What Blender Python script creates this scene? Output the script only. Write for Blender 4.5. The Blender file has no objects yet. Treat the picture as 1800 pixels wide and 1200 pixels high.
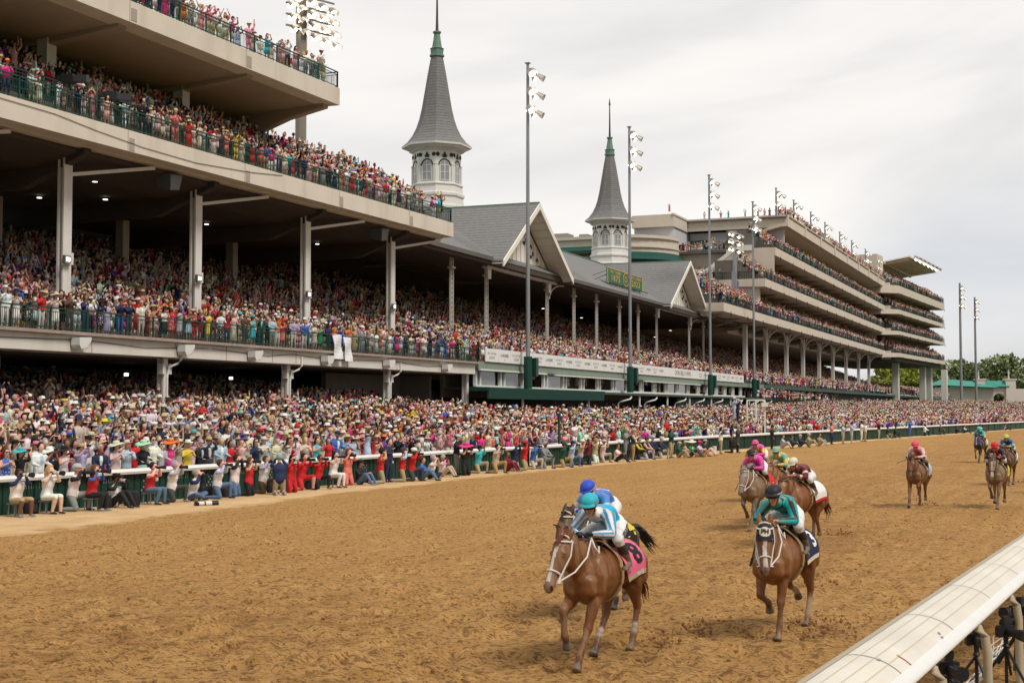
import bpy, bmesh, math, random
import numpy as np
from mathutils import Vector, Matrix

SC = bpy.context.scene
COL = SC.collection
R_ = math.radians
rng = np.random.default_rng(11)
random.seed(5)

# ------------------------------------------------------------------ camera
FPX, CAM_H, HZN, VPX = 2400.0, 3.1, 718.0, 1935.0          # photo pixels: focal, eye height (m), horizon, vanishing point of the stands
PITCH = math.atan((HZN - 600) / FPX)
YAW = math.atan((VPX - 900) / FPX * math.cos(PITCH))
CAM = np.array([0, 0, CAM_H])
FWD = np.array([math.cos(YAW) * math.cos(PITCH), math.sin(YAW) * math.cos(PITCH), math.sin(PITCH)])
RGT = np.array([math.sin(YAW), -math.cos(YAW), 0.0])
UPV = np.cross(RGT, FWD)
cd = bpy.data.cameras.new('camera')
cam = bpy.data.objects.new('camera', cd); COL.objects.link(cam)
cd.sensor_width = 36.0; cd.lens = 36.0 * FPX / 1800.0
cd.clip_start = 0.2; cd.clip_end = 5000
M4 = Matrix.Identity(4)
for i in range(3):
    M4[i][0], M4[i][1], M4[i][2] = RGT[i], UPV[i], -FWD[i]
M4.translation = Vector(CAM)
cam.matrix_world = M4
SC.camera = cam
SC.view_settings.view_transform = 'Standard'
SC.view_settings.look = 'None'
SC.view_settings.gamma = 1.0
SC.view_settings.exposure = 0.0
try:
    SC.cycles.max_bounces = 4; SC.cycles.diffuse_bounces = 2; SC.cycles.glossy_bounces = 2
    SC.cycles.transmission_bounces = 3; SC.cycles.transparent_max_bounces = 6
    SC.cycles.use_denoising = True
    SC.cycles.caustics_reflective = False; SC.cycles.caustics_refractive = False
except Exception:
    pass

# ------------------------------------------------------------------ sky and sun (bright overcast)
SUN_EL, SUN_AZ = R_(54), R_(-112)       # azimuth from +X: high on the infield side, a little up the track
W = bpy.data.worlds.new('World'); SC.world = W; W.use_nodes = True
nt = W.node_tree; nt.nodes.clear()
def wn(t, **k):
    n = nt.nodes.new(t)
    for a, b in k.items(): setattr(n, a, b)
    return n
wo = wn('ShaderNodeOutputWorld'); bg = wn('ShaderNodeBackground'); bg.inputs['Strength'].default_value = 0.1
sky = wn('ShaderNodeTexSky', sky_type='NISHITA'); sky.sun_disc = False
sky.sun_elevation = SUN_EL; sky.sun_rotation = R_(90) - SUN_AZ; sky.air_density = 1.0; sky.dust_density = 2.0
tc = wn('ShaderNodeTexCoord'); sp = wn('ShaderNodeSeparateXYZ'); nt.links.new(tc.outputs['Generated'], sp.inputs[0])
def wmath(op, a, b=None, clamp=False):
    n = wn('ShaderNodeMath', operation=op); n.use_clamp = clamp
    for i, v in enumerate((a, b)):
        if v is None: continue
        if isinstance(v, (int, float)): n.inputs[i].default_value = v
        else: nt.links.new(v, n.inputs[i])
    return n.outputs[0]
across = wmath('SUBTRACT', wmath('MULTIPLY', sp.outputs['X'], .396), wmath('MULTIPLY', sp.outputs['Y'], .918))
cmb = wn('ShaderNodeCombineXYZ'); nt.links.new(wmath('MULTIPLY', across, 1.9), cmb.inputs[0]); nt.links.new(wmath('MULTIPLY', wmath('SUBTRACT', sp.outputs['Z'], wmath('MULTIPLY', across, .22)), 7.2), cmb.inputs[1])
mp = wn('ShaderNodeMapping'); mp.inputs['Location'].default_value = (7.3, 5.4, 0)
nt.links.new(cmb.outputs[0], mp.inputs[0])
nz = wn('ShaderNodeTexNoise'); nz.inputs['Scale'].default_value = 1.25; nz.inputs['Detail'].default_value = 5; nz.inputs['Roughness'].default_value = 0.46; nz.inputs['Distortion'].default_value = 0.5
nt.links.new(mp.outputs[0], nz.inputs['Vector'])
cr = wn('ShaderNodeValToRGB')
e = cr.color_ramp.elements
e[0].position = 0.30; e[0].color = (.48, .487, .505, 1)
e[1].position = 0.70; e[1].color = (.86, .83, .79, 1)
x = e.new(0.42); x.color = (.655, .645, .64, 1)
x = e.new(0.54); x.color = (.775, .752, .725, 1)
nt.links.new(nz.outputs['Fac'], cr.inputs[0])
# a band of blue-grey cloud low over the far turn
nz2 = wn('ShaderNodeTexNoise'); nz2.inputs['Scale'].default_value = 2.2; nz2.inputs['Detail'].default_value = 4
mp2 = wn('ShaderNodeMapping'); mp2.inputs['Scale'].default_value = (1, 1, 5.5); nt.links.new(tc.outputs['Generated'], mp2.inputs[0]); nt.links.new(mp2.outputs[0], nz2.inputs['Vector'])
lowz = wmath('SUBTRACT', 1.0, wmath('DIVIDE', wmath('ABSOLUTE', wmath('SUBTRACT', sp.outputs['Z'], 0.105)), 0.075), True)
east = wmath('MULTIPLY', wmath('SUBTRACT', sp.outputs['X'], 0.974), 70.0, True)
bandf = wmath('MULTIPLY', wmath('MULTIPLY', lowz, east), wmath('MULTIPLY', nz2.outputs['Fac'], 1.15), True)
mxb = wn('ShaderNodeMix', data_type='RGBA'); nt.links.new(bandf, mxb.inputs[0]); nt.links.new(cr.outputs[0], mxb.inputs[6]); mxb.inputs[7].default_value = (.42, .475, .55, 1)
sc_ = wn('ShaderNodeVectorMath', operation='SCALE'); nt.links.new(mxb.outputs[2], sc_.inputs[0])
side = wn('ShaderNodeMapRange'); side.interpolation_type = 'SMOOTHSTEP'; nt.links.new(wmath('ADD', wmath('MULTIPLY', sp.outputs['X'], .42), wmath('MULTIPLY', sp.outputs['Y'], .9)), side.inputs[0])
side.inputs[1].default_value = -.75; side.inputs[2].default_value = .30; side.inputs[3].default_value = 5.8; side.inputs[4].default_value = 12.5   # unseen sky behind the camera, dimmed to deepen shade under the decks
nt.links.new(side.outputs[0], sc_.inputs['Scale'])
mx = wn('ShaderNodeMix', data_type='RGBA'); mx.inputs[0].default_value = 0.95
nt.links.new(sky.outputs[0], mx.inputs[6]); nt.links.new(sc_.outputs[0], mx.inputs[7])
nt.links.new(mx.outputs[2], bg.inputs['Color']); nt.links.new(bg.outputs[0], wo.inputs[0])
sl = bpy.data.lights.new('sun', 'SUN'); sl.energy = 2.7; sl.angle = R_(18); sl.color = (1, .95, .88)
so = bpy.data.objects.new('sun', sl); COL.objects.link(so)
sd = Vector((math.cos(SUN_EL) * math.cos(SUN_AZ), math.cos(SUN_EL) * math.sin(SUN_AZ), math.sin(SUN_EL)))
so.rotation_euler = sd.to_track_quat('Z', 'Y').to_euler(); so.location = (60, -60, 90)

# ------------------------------------------------------------------ helpers
def pray(px, py): return FWD + RGT * ((px - 900) / FPX) + UPV * ((600 - py) / FPX)
def on_z(px, py, z=0.0):
    d = pray(px, py); return CAM + d * ((z - CAM_H) / d[2])
def on_depth(px, py, dep): return CAM + pray(px, py) * dep
def px_of(P):
    v = np.asarray(P, float) - CAM; z = v @ FWD
    return 900 + FPX * (v @ RGT) / z, 600 - FPX * (v @ UPV) / z, z
class Frame:
    """A building's own axes: s along the stand, t away from the track, z up."""
    def __init__(s, o, deg):
        a = R_(deg); s.o = np.array([o[0], o[1], 0.0]); s.u = np.array([math.cos(a), math.sin(a), 0]); s.n = np.array([-math.sin(a), math.cos(a), 0]); s.ang = a
    def w(s, a, t, z): return s.o + s.u * a + s.n * t + np.array([0, 0, z])
    def at(s, px, py, t):
        d = pray(px, py); P = CAM + d * (((s.o - CAM) @ s.n + t) / (d @ s.n)); return float((P - s.o) @ s.u), float(P[2])
LF = Frame((0, 0), 0); MF = Frame((94.5, 43.5), 1.7); RF = Frame((190, 47), 0.8)

MATS = {}
def mat(name, col, rough=.85, var=0.0, vscale=4.0, bump=0.0, bscale=30.0, metal=0.0, spec=.3, streak=None, emit=None, coord='P', attr=None, oattr=None, alpha=None, floral=False):
    if name in MATS: return MATS[name]
    m = bpy.data.materials.new(name); m.use_nodes = True; MATS[name] = m
    t = m.node_tree; b = t.nodes['Principled BSDF']
    b.inputs['Roughness'].default_value = rough; b.inputs['Metallic'].default_value = metal
    b.inputs['Specular IOR Level'].default_value = spec
    N = t.nodes.new; L = t.links.new
    if coord == 'P': g = N('ShaderNodeNewGeometry'); vec = g.outputs['Position']
    else: g = N('ShaderNodeTexCoord'); vec = g.outputs['Object']
    if attr or oattr:
        a = N('ShaderNodeAttribute'); a.attribute_name = attr or oattr
        if oattr: a.attribute_type = 'OBJECT'
        src = a.outputs['Color']
    else:
        rgb = N('ShaderNodeRGB'); rgb.outputs[0].default_value = (*col, 1); src = rgb.outputs[0]
    if var:
        n = N('ShaderNodeTexNoise'); n.inputs['Scale'].default_value = vscale; n.inputs['Detail'].default_value = 5; n.inputs['Roughness'].default_value = .6
        L(vec, n.inputs['Vector'])
        mr = N('ShaderNodeMapRange'); mr.inputs[1].default_value = .25; mr.inputs[2].default_value = .75; mr.inputs[3].default_value = 1 - var; mr.inputs[4].default_value = 1 + var
        L(n.outputs['Fac'], mr.inputs[0])
        v = N('ShaderNodeVectorMath'); v.operation = 'SCALE'; L(src, v.inputs[0]); L(mr.outputs[0], v.inputs['Scale']); src = v.outputs[0]
    if streak:                                     # rain stains: noise drawn out vertically
        mpn = N('ShaderNodeMapping'); mpn.inputs['Scale'].default_value = (streak[0], streak[0], streak[1]); L(vec, mpn.inputs[0])
        n = N('ShaderNodeTexNoise'); n.inputs['Scale'].default_value = 1; n.inputs['Detail'].default_value = 4; L(mpn.outputs[0], n.inputs['Vector'])
        mr = N('ShaderNodeMapRange'); mr.inputs[1].default_value = .5; mr.inputs[2].default_value = .78; mr.inputs[3].default_value = 0; mr.inputs[4].default_value = streak[2]; L(n.outputs['Fac'], mr.inputs[0])
        x = N('ShaderNodeMix'); x.data_type = 'RGBA'; L(mr.outputs[0], x.inputs[0]); L(src, x.inputs[6]); x.inputs[7].default_value = (*streak[3], 1); src = x.outputs[2]
    if floral:                                     # printed flowers on some of the dresses and shirts
        oi = N('ShaderNodeObjectInfo'); gt = N('ShaderNodeMath'); gt.operation = 'GREATER_THAN'; L(oi.outputs['Random'], gt.inputs[0]); gt.inputs[1].default_value = .66
        vo = N('ShaderNodeTexVoronoi'); vo.inputs['Scale'].default_value = 13; L(vec, vo.inputs['Vector']); lt = N('ShaderNodeMath'); lt.operation = 'LESS_THAN'; L(vo.outputs['Distance'], lt.inputs[0]); lt.inputs[1].default_value = .36
        mu = N('ShaderNodeMath'); mu.operation = 'MULTIPLY'; L(gt.outputs[0], mu.inputs[0]); L(lt.outputs[0], mu.inputs[1])
        hs = N('ShaderNodeMix'); hs.data_type = 'RGBA'; L(oi.outputs['Random'], hs.inputs[0]); hs.inputs[6].default_value = (.05, .08, .16, 1); hs.inputs[7].default_value = (.80, .62, .60, 1)
        x = N('ShaderNodeMix'); x.data_type = 'RGBA'; L(mu.outputs[0], x.inputs[0]); L(src, x.inputs[6]); L(hs.outputs[2], x.inputs[7]); src = x.outputs[2]
    L(src, b.inputs['Base Color'])
    if bump:
        n = N('ShaderNodeTexNoise'); n.inputs['Scale'].default_value = bscale; n.inputs['Detail'].default_value = 4; L(vec, n.inputs['Vector'])
        bp = N('ShaderNodeBump'); bp.inputs['Strength'].default_value = bump; bp.inputs['Distance'].default_value = .02; L(n.outputs['Fac'], bp.inputs['Height']); L(bp.outputs[0], b.inputs['Normal'])
    if emit:
        b.inputs['Emission Color'].default_value = (*emit[0], 1); b.inputs['Emission Strength'].default_value = emit[1]
    if alpha is not None: b.inputs['Alpha'].default_value = alpha
    return m

class MB:
    """Collects vertices and faces (optionally through a Frame) and links them as ONE mesh object."""
    def __init__(s, frame=None): s.v = []; s.f = []; s.fr = frame; s.mi = []; s.cur = 0; s.marks = []
    def mark(s): s.marks.append((len(s.v), len(s.f)))     # start of a separate piece
    def p(s, a):
        s.v.append(tuple(s.fr.w(*a)) if s.fr else tuple(float(q) for q in a)); return len(s.v) - 1
    def face(s, idx): s.f.append(tuple(idx)); s.mi.append(s.cur)
    def poly(s, pts): s.face([s.p(q) for q in pts])
    def hexa(s, b, t):                              # bottom ring, top ring (same count)
        i = [s.p(q) for q in b]; j = [s.p(q) for q in t]; n = len(i)
        s.face(i[::-1]); s.face(j)
        for k in range(n): s.face((i[k], i[(k + 1) % n], j[(k + 1) % n], j[k]))
    def box(s, a, b):
        (x0, y0, z0), (x1, y1, z1) = a, b
        s.hexa([(x0, y0, z0), (x1, y0, z0), (x1, y1, z0), (x0, y1, z0)], [(x0, y0, z1), (x1, y0, z1), (x1, y1, z1), (x0, y1, z1)])
    def ext(s, prof, s0, s1):                       # a (t, z) profile extruded along s
        s.hexa([(s0, t, z) for t, z in prof], [(s1, t, z) for t, z in prof])
    def extt(s, prof, t0, t1):                      # an (s, z) profile extruded along t
        s.hexa([(a, t0, z) for a, z in prof], [(a, t1, z) for a, z in prof])
    def rings(s, rings, cap=True, closed=True):
        ids = [[s.p(q) for q in r] for r in rings]; n = len(ids[0])
        for a, b in zip(ids, ids[1:]):
            for k in range(n if closed else n - 1): s.face((a[k], a[(k + 1) % n], b[(k + 1) % n], b[k]))
        if cap and closed: s.face(ids[0][::-1]); s.face(ids[-1])
    def lathe(s, c, prof, n=12, rot=0.0, cap=True):
        s.rings([[(c[0] + r * math.cos(rot + 2 * math.pi * k / n), c[1] + r * math.sin(rot + 2 * math.pi * k / n), c[2] + z) for k in range(n)] for r, z in prof], cap)
    def tube(s, pts, r, n=6, cap=True):
        P = [np.array(q, float) for q in pts]; rr = r if hasattr(r, '__len__') else [r] * len(P); out = []
        for i, q in enumerate(P):
            d = P[min(i + 1, len(P) - 1)] - P[max(i - 1, 0)]; d /= max(np.linalg.norm(d), 1e-9)
            h = np.array([0, 0, 1.0]) if abs(d[2]) < .9 else np.array([1.0, 0, 0])
            a = np.cross(d, h); a /= np.linalg.norm(a); b = np.cross(d, a)
            out.append([tuple(q + rr[i] * (a * math.cos(2 * math.pi * k / n) + b * math.sin(2 * math.pi * k / n))) for k in range(n)])
        s.rings(out, cap)
    def bar(s, p, q, w, h):                         # rectangular bar p -> q
        P, Q = np.array(p, float), np.array(q, float); d = Q - P; d /= np.linalg.norm(d)
        hh = np.array([0, 0, 1.0]) if abs(d[2]) < .95 else np.array([1.0, 0, 0])
        a = np.cross(d, hh); a /= np.linalg.norm(a); b = np.cross(a, d)
        ring = lambda c: [tuple(c + a * (w / 2 * i) + b * (h / 2 * j)) for i, j in ((-1, -1), (1, -1), (1, 1), (-1, 1))]
        s.hexa(ring(P), ring(Q))
    def each(s, name, m, parent=None, smooth=False, loc=None):
        """every marked piece becomes a part of its own"""
        out = []; M = s.marks + [(len(s.v), len(s.f))]
        for (a, fa), (c, fc) in zip(M, M[1:]):
            q = MB(); q.v = s.v[a:c]; q.f = [tuple(i - a for i in f) for f in s.f[fa:fc]]; q.mi = s.mi[fa:fc]; out.append(q.build(name, m, parent, smooth, loc))
        return out
    def build(s, name, m, parent=None, smooth=False, loc=None):
        me = bpy.data.meshes.new(name)
        V = np.array(s.v, float).reshape(-1, 3)
        if loc is not None: V = V - np.array(loc)
        elif parent is not None: V = V - np.array(pworld(parent))
        me.from_pydata(V.tolist(), [], s.f); me.update()
        for q in (m if isinstance(m, (list, tuple)) else [m]): me.materials.append(q)
        if isinstance(m, (list, tuple)) and len(m) > 1: me.polygons.foreach_set('material_index', s.mi)
        b = bmesh.new(); b.from_mesh(me); bmesh.ops.recalc_face_normals(b, faces=b.faces); b.to_mesh(me); b.free()
        if smooth:
            me.polygons.foreach_set('use_smooth', [True] * len(me.polygons))
            try: me.set_sharp_from_angle(angle=R_(40))
            except Exception: pass
        o = bpy.data.objects.new(name, me); COL.objects.link(o)
        if parent is not None: o.parent = parent
        elif loc is not None: o.location = loc
        return o
def pworld(o):
    p = Vector((0, 0, 0))
    while o is not None: p = p + Vector(o.location); o = o.parent
    return p
def tag(o, label=None, cat=None, group=None, kind=None):
    if label: o['label'] = label
    if cat: o['category'] = cat
    if group: o['group'] = group
    if kind: o['kind'] = kind
    return o
def thing(name, loc=(0, 0, 0), label=None, cat=None, group=None, rz=0.0):
    o = bpy.data.objects.new(name, None); COL.objects.link(o); o.location = loc; o.rotation_euler = (0, 0, rz); o.empty_display_size = .3
    return tag(o, label, cat, group)
def copy_tree(o, parent=None):
    c = o.copy(); COL.objects.link(c)
    if parent is not None: c.parent = parent
    for ch in list(o.children): copy_tree(ch, c)
    return c
def vnoise(x, y, seed=0):
    """smooth 2-D lattice noise in 0..1"""
    r = np.random.default_rng(seed); T = r.random((256, 256))
    xi = np.floor(x).astype(int); yi = np.floor(y).astype(int); fx = x - xi; fy = y - yi
    fx = fx * fx * (3 - 2 * fx); fy = fy * fy * (3 - 2 * fy)
    g = lambda a, b: T[a % 256, b % 256]
    return (g(xi, yi) * (1 - fx) + g(xi + 1, yi) * fx) * (1 - fy) + (g(xi, yi + 1) * (1 - fx) + g(xi + 1, yi + 1) * fx) * fy
def text_mesh(txt, size, name, m, parent=None, res=2, bold=0.0, spacing=1.0):
    """writing as a flat mesh in the XY plane, centred"""
    cu = bpy.data.curves.new(name, 'FONT'); cu.body = txt; cu.size = size; cu.align_x = 'CENTER'; cu.align_y = 'CENTER'; cu.resolution_u = res; cu.offset = bold; cu.space_character = spacing
    o = bpy.data.objects.new(name, cu); COL.objects.link(o)
    dg = bpy.context.evaluated_depsgraph_get(); me = bpy.data.meshes.new_from_object(o.evaluated_get(dg))
    bpy.data.objects.remove(o); bpy.data.curves.remove(cu)
    me.materials.clear(); me.materials.append(m)
    o = bpy.data.objects.new(name, me); COL.objects.link(o)
    if parent is not None: o.parent = parent
    return o

# ------------------------------------------------------------------ materials
concrete = mat('concrete_fascia', (.70, .635, .54), .85, .06, .6, .15, 25, streak=(1.1, .16, .35, (.42, .35, .27)))
concrete2 = mat('painted_steel_beam', (.72, .68, .61), .6, .05, .8, .05, 20, streak=(.9, .25, .35, (.50, .42, .33)))
beige = mat('beige_wall', (.64, .565, .47), .85, .05, .5, .1, 20, streak=(.5, .1, .2, (.42, .36, .29)))
white = mat('white_paint', (.74, .72, .68), .5, .04, 1.5, streak=(2, .3, .25, (.60, .56, .50)))
colpaint = mat('column_paint', (.72, .69, .64), .55, .05, 1.5, streak=(3, .2, .25, (.45, .41, .36)))
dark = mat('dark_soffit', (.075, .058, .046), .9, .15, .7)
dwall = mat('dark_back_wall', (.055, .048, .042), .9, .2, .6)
tierm = mat('grey_concrete_tier', (.16, .145, .13), .9, .15, .8)
green = mat('green_paint', (.010, .058, .042), .45, .1, 3)
awnm = mat('green_awning', (.008, .062, .046), .7, .1, 2)
teal = mat('teal_roof', (.035, .25, .19), .6, .1, .3)
slate = mat('slate_roof', (.17, .165, .16), .85, .16, .9)
glass_d = mat('dark_window_glass', (.02, .022, .025), .08, spec=.6)
steel = mat('galvanised_pole', (.33, .345, .355), .45, .08, .8, metal=.5)
blackp = mat('black_plastic', (.018, .018, .02), .45)
copper = mat('green_copper', (.155, .255, .20), .7, .15, 3)
lamp_on = mat('lit_lamp', (1, .9, .8), .3, emit=((1, .90, .76), 6.0))
lamp_soft = mat('small_lit_lamp', (1, 1, 1), .3, emit=((1, .95, .85), 2.6))
hood = mat('lamp_hood', (.36, .33, .30), .4, metal=.6)
# ================================================================== SETTING
FENCE = np.array([(0, 31.2), (20, 30.0), (30.5, 29.4), (57, 28.4), (97, 26.2), (130, 22.8), (157, 19.6), (190, 15.6), (227, 11.0), (265, 3.8), (300, -6), (340, -22)], float)
def fenceY(x): return np.interp(x, FENCE[:, 0], FENCE[:, 1])
SANDW = np.array([(0, 5.6), (25, 5.2), (33, 4.3), (44, 3.2), (60, 2.5), (85, 2.3), (133, 1.6), (200, 1.4), (400, 1.2)], float)
def apr(x, y):
    x = np.asarray(x, float); d = np.asarray(y, float) - fenceY(x)
    return .22 + np.interp(x, [80, 98, 130, 200, 300], [.118, .072, .055, .055, .07]) * np.maximum(d - .4, 0)

def ground_sheet():
    b = MB(); b.poly([(-900, -1600, -.09), (2600, -1600, -.09), (2600, 1600, -.09), (-900, 1600, -.09)])
    m = mat('grass_ground', (.06, .085, .03), .95, .25, .05)
    tag(b.build('ground', m), kind='structure')
ground_sheet()

def dirt_mat():
    m = bpy.data.materials.new('track_dirt'); m.use_nodes = True; t = m.node_tree; b = t.nodes['Principled BSDF']; N = t.nodes.new; L = t.links.new
    b.inputs['Roughness'].default_value = .95; b.inputs['Specular IOR Level'].default_value = .12
    g = N('ShaderNodeNewGeometry'); sa = N('ShaderNodeAttribute'); sa.attribute_name = 'sand'; ch = N('ShaderNodeAttribute'); ch.attribute_name = 'churn'
    def noise(sc, det, rough=.6, stretch=None):
        n = N('ShaderNodeTexNoise'); n.inputs['Scale'].default_value = sc; n.inputs['Detail'].default_value = det; n.inputs['Roughness'].default_value = rough
        if stretch:
            mp = N('ShaderNodeMapping'); mp.inputs['Scale'].default_value = stretch; L(g.outputs['Position'], mp.inputs[0]); L(mp.outputs[0], n.inputs['Vector'])
        else: L(g.outputs['Position'], n.inputs['Vector'])
        return n.outputs['Fac']
    def ramp(f, *st):
        r = N('ShaderNodeValToRGB'); e = r.color_ramp.elements
        while len(e) < len(st): e.new(.5)
        for q, (p, c) in zip(e, st): q.position = p; q.color = (*c, 1)
        L(f, r.inputs[0]); return r.outputs[0]
    def mix(f, a, c, mode='MIX'):
        x = N('ShaderNodeMix'); x.data_type = 'RGBA'; x.blend_type = mode
        if isinstance(f, float): x.inputs[0].default_value = f
        else: L(f, x.inputs[0])
        for i, q in ((6, a), (7, c)):
            if isinstance(q, tuple): x.inputs[i].default_value = (*q, 1)
            else: L(q, x.inputs[i])
        return x.outputs[2]
    base = ramp(noise(.22, 4), (.3, (.49, .270, .090)), (.7, (.56, .322, .116)))
    # damp, freshly turned crumbs: small and irregular, with a size of their own
    cl = ramp(noise(1, 2.4, .62, (7.5, 5.5, 7)), (.395, (1, 1, 1)), (.455, (0, 0, 0)))
    cl2 = ramp(noise(1, 2.2, .6, (24, 14, 18)), (.40, (1, 1, 1)), (.455, (0, 0, 0)))
    c1 = mix(cl, base, (.15, .075, .028)); cc = mix(.60, base, c1)
    c2 = mix(cl2, cc, (.12, .058, .022)); cc = mix(.72, cc, c2)
    li = ramp(noise(1, 3, .6, (12, 8, 10)), (.58, (0, 0, 0)), (.66, (1, 1, 1)))
    cc = mix(.55, cc, mix(li, cc, (.70, .45, .21)))
    harrow = ramp(noise(1, 3, .55, (.10, 2.6, 1)), (.38, (.86, .84, .82)), (.62, (1.0, 1.0, 1.0))); cc = mix(.8, cc, mix(1.0, cc, harrow, 'MULTIPLY'))
    turned = ramp(noise(1.6, 5, .6), (.35, (.62, .56, .52)), (.62, (1, 1, 1)))
    cm = mix(1.0, cc, turned, 'MULTIPLY'); cc = mix(ch.outputs['Fac'], cc, cm)
    sand = ramp(noise(.9, 6, .6), (.3, (.60, .385, .19)), (.7, (.80, .56, .31)))
    sand = mix(.35, sand, mix(ramp(noise(30, 5, .7), (.38, (1, 1, 1)), (.5, (0, 0, 0))), sand, (.42, .24, .10)))
    col = mix(sa.outputs['Fac'], cc, sand)
    L(col, b.inputs['Base Color'])
    h = N('ShaderNodeMath'); h.operation = 'ADD'; n1 = noise(9, 6, .7); n2 = noise(34, 4, .65); L(n1, h.inputs[0])
    h2 = N('ShaderNodeMath'); h2.operation = 'MULTIPLY'; L(n2, h2.inputs[0]); h2.inputs[1].default_value = .45; L(h2.outputs[0], h.inputs[1])
    bp = N('ShaderNodeBump'); bp.inputs['Strength'].default_value = .95; bp.inputs['Distance'].default_value = .07; L(h.outputs[0], bp.inputs['Height']); L(bp.outputs[0], b.inputs['Normal'])
    return m
DIRT = dirt_mat()

def grid_mesh(name, X, Y, Z, m, attrs=None):
    nx, ny = X.shape; me = bpy.data.meshes.new(name)
    V = np.stack([X, Y, Z], -1).reshape(-1, 3)
    i = np.arange(nx * ny).reshape(nx, ny)
    F = np.stack([i[:-1, :-1], i[1:, :-1], i[1:, 1:], i[:-1, 1:]], -1).reshape(-1, 4)
    me.vertices.add(len(V)); me.vertices.foreach_set('co', V.astype(np.float32).ravel())
    me.loops.add(F.size); me.loops.foreach_set('vertex_index', F.astype(np.int32).ravel())
    me.polygons.add(len(F)); me.polygons.foreach_set('loop_start', np.arange(0, F.size, 4, dtype=np.int32))
    try: me.polygons.foreach_set('loop_total', np.full(len(F), 4, np.int32))
    except Exception: pass
    me.polygons.foreach_set('use_smooth', np.ones(len(F), bool))
    for k, a in (attrs or {}).items():
        at = me.attributes.new(k, 'FLOAT', 'POINT'); at.data.foreach_set('value', a.astype(np.float32).ravel())
    me.update(calc_edges=True); me.validate(); me.materials.append(m)
    o = bpy.data.objects.new(name, me); COL.objects.link(o); return o

PRINTS = []      # hoof prints (x, y, heading)
def track():
    xs = [5.0]
    while xs[-1] < 345: xs.append(xs[-1] + max(.065, .065 * (xs[-1] / 15) ** 1.35))
    xs = np.array(xs); v = np.linspace(0, 1, 400)
    X = np.repeat(xs[:, None], len(v), 1); Y0 = -8.0 - np.maximum(xs - 120, 0) * .35
    Y = Y0[:, None] + (fenceY(xs)[:, None] - .02 - Y0[:, None]) * v[None]
    fade = np.clip(1.25 - X / 90, .25, 1)
    Z = (vnoise(X * 1.1, Y * 1.1, 1) - .5) * .022 + (vnoise(X * 4, Y * 6, 2) - .5) * .018 * fade + (vnoise(X * 10, Y * 14, 3) - .5) * .020 * (X < 40)
    edge = fenceY(X) - Y; sw = np.interp(X, SANDW[:, 0], SANDW[:, 1])
    n = (vnoise(X * .9, Y * 1.6, 6) - .5) * 1.0 + (vnoise(X * 3, Y * 5, 7) - .5) * .7
    sand = np.clip((sw + n * .8 - edge) / .55 + .5, 0, 1)
    Z = Z * (1 - .75 * sand) + sand * .012
    # churned lane where the field has run, and the hoof prints in it
    lane = np.clip(1 - np.abs(Y - (6.2 + .03 * X)) / 7.5, 0, 1)
    near = np.clip((27 - X) / 12, 0, 1) * np.clip((24 - Y) / 10, 0, 1)
    churn = np.clip(np.maximum(lane * .9, near), 0, 1) * (1 - sand) * np.clip(.35 + vnoise(X * .35, Y * .5, 9), 0, 1)
    r = np.random.default_rng(4)
    for k in range(2600):
        x = 8 + 60 * r.random() ** 1.7; y = 6 + .03 * x + r.normal() * 5.2 if r.random() < .6 else -1 + 22 * r.random()
        if not (-3 < y < fenceY(x) - 5.5) or x > 26 and r.random() < .55: continue
        a, b_ = (.17 + .12 * r.random()), (.09 + .06 * r.random()); dep = .022 + .04 * r.random(); th = math.pi + r.normal() * .35
        i0, i1 = np.searchsorted(xs, (x - .6, x + .6))
        if i1 - i0 < 3: continue
        sub = slice(i0, i1); yy = Y[sub]; xx = X[sub]
        u = ((xx - x) * math.cos(th) + (yy - y) * math.sin(th)) / a; w = (-(xx - x) * math.sin(th) + (yy - y) * math.cos(th)) / b_
        q = u * u + w * w
        Z[sub] += -dep * np.exp(-q * 1.1) + dep * .75 * np.exp(-((np.sqrt(q) - 1.7) ** 2) * 2.5) * (u < .3)
    return tag(grid_mesh('dirt_track', X, Y, Z, DIRT, dict(sand=sand, churn=churn)), kind='structure')
TRACK = track()

def clods():
    """loose lumps of turned dirt lying on the track: nobody could count them"""
    r = np.random.default_rng(8); V = []; F = []
    ico = bmesh.new(); bmesh.ops.create_icosphere(ico, subdivisions=1, radius=1); iv = np.array([v.co[:] for v in ico.verts]); iff = np.array([[q.index for q in f.verts] for f in ico.faces]); ico.free()
    n = 0; P = []
    while len(P) < 5200:
        x = 9 + 42 * r.random() ** 1.9; y = -1 + 25 * r.random()
        if y < fenceY(x) - 5: P.append((x, y))
    for (hx, hy) in [(16.9, 5.5), (17.9, 5.2), (18.3, 3.6), (19.0, 3.7), (23.5, 4.6), (33.6, 5.9), (44.9, 5.2), (60.5, 3.2)]:
        for k in range(150): P.append((hx + .35 + abs(r.normal()) * .45, hy + r.normal() * .25, abs(r.normal()) * .10 * (r.random() < .45)))
    for q_ in P:
        x, y = q_[:2]; s = .008 + .024 * r.random() ** 3
        if x < 26 and r.random() < .12: s *= 1.5
        q = iv * (s * (.7 + .6 * r.random(3))) * (1 + .3 * (r.random((len(iv), 1)) - .5)) + np.array([x, y, s * .2 + (q_[2] if len(q_) > 2 else 0)])
        V.append(q); F.append(iff + n); n += len(iv)
    me = bpy.data.meshes.new('dirt_clods'); me.from_pydata(np.concatenate(V).tolist(), [], np.concatenate(F).tolist()); me.update()
    me.materials.append(mat('damp_clod', (.27, .135, .052), .95, .3, 6))
    o = bpy.data.objects.new('dirt_clods', me); COL.objects.link(o); tag(o, kind='stuff')
clods()

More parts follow.
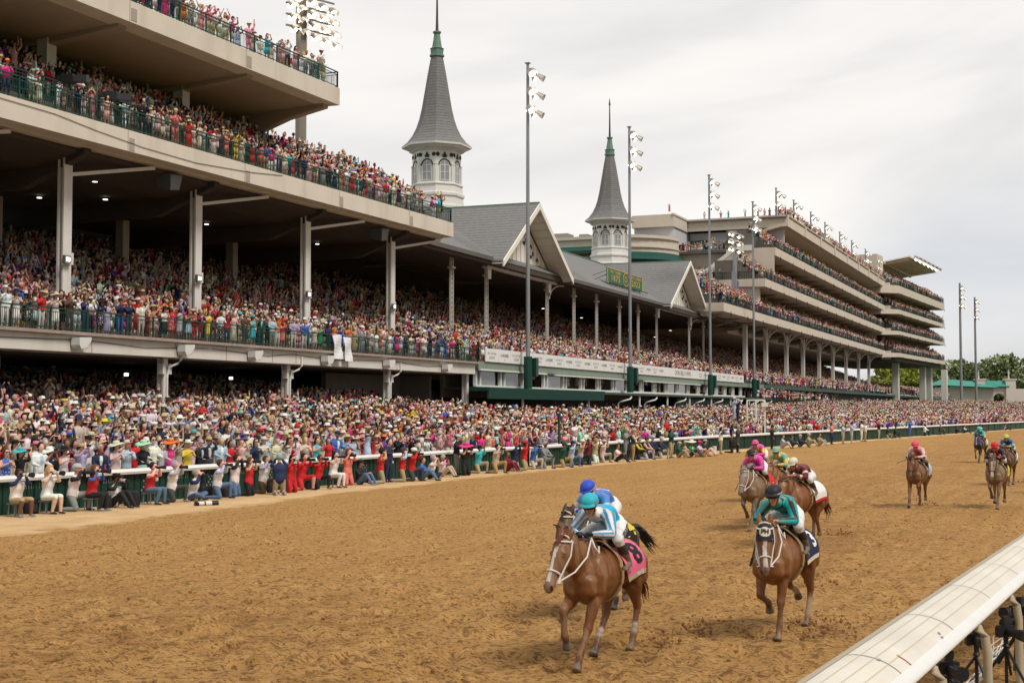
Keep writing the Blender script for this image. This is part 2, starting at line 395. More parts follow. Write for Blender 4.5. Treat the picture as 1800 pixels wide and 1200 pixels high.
def apron():
    xs = np.linspace(15, 345, 150); v = np.linspace(0, 1, 60)
    X = np.repeat(xs[:, None], 60, 1); y0 = fenceY(xs) + .02; Y = y0[:, None] + (64 - y0)[:, None] * v[None]
    tag(grid_mesh('apron', X, Y, apr(X, Y), tierm), kind='structure')
apron()

# ------------------------------------------------------------------ railings
def railing(name, fr, pts, h=1.07, label=None, parent=None, gap=.13, post=2.4, m=None, glass=False, bw=.018):
    """posts, top and bottom rail, balusters along a polyline of (s, t, z)"""
    b = MB(fr); pw = .05
    for p, q in zip(pts, pts[1:]):
        p = np.array(p, float); q = np.array(q, float); L = np.linalg.norm(q - p); u = (q - p) / L; Z = np.array([0, 0, 1.0])
        b.bar(p + Z * h, q + Z * h, .07, .06); b.bar(p + Z * .12, q + Z * .12, .05, .045); b.bar(p + Z * (h - .17), q + Z * (h - .17), .04, .035)
        npost = max(1, round(L / post))
        for k in range(npost + 1):
            c = p + u * (L * k / npost); b.bar(c, c + Z * (h + .02), pw * 1.4, pw * 1.4)
        if glass: continue
        nb = int(L / gap)
        for k in range(nb):
            c = p + u * (L * (k + .5) / nb); b.bar(c + Z * .12, c + Z * (h - .17), bw, bw)
    o = b.build(name, m or green, parent)
    return o
TEXT = mat('lettering_black', (.03, .03, .032), .7)
def lamp_disc(b, c, r): b.lathe(c, [(0.001, 0), (r, 0), (r, .04), (.001, .04)], 8)

# ------------------------------------------------------------------ clubhouse stand on the left
ZA0, ZA1, ZB0, ZB1, ZC0, ZC1 = 22.75, 23.85, 16.12, 17.2, 5.72, 6.65
CLUB = thing('clubhouse_stand', (60, 45, 0), 'long concrete grandstand with three crowded open decks and green railings, beside the shingled roof', 'grandstand')
def clubhouse():
    P = CLUB; f = LF
    # top deck: slab with a deep front fascia, joints between the precast lengths
    b = MB(f); b.ext([(45, ZA0), (45, ZA1), (60, ZA1), (60, ZA0 + .5), (46.2, ZA0)], 24, 76.2); b.cur = 1
    for s in (32, 44, 55.3, 65.6): b.box((s - .02, 44.985, ZA0 + .02), (s + .02, 45.01, ZA1 - .02)); b.box((s + .1, 44.98, ZA0 + .1), (s + .55, 45.005, ZA0 + .75))
    o = b.build('upper_deck', [concrete, mat('darker_fascia', (.40, .35, .30), .9)], P)  # darker tone for the joint strips and the plates beside them
    b = MB(f)                                       # soffit and the tapered cantilever beams under it
    b.ext([(46.3, ZA0 - .02), (46.3, ZA0 + .3), (60, ZA0 + .5), (60, ZA0 - .5), (53.9, ZA0 - .45)], 24, 76.0)
    for s in (34, 44.5, 55.6, 67.0, 75.6): b.ext([(45.7, ZA0), (53, ZA0), (53, ZA0 - 2.0), (51, ZA0 - 1.55), (48.5, ZA0 - .75), (45.7, ZA0 - .22)] if s > 70 else [(45.7, ZA0), (53.5, ZA0), (53.5, ZA0 - .62), (50.2, ZA0 - .55), (45.7, ZA0 - .16)], s - .3, s + .3)
    b.build('upper_soffit', mat('soffit_beige', (.40, .325, .255), .9, .08, .4), P)
    b = MB(f)
    for s in (44.5, 55.6, 67.1, 79.3): b.mark(); b.box((s - .35, 50.3, ZB1), (s + .35, 51.0, ZA0 if s < 77 else 21.2)); b.box((s - .42, 50.24, ZB1), (s - .3, 50.3, ZA0 if s < 77 else 21.2))
    b.each('column', colpaint, P)
    # club level behind deck B: solid band over a strip of dark glass
    b = MB(f); b.box((24, 54, 21.3), (78, 54.4, ZA0 - .3)); b.box((24, 54, ZB1), (78, 54.4, 19.0)); b.box((78, 54, ZB1), (78.4, 60, 21.6)); o = b.build('club_wall', mat('club_wall_paint', (.50, .43, .36), .9, .1, .5), P)
    b = MB(f); b.box((24, 54.12, 19.0), (78, 54.3, 21.3)); g = b.build('window', glass_d, o)
    b = MB(f)
    for k in range(28): b.box((24 + k * 2 - .05, 54.03, 19.0), (24 + k * 2 + .05, 54.14, 21.3))
    b.build('mullion', mat('mullion_grey', (.30, .28, .26), .5), g)
    b = MB(f); b.ext([(50.5, 20.9), (50.5, 21.3), (60, 22.0), (60, 21.6)], 78.5, 92.5); b.build('side_canopy', green, P)
    b = MB(f); b.box((79, 57, ZB1), (92.5, 57.3, 20.9)); b.build('side_wall', dwall, P)
    # deck B and the dark hall under it
    b = MB(f); b.ext([(45, ZB0), (45, ZB1), (62, ZB1), (62, ZB0 - .1), (45.9, ZB0 - .1), (45.9, ZB0)], 24, 93.2); b.cur = 1
    for s in (34, 44.8, 55.3, 65.6, 76.2, 86): b.box((s - .02, 44.985, ZB0 + .02), (s + .02, 45.01, ZB1 - .02)); b.box((s + .1, 44.98, ZB0 + .05), (s + .5, 45.005, ZB0 + .7))
    o = b.build('middle_deck', [concrete, MATS['darker_fascia']], P)
    b = MB(f)
    for k in range(7): b.ext([(45.9, ZB1 + .34 * k), (45.9 + .9 * k, ZB1 + .34 * (k + 1)), (60, ZB1 + .34 * (k + 1)), (60, ZB1 + .34 * k)] if 0 else [(46.6 + .9 * k, ZB1 + .52 * k), (46.6 + .9 * k, ZB1 + .52 * (k + 1)), (54, ZB1 + .52 * (k + 1)), (54, ZB1 + .52 * k)], 24, 92.8)
    b.build('seating_step', tierm, o)
    b = MB(f); b.ext([(46.4, ZB0 - .12), (63, ZB0 + .2), (63, ZB0 - 1.0), (49, ZB0 - .9), (46.4, ZB0 - .35)], 24, 93.0)
    for s in (43, 53.5, 64.3, 76.05, 87.7): b.ext([(46.0, ZB0 - .12), (63, ZB0 - .12), (63, ZB0 - 2.0), (50, ZB0 - 1.9), (46.0, ZB0 - .4)], s - .25, s + .25)
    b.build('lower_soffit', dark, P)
    b = MB(f)
    for s in (43, 53.5, 64.3, 76.05, 87.7):
        b.mark(); b.box((s - .30, 47.2, 7), (s + .30, 47.30, ZB0 - .3)); b.box((s - .30, 47.5, 7), (s + .30, 47.62, ZB0 - .3)); b.box((s - .10, 47.3, 7), (s + .10, 47.5, ZB0 - .3))
        b.box((s + .30, 47.25, 10.3), (s + .52, 47.5, 10.9))
        b.bar((s + .2, 47.3, ZB0 - 1.3), (s + 5.2, 46.0, ZB0 - .25), .16, .18)
    b.each('column', colpaint, P)
    b = MB(f)
    for s in (38, 48, 59, 70, 82, 92): b.mark(); b.box((s - .3, 57, 9), (s + .3, 57.6, ZB0 - 1))
    b.each('rear_column', mat('rear_column_paint', (.42, .37, .32), .7, .1, 1), P)
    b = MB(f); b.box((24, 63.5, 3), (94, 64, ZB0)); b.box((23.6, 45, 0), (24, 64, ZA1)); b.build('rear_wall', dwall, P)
    b = MB(f); b.rings([[(62.0 + 1.9 * math.cos(a), 63.4 + q, 13.6 + 1.9 * math.sin(a)) for a in np.linspace(0, math.pi, 13)] for q in (0, .08)]); w = b.build('arch_window', mat('daylit_pale_glass', (.55, .75, .68), .3, emit=((.55, .85, .72), .55)), P)
    b = MB(f); b.box((61.95, 63.3, 13.6), (62.05, 63.4, 15.5)); b.build('mullion', MATS['mullion_grey'], w)
    b = MB(f)
    for s, t, z in [(50, 49, 15.2), (57.8, 49.2, 15.2), (50, 52, 15.0), (56, 52, 15.0), (62, 52, 15), (60, 55, 15), (66, 53, 15), (69, 56, 15), (73, 53, 15), (52, 58, 14.9), (47, 57, 14.9), (80, 55, 15), (85, 52, 15)]: b.mark(); lamp_disc(b, (s, t, z), .14)
    b.each('downlight', lamp_soft, P)
    # deck C: open terrace over the apron
    b = MB(f); b.ext([(43.62, ZC0), (43.62, ZC1 - .16), (45.5, ZC1 - .16), (45.5, ZC0)], 24, 94.2); b.cur = 1
    for s in (31, 41, 51.2, 57.5, 62, 66.5, 69, 75, 81.6, 88): b.box((s - .015, 43.60, ZC0 + .01), (s + .015, 43.63, ZC1 - .18))
    o = b.build('terrace_beam', [concrete2, mat('rust_line', (.40, .32, .24), .9)], P)
    b = MB(f); b.ext([(43.35, ZC1 - .15), (43.35, ZC1), (45.3, ZC1), (45.3, ZC1 - .15)], 24, 94.5); b.build('terrace_floor', mat('worn_plank_edge', (.36, .29, .25), .9, .2, 3), P)
    b = MB(f)
    for k in range(17): b.ext([(45.2 + 1.06 * k, ZC1 - .3 + .405 * k), (45.2 + 1.06 * k, ZC1 + .405 * k), (63.4, ZC1 + .405 * k), (63.4, ZC1 - .3 + .405 * k)], 24, 94.4)
    b.build('seating_step', tierm, P)
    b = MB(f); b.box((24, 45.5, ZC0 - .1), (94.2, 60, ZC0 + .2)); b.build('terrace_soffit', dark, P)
    b = MB(f)
    for s in (34, 45.4, 57.4, 69, 81.5, 93.9):
        zb = float(apr(s, 44.3)); b.mark(); b.box((s - .17, 44.1, zb), (s + .17, 44.22, ZC0 - .02)); b.box((s - .17, 44.4, zb), (s + .17, 44.52, ZC0 - .02)); b.box((s - .05, 44.22, zb), (s + .05, 44.4, ZC0 - .02))
        if s < 90: b.box((s - .36, 44.0, ZC0 - .85), (s - .16, 44.35, ZC0 - .32)); b.box((s + .16, 44.0, ZC0 - .85), (s + .36, 44.35, ZC0 - .32))
    b.each('apron_column', colpaint, P)
    b = MB(f)
    for s in (57.4, 69, 81.5): b.mark(); b.tube([(s + .55, 43.56, ZC1 - .45), (s + .55, 43.56, ZC0 - .1), (s + .45, 43.7, ZC0 - .3), (s + .12, 44.0, ZC0 - .5), (s + .05, 44.05, ZC0 - 1), (s + .05, 44.05, 3)], .065, 6)
    b.each('drain_pipe', white, P)
    b = MB(f); b.box((24, 59, 2), (94.2, 59.4, ZC0)); b.box((83, 50, 1.8), (94.0, 50.4, ZC0 - .02)); b.box((94.0, 47.4, .5), (94.3, 59, ZC0 - .02)); b.build('apron_rear_wall', mat('block_wall_paint', (.33, .30, .27), .9, .1, 1.2), P)
    b = MB(f)
    for s, t, z in [(48.8, 52, 4.9), (61.5, 50, 5.0), (71.5, 50, 5.0)]: b.mark(); b.box((s - .12, t - .12, z - .08), (s + .12, t, z + .08))
    b.each('wall_light', lamp_soft, P)
    b = MB(f)
    for q in ([(24, 43.58, 6.25), (40, 43.58, 6.1), (50.9, 43.58, 6.3), (55, 43.58, 6.12), (60.3, 43.58, 6.3)], [(60.6, 43.58, 6.3), (66, 43.58, 6.1), (68.6, 43.58, 6.3), (73, 43.58, 6.1), (80.3, 43.58, 6.3), (86, 43.58, 6.08), (89.8, 43.58, 6.2)]): b.tube(q, .014, 4)
    b.tube([(44, 44.97, 17.0), (50, 44.97, 16.95), (53, 44.97, 16.7), (56.5, 44.97, 16.5), (61, 44.97, 16.45), (66, 44.97, 16.75), (69.5, 44.97, 17.1)], .016, 4)
    b.build('cable', blackp, P)
clubhouse()
def rail_thing(name, fr, pts, label, **k):
    o = railing(name, fr, pts, **k); c = np.mean([fr.w(*p) if fr else p for p in pts], 0)
    return tag(o, label, 'railing', 'green balustrades along the stand decks')
rail_thing('railing', LF, [(24, 45.12, ZA1), (76.1, 45.12, ZA1), (76.1, 50, ZA1)], 'green balustrade along the topmost deck of the concrete stand')
rail_thing('railing', LF, [(24, 45.12, ZB1), (93.0, 45.12, ZB1), (93.0, 52, ZB1)], 'green balustrade along the middle deck, below the topmost one')
rail_thing('railing', LF, [(24, 43.45, ZC1), (94.3, 43.45, ZC1), (94.3, 45, ZC1)], 'green balustrade along the lowest terrace of the concrete stand', h=1.0)
rail_thing('railing', LF, [(44, 46.6, ZB1 + .9), (57.8, 46.6, ZB1 + .9)], 'short green guard rail of the camera platform on the middle deck', h=1.0, gap=.2)

def flood_boxes():
    for i, (px, py) in enumerate([(143, 602), (327, 614), (449, 624), (576, 632), (684, 639), (786, 646)]):
        s, z = LF.at(px, py, 43.3); t = thing('floodlight', LF.w(s, 43.55, z), None, None, 'white floodlight boxes on the terrace beam')
        nth = ['first', 'second', 'third', 'fourth', 'fifth', 'sixth'][i]
        tag(t, '%s slanted white floodlight box under the terrace railing, counted towards the gables' % nth, 'floodlight')
        b = MB(); b.extt([(-.42, -.12), (-.42, .22), (.38, .26), (.38, .1), (.1, -.24), (-.3, -.3)], -.52, -.02); h = b.build('housing', white, t, loc=(0, 0, 0)); h.location = (0, 0, 0)
        b = MB(); b.hexa([(.12, -.5, -.262), (.12, -.04, -.262), (.385, -.04, .07), (.385, -.5, .07)], [(.13, -.5, -.27), (.13, -.04, -.27), (.395, -.04, .06), (.395, -.5, .06)]); b.build('lens', mat('floodlight_lens', (.45, .42, .38), .2), t, loc=(0, 0, 0)).location = (0, 0, 0)
flood_boxes()
def spot_lamps():
    lab = ['first', 'second', 'third', 'fourth']
    for i, s in enumerate((53.5, 64.3, 76.05, 87.7)):
        t = thing('spotlight', LF.w(s - .2, 47.1, 10.5), 'lit white spotlight clamped to the %s front column under the middle deck' % lab[i], 'spotlight', 'spotlights on the hall columns')
        b = MB(); b.box((-.22, -.14, -.2), (.22, .02, .2)); b.box((-.3, 0, -.3), (.3, .08, -.2)); b.build('housing', hood, t, loc=(0, 0, 0)).location = (0, 0, 0)
        b = MB(); b.box((-.13, -.155, -.1), (.13, -.142, .1)); b.build('lens', lamp_soft, t, loc=(0, 0, 0)).location = (0, 0, 0)
    for i, (px, py) in enumerate([(295, 318), (665, 410)]):
        s, z = LF.at(px, py, 46.6); t = thing('loudspeaker', LF.w(s, 46.6, z), 'black loudspeaker hanging under the middle deck, ' + ('the bigger one' if i == 0 else 'the one beside the shingled roof'), 'loudspeaker', 'loudspeakers hanging under the deck')
        b = MB(); b.hexa([(-.45, -.5, -.62), (.35, -.5, -.5), (.35, .3, -.3), (-.45, .3, -.4)], [(-.6, -.6, .25), (.5, -.6, .35), (.5, .5, .35), (-.6, .5, .25)]); b.build('cabinet', mat('speaker_cabinet', (.10, .11, .12), .6), t, loc=(0, 0, 0)).location = (0, 0, 0)
        b = MB(); b.box((-.5, .0, .3), (.4, .15, 1.0)); b.tube([(-.3, 0, .9), (-.3, 0, 1.6)], .04); b.tube([(.3, 0, .9), (.3, 0, 1.6)], .04); b.build('bracket', mat('speaker_bracket', (.06, .06, .065), .5), t, loc=(0, 0, 0)).location = (0, 0, 0)
        b = MB(); b.hexa([(-.43, -.515, -.58), (.33, -.515, -.47), (.33, -.52, -.46), (-.43, -.52, -.57)], [(-.56, -.61, .2), (.46, -.61, .3), (.46, -.615, .3), (-.56, -.615, .2)]); b.build('grille', mat('speaker_grille', (.20, .21, .23), .7), t, loc=(0, 0, 0)).location = (0, 0, 0)
    for i, (px, w) in enumerate(((591, .95), (609, .85))):
        s, _ = LF.at(px, 600, 43.35); t = thing('towel', LF.w(s, 43.36, ZC1 + 1.02))
        b = MB(); rows = []
        for k in range(9):
            z = -1.5 * k / 8 - (.1 if i else 0); rows.append([(x + .22 * k / 8, -.06 - .05 * math.sin(k * .9 + x * 3) - .03 * k / 8, z) for x in np.linspace(-w / 2, w / 2, 6)])
        b.rings(rows, cap=False, closed=False); b.rings([[(x, y + .1 * j, .02) for x, y in ((-w / 2, -.06), (w / 2, -.06))] for j in range(3)], cap=False, closed=False)
        o = b.build('towel', mat('white_cloth', (.80, .80, .82), .9), loc=(0, 0, 0)); o.location = t.location; bpy.data.objects.remove(t)
        sm = o.modifiers.new('thickness', 'SOLIDIFY'); sm.thickness = .02
        tag(o, ('wider' if i == 0 else 'narrower') + ' white cloth hung over the terrace railing, ' + 'of the pair', 'cloth', 'white cloths over the railing')
spot_lamps()

# ------------------------------------------------------------------ old grandstand with shingled roof, gables and the two spires
OLD = thing('old_grandstand', tuple(MF.w(50, 5, 0)), 'old grandstand with grey shingled roof, two cream gables and white iron columns', 'grandstand')
def shingle_mat():
    m = bpy.data.materials.new('roof_shingles'); m.use_nodes = True; MATS['shingle'] = m; t = m.node_tree; b = t.nodes['Principled BSDF']; N = t.nodes.new; L = t.links.new
    b.inputs['Roughness'].default_value = .8; g = N('ShaderNodeNewGeometry'); sp_ = N('ShaderNodeSeparateXYZ'); L(g.outputs['Position'], sp_.inputs[0])
    n = N('ShaderNodeTexNoise'); n.inputs['Scale'].default_value = 1.3; n.inputs['Detail'].default_value = 5; n.inputs['Roughness'].default_value = .7; L(g.outputs['Position'], n.inputs['Vector'])
    w = N('ShaderNodeMath'); w.operation = 'MULTIPLY_ADD'; L(n.outputs['Fac'], w.inputs[0]); w.inputs[1].default_value = .22; L(sp_.outputs['Z'], w.inputs[2])
    f = N('ShaderNodeMath'); f.operation = 'MULTIPLY'; L(w.outputs[0], f.inputs[0]); f.inputs[1].default_value = 3.4
    fr = N('ShaderNodeMath'); fr.operation = 'FRACT'; L(f.outputs[0], fr.inputs[0])
    r = N('ShaderNodeValToRGB'); e = r.color_ramp.elements; e[0].position = .04; e[0].color = (.07, .068, .067, 1); e[1].position = .26; e[1].color = (.195, .190, .187, 1); L(fr.outputs[0], r.inputs[0])
    mr = N('ShaderNodeMapRange'); mr.inputs[3].default_value = .72; mr.inputs[4].default_value = 1.25
    n2 = N('ShaderNodeTexNoise'); n2.inputs['Scale'].default_value = 3.0; n2.inputs['Detail'].default_value = 4; L(g.outputs['Position'], n2.inputs['Vector']); L(n2.outputs['Fac'], mr.inputs[0])
    v = N('ShaderNodeVectorMath'); v.operation = 'SCALE'; L(r.outputs[0], v.inputs[0]); L(mr.outputs[0], v.inputs['Scale']); L(v.outputs[0], b.inputs['Base Color'])
    return m
shingle = shingle_mat()
cream = mat('cream_gable_paint', (.84, .81, .72), .7, .04, 1.0)
iron = mat('cream_iron_column', (.52, .49, .45), .6, .08, 3)
def old_stand():
    P = OLD; f = MF
    EZ, RZ, ET, RT = 16.2, 22.3, 4.4, 15.0
    b = MB(f); b.hexa([(-8, ET, EZ - .12), (112, ET, EZ - .12), (112, RT, RZ - .12), (-8, RT, RZ - .12)], [(-8, ET, EZ + .06), (112, ET, EZ + .06), (112, RT, RZ + .06), (-8, RT, RZ + .06)])
    b.hexa([(-8, RT, RZ - .12), (112, RT, RZ - .12), (112, 28, EZ), (-8, 28, EZ)], [(-8, RT, RZ + .06), (112, RT, RZ + .06), (112, 28, EZ + .2), (-8, 28, EZ + .2)])
    rf = b.build('roof', shingle, P)
    b = MB(f); b.box((-8, RT - .12, RZ + .05), (112, RT + .12, RZ + .16)); b.build('ridge_cap', copper, rf)
    b = MB(f); b.mark(); b.box((-8, ET - .2, EZ - .32), (13.2, ET + .05, EZ + .03)); b.mark(); b.box((32.1, ET - .2, EZ - .32), (69, ET + .05, EZ + .03)); b.mark(); b.box((89.1, ET - .2, EZ - .32), (112, ET + .05, EZ + .03)); b.each('gutter', mat('weathered_gutter', (.13, .12, .11), .7, .1, 2), rf)
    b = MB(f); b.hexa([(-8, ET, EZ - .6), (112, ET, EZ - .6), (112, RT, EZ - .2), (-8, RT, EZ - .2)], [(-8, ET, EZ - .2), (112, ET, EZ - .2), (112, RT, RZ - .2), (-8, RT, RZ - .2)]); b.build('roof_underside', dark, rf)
    for (a, c, d, az, zb) in ((13.4, 22.4, 31.9, 21.95, 15.75), (69.2, 79.3, 89.2, 22.3, 15.95)):
        # gable: two roof planes back to the ridge, recessed boarded triangle, overhanging soffits, raking boards
        b = MB(f); th = .16
        for e in (a, d):
            b.hexa([(e, 3.4, zb), (c, 3.4, az), (c, 17, az), (e, 17, zb)], [(e, 3.4, zb + th * 1.4), (c, 3.4, az + th * 1.4), (c, 17, az + th * 1.4), (e, 17, zb + th * 1.4)])
        g = b.build('gable_roof', shingle, P)
        b = MB(f); b.box((c - .1, 3.35, az + .18), (c + .1, 17, az + .32)); b.build('ridge_cap', copper, g)
        b = MB(f); k = .93
        A2, D2 = c + (a - c) * k, c + (d - c) * k; zt = az - .5; b.extt([(A2, zb + .15), (D2, zb + .15), (c, zt)], 5.35, 5.5); w = b.build('gable_wall', cream, P)
        b = MB(f)                                   # battens, cut-out vents
        for q in np.linspace(A2 + 1.0, D2 - 1.0, 15):
            h = (zt - zb - .15) * (1 - abs(q - c) / (c - A2 if q < c else D2 - c)); b.box((q - .04, 5.30, zb + .2), (q + .04, 5.36, zb + .15 + h))
        b.build('batten', mat('batten_paint', (.55, .51, .42), .7), w)
        b = MB(f); dk = (A2 - c)
        for side in (-1, 1):
            for j in range(4):
                u = .12 + .2 * j; sx = c + side * abs(dk) * u * 1.05; zz = zt - (zt - zb) * u - 1.25
                ring = [(sx + .30 * math.cos(q), zz + .30 * math.sin(q)) for q in np.linspace(-.3, math.pi + .3, 9)] + [(sx + .17 * math.cos(q), zz + .17 * math.sin(q)) for q in np.linspace(math.pi + .3, -.3, 9)]
                for p0 in range(8): b.extt([ring[p0], ring[p0 + 1], ring[16 - p0], ring[17 - p0]], 5.28, 5.36)
                b.extt([(sx + .62 * side + .15 * math.cos(q), zz - .55 + .2 * math.sin(q)) for q in np.linspace(0, 2 * math.pi, 9)[:-1]], 5.28, 5.36)
                b.extt([(sx - .25, zz - 1.0), (sx + .25, zz - 1.0), (sx + .33, zz - .72), (sx - .33, zz - .72)], 5.28, 5.36)
        b.build('cutout_vent', mat('dark_green_vent', (.025, .05, .03), .8), w)
        b = MB(f)                                   # soffits of the overhang and bargeboards
        for e in (a, d):
            b.hexa([(e, 3.42, zb - .03), (c, 3.42, az - .03), (c, 5.34, az - .03), (e, 5.34, zb - .03)], [(e, 3.42, zb - .1), (c, 3.42, az - .1), (c, 5.34, az - .1), (e, 5.34, zb - .1)])
            b.hexa([(e, 3.28, zb - .36), (c, 3.28, az - .36), (c, 3.42, az - .36), (e, 3.42, zb - .36)], [(e, 3.28, zb + .18), (c, 3.28, az + .18), (c, 3.42, az + .18), (e, 3.42, zb + .18)])
            for j in range(1, 10):
                u = j / 10; b.bar((e + (c - e) * u, 3.5, zb + (az - zb) * u - .13), (e + (c - e) * u, 5.3, zb + (az - zb) * u - .13), .06, .06)
        b.build('bargeboard', cream, g)
        b = MB(f); b.box((a + .4, 5.0, zb - .28), (d - .4, 5.5, zb + .14)); b.box((a + .2, 4.9, zb - .36), (d - .2, 5.5, zb - .29)); b.build('gable_beam', white, w)
    # columns with cast brackets
    b = MB(f); cs = (-.6, 7.3, 14.8, 30.3, 38.4, 46, 54.5, 62.1, 70.3, 86.8, 95)
    for i, s in enumerate(cs):
        if s < 1: continue
        zt = 15.9; b.mark()
        for q in (-.24, .24):
            b.box((s + q - .055, 5.45, 8), (s + q + .055, 5.6, zt))
        for k in range(38):                         # lattice between the two angles
            z = 8.1 + k * .2; b.bar((s - .22, 5.52, z), (s + .22, 5.52, z + .2 if k % 2 else z - .0), .03, .05)
        b.box((s - .34, 5.3, zt - 1.2), (s + .34, 5.75, zt - 1.05))
    b.each('iron_column', iron, P)
    b = MB(f)
    for s in (14.8, 30.3, 70.3, 86.8):
        b.mark(); pts = [(s + .28 + .9 * (1 - math.cos(q)), 5.5, 14.6 + 1.1 * math.sin(q)) for q in np.linspace(0, math.pi / 2, 7)]; b.tube(pts, .07, 5)
        b.extt([(s - .3, 14.5), (s + .3, 14.5), (s + .45, 15.9), (s - .45, 15.9)], 5.2, 5.42)
        pts = [(s + .1 + 4.2 * (1 - math.cos(q)), 5.3, 13.9 + 1.6 * math.sin(q)) for q in np.linspace(0, math.pi / 2, 7)]
        if s in (30.3, 86.8): b.tube(pts, .06, 5)
    b.each('bracket', white, P)
    # seating tier with its back wall, terrace edge beam
    b = MB(f)
    for k in range(20): b.ext([(1.6 + 1.06 * k, ZC1 - .3 + .405 * k), (1.6 + 1.06 * k, ZC1 + .1 + .405 * k), (24, ZC1 + .1 + .405 * k), (24, ZC1 - .3 + .405 * k)], .1, 112)
    b.build('seating_step', tierm, P)
    b = MB(f); b.box((-.5, 24, 5), (112, 24.4, 18.3)); b.box((-.7, 19.5, 5), (-.5, 24, 17.5)); b.build('rear_wall', dwall, P)
    b = MB(f); b.box((.1, .02, 6.15), (112, 2.0, 6.72)); b.build('terrace_edge', mat('pale_green_beam', (.22, .28, .22), .7, .1, 2), P)
    b = MB(f)
    for s, t, z in [(80, 12, 13.6), (82, 9, 12.7), (90, 9, 14), (60, 12, 14), (44, 11, 14)]: b.mark(); lamp_disc(b, (s, t, z), .16)
    b.each('downlight', lamp_soft, P)
    # suites under the terrace: glazed bays between white posts, wall behind
    b = MB(f); b.box((.2, 3.0, 4.0), (96, 3.3, 6.2)); b.build('suite_rear_wall', mat('suite_wall', (.20, .17, .14), .9, .1, .6), P)
    b = MB(f)
    for s in np.arange(.4, 98, 5.0): b.box((s - .14, .3, 4.9), (s + .14, .55, 6.2)); b.box((s + .7, .3, 4.9), (s + .9, .5, 6.2))
    b.box((.2, .25, 4.72), (98, .5, 4.92)); b.box((.2, -.1, 6.02), (15, .1, 6.14)); b.box((17, -.2, 5.98), (40, 0, 6.1)); b.box((45, -.2, 5.98), (70, 0, 6.1)); b.build('suite_frame', white, P)
    b = MB(f)
    for s in (.8, 5.8, 16.2, 35.8, 55.8, 60.8): b.mark(); b.box((s, .42, 4.92), (s + 3.6, .45, 6.15))
    b.each('suite_window', mat('reflecting_glass', (.16, .17, .19), .06, spec=.8), P)
    b = MB(f); b.box((.2, .5, 4.6), (98, 3, 4.72)); b.build('suite_floor', tierm, P)
    # green awning and the flat canopy that carries on from it, on white posts
    b = MB(f); b.ext([(-1.2, 3.85), (-1.35, 4.72), (.3, 4.78), (.3, 4.6), (-1.1, 4.5), (-1.1, 3.85)], -.9, 27.5); b.box((-1.0, -1.2, 4.45), (27, .3, 4.6)); b.build('awning', awnm, P)
    b = MB(f); b.ext([(-1.0, 4.45), (-1.05, 4.66), (.25, 4.72), (.25, 4.5)], 27.5, 112); b.build('canopy', mat('canopy_edge', (.07, .12, .09), .6, .1, 1), P)
    b = MB(f)
    for s in (7.4, 24.3, 41, 52, 62, 73, 84, 96, 106): b.mark(); b.tube([(s, -.75, float(apr(94.5 + s, 43))), (s, -.75, 4.5)], .11, 8)
    b.each('canopy_post', white, P)
    b = MB(f)
    for s in (35, 44.5, 57, 66, 76, 88, 99, 109):
        b.mark(); b.tube([(s + 1.9, -1.12, 4.4), (s + 1.9, -1.12, 4.25), (s + 1.6, -1.05, 4.05), (s + .3, -.4, 3.8), (s, -.3, 3.6), (s, -.3, 1.2)], .085, 6)
    b.each('drain_pipe', white, P)
    b = MB(f); b.box((-.3, 4.2, 0), (112, 4.5, 4.55)); b.build('ground_floor_wall', mat('ground_floor_dark', (.10, .10, .09), .9, .1, .5), P)
    b = MB(f); b.box((58, -.3, 1.6), (88, -.1, 4.3)); b.build('green_hoarding', awnm, P)
old_stand()

def banner():
    t = thing('banner', tuple(MF.w(1.2, -.05, 6.75)), 'long white sponsor banner along the terrace edge below the crowd', 'banner')
    b = MB(MF); b.box((1.2, -.1, 6.74), (95.6, -.04, 7.76)); b.build('cloth', mat('white_banner', (.80, .79, .76), .7, .02, .5), t)
    b = MB(MF)
    for k in range(1, 37): b.box((1.2 + 2.6 * k - .012, -.105, 6.76), (1.2 + 2.6 * k + .012, -.1, 7.74))
    b.build('seam', mat('banner_seam', (.55, .54, .52), .8), t)
    grey = mat('banner_lettering', (.12, .12, .13), .8); pale = mat('pale_banner_lettering', (.42, .38, .33), .8)
    def put(txt, s, size, z, m):
        o = text_mesh(txt, size, 'lettering', m, t, 1); o.rotation_euler = (math.pi / 2, 0, MF.ang); o.location = Vector(MF.w(s, -.125, z)) - t.location
    for k in range(18):
        s = 2.5 + 5.2 * k
        if 10 <= k <= 12: continue
        put('WOODFORD', s, .30, 7.38, pale); put('RESERVE', s, .30, 7.06, pale)
        put('LONGINES', s + 2.6, .36, 7.3, grey); put('v', s + 2.6, .3, 7.0, grey)
    put('CHURCHILL DOWNS', 61.5, .8, 7.25, pale)
banner()

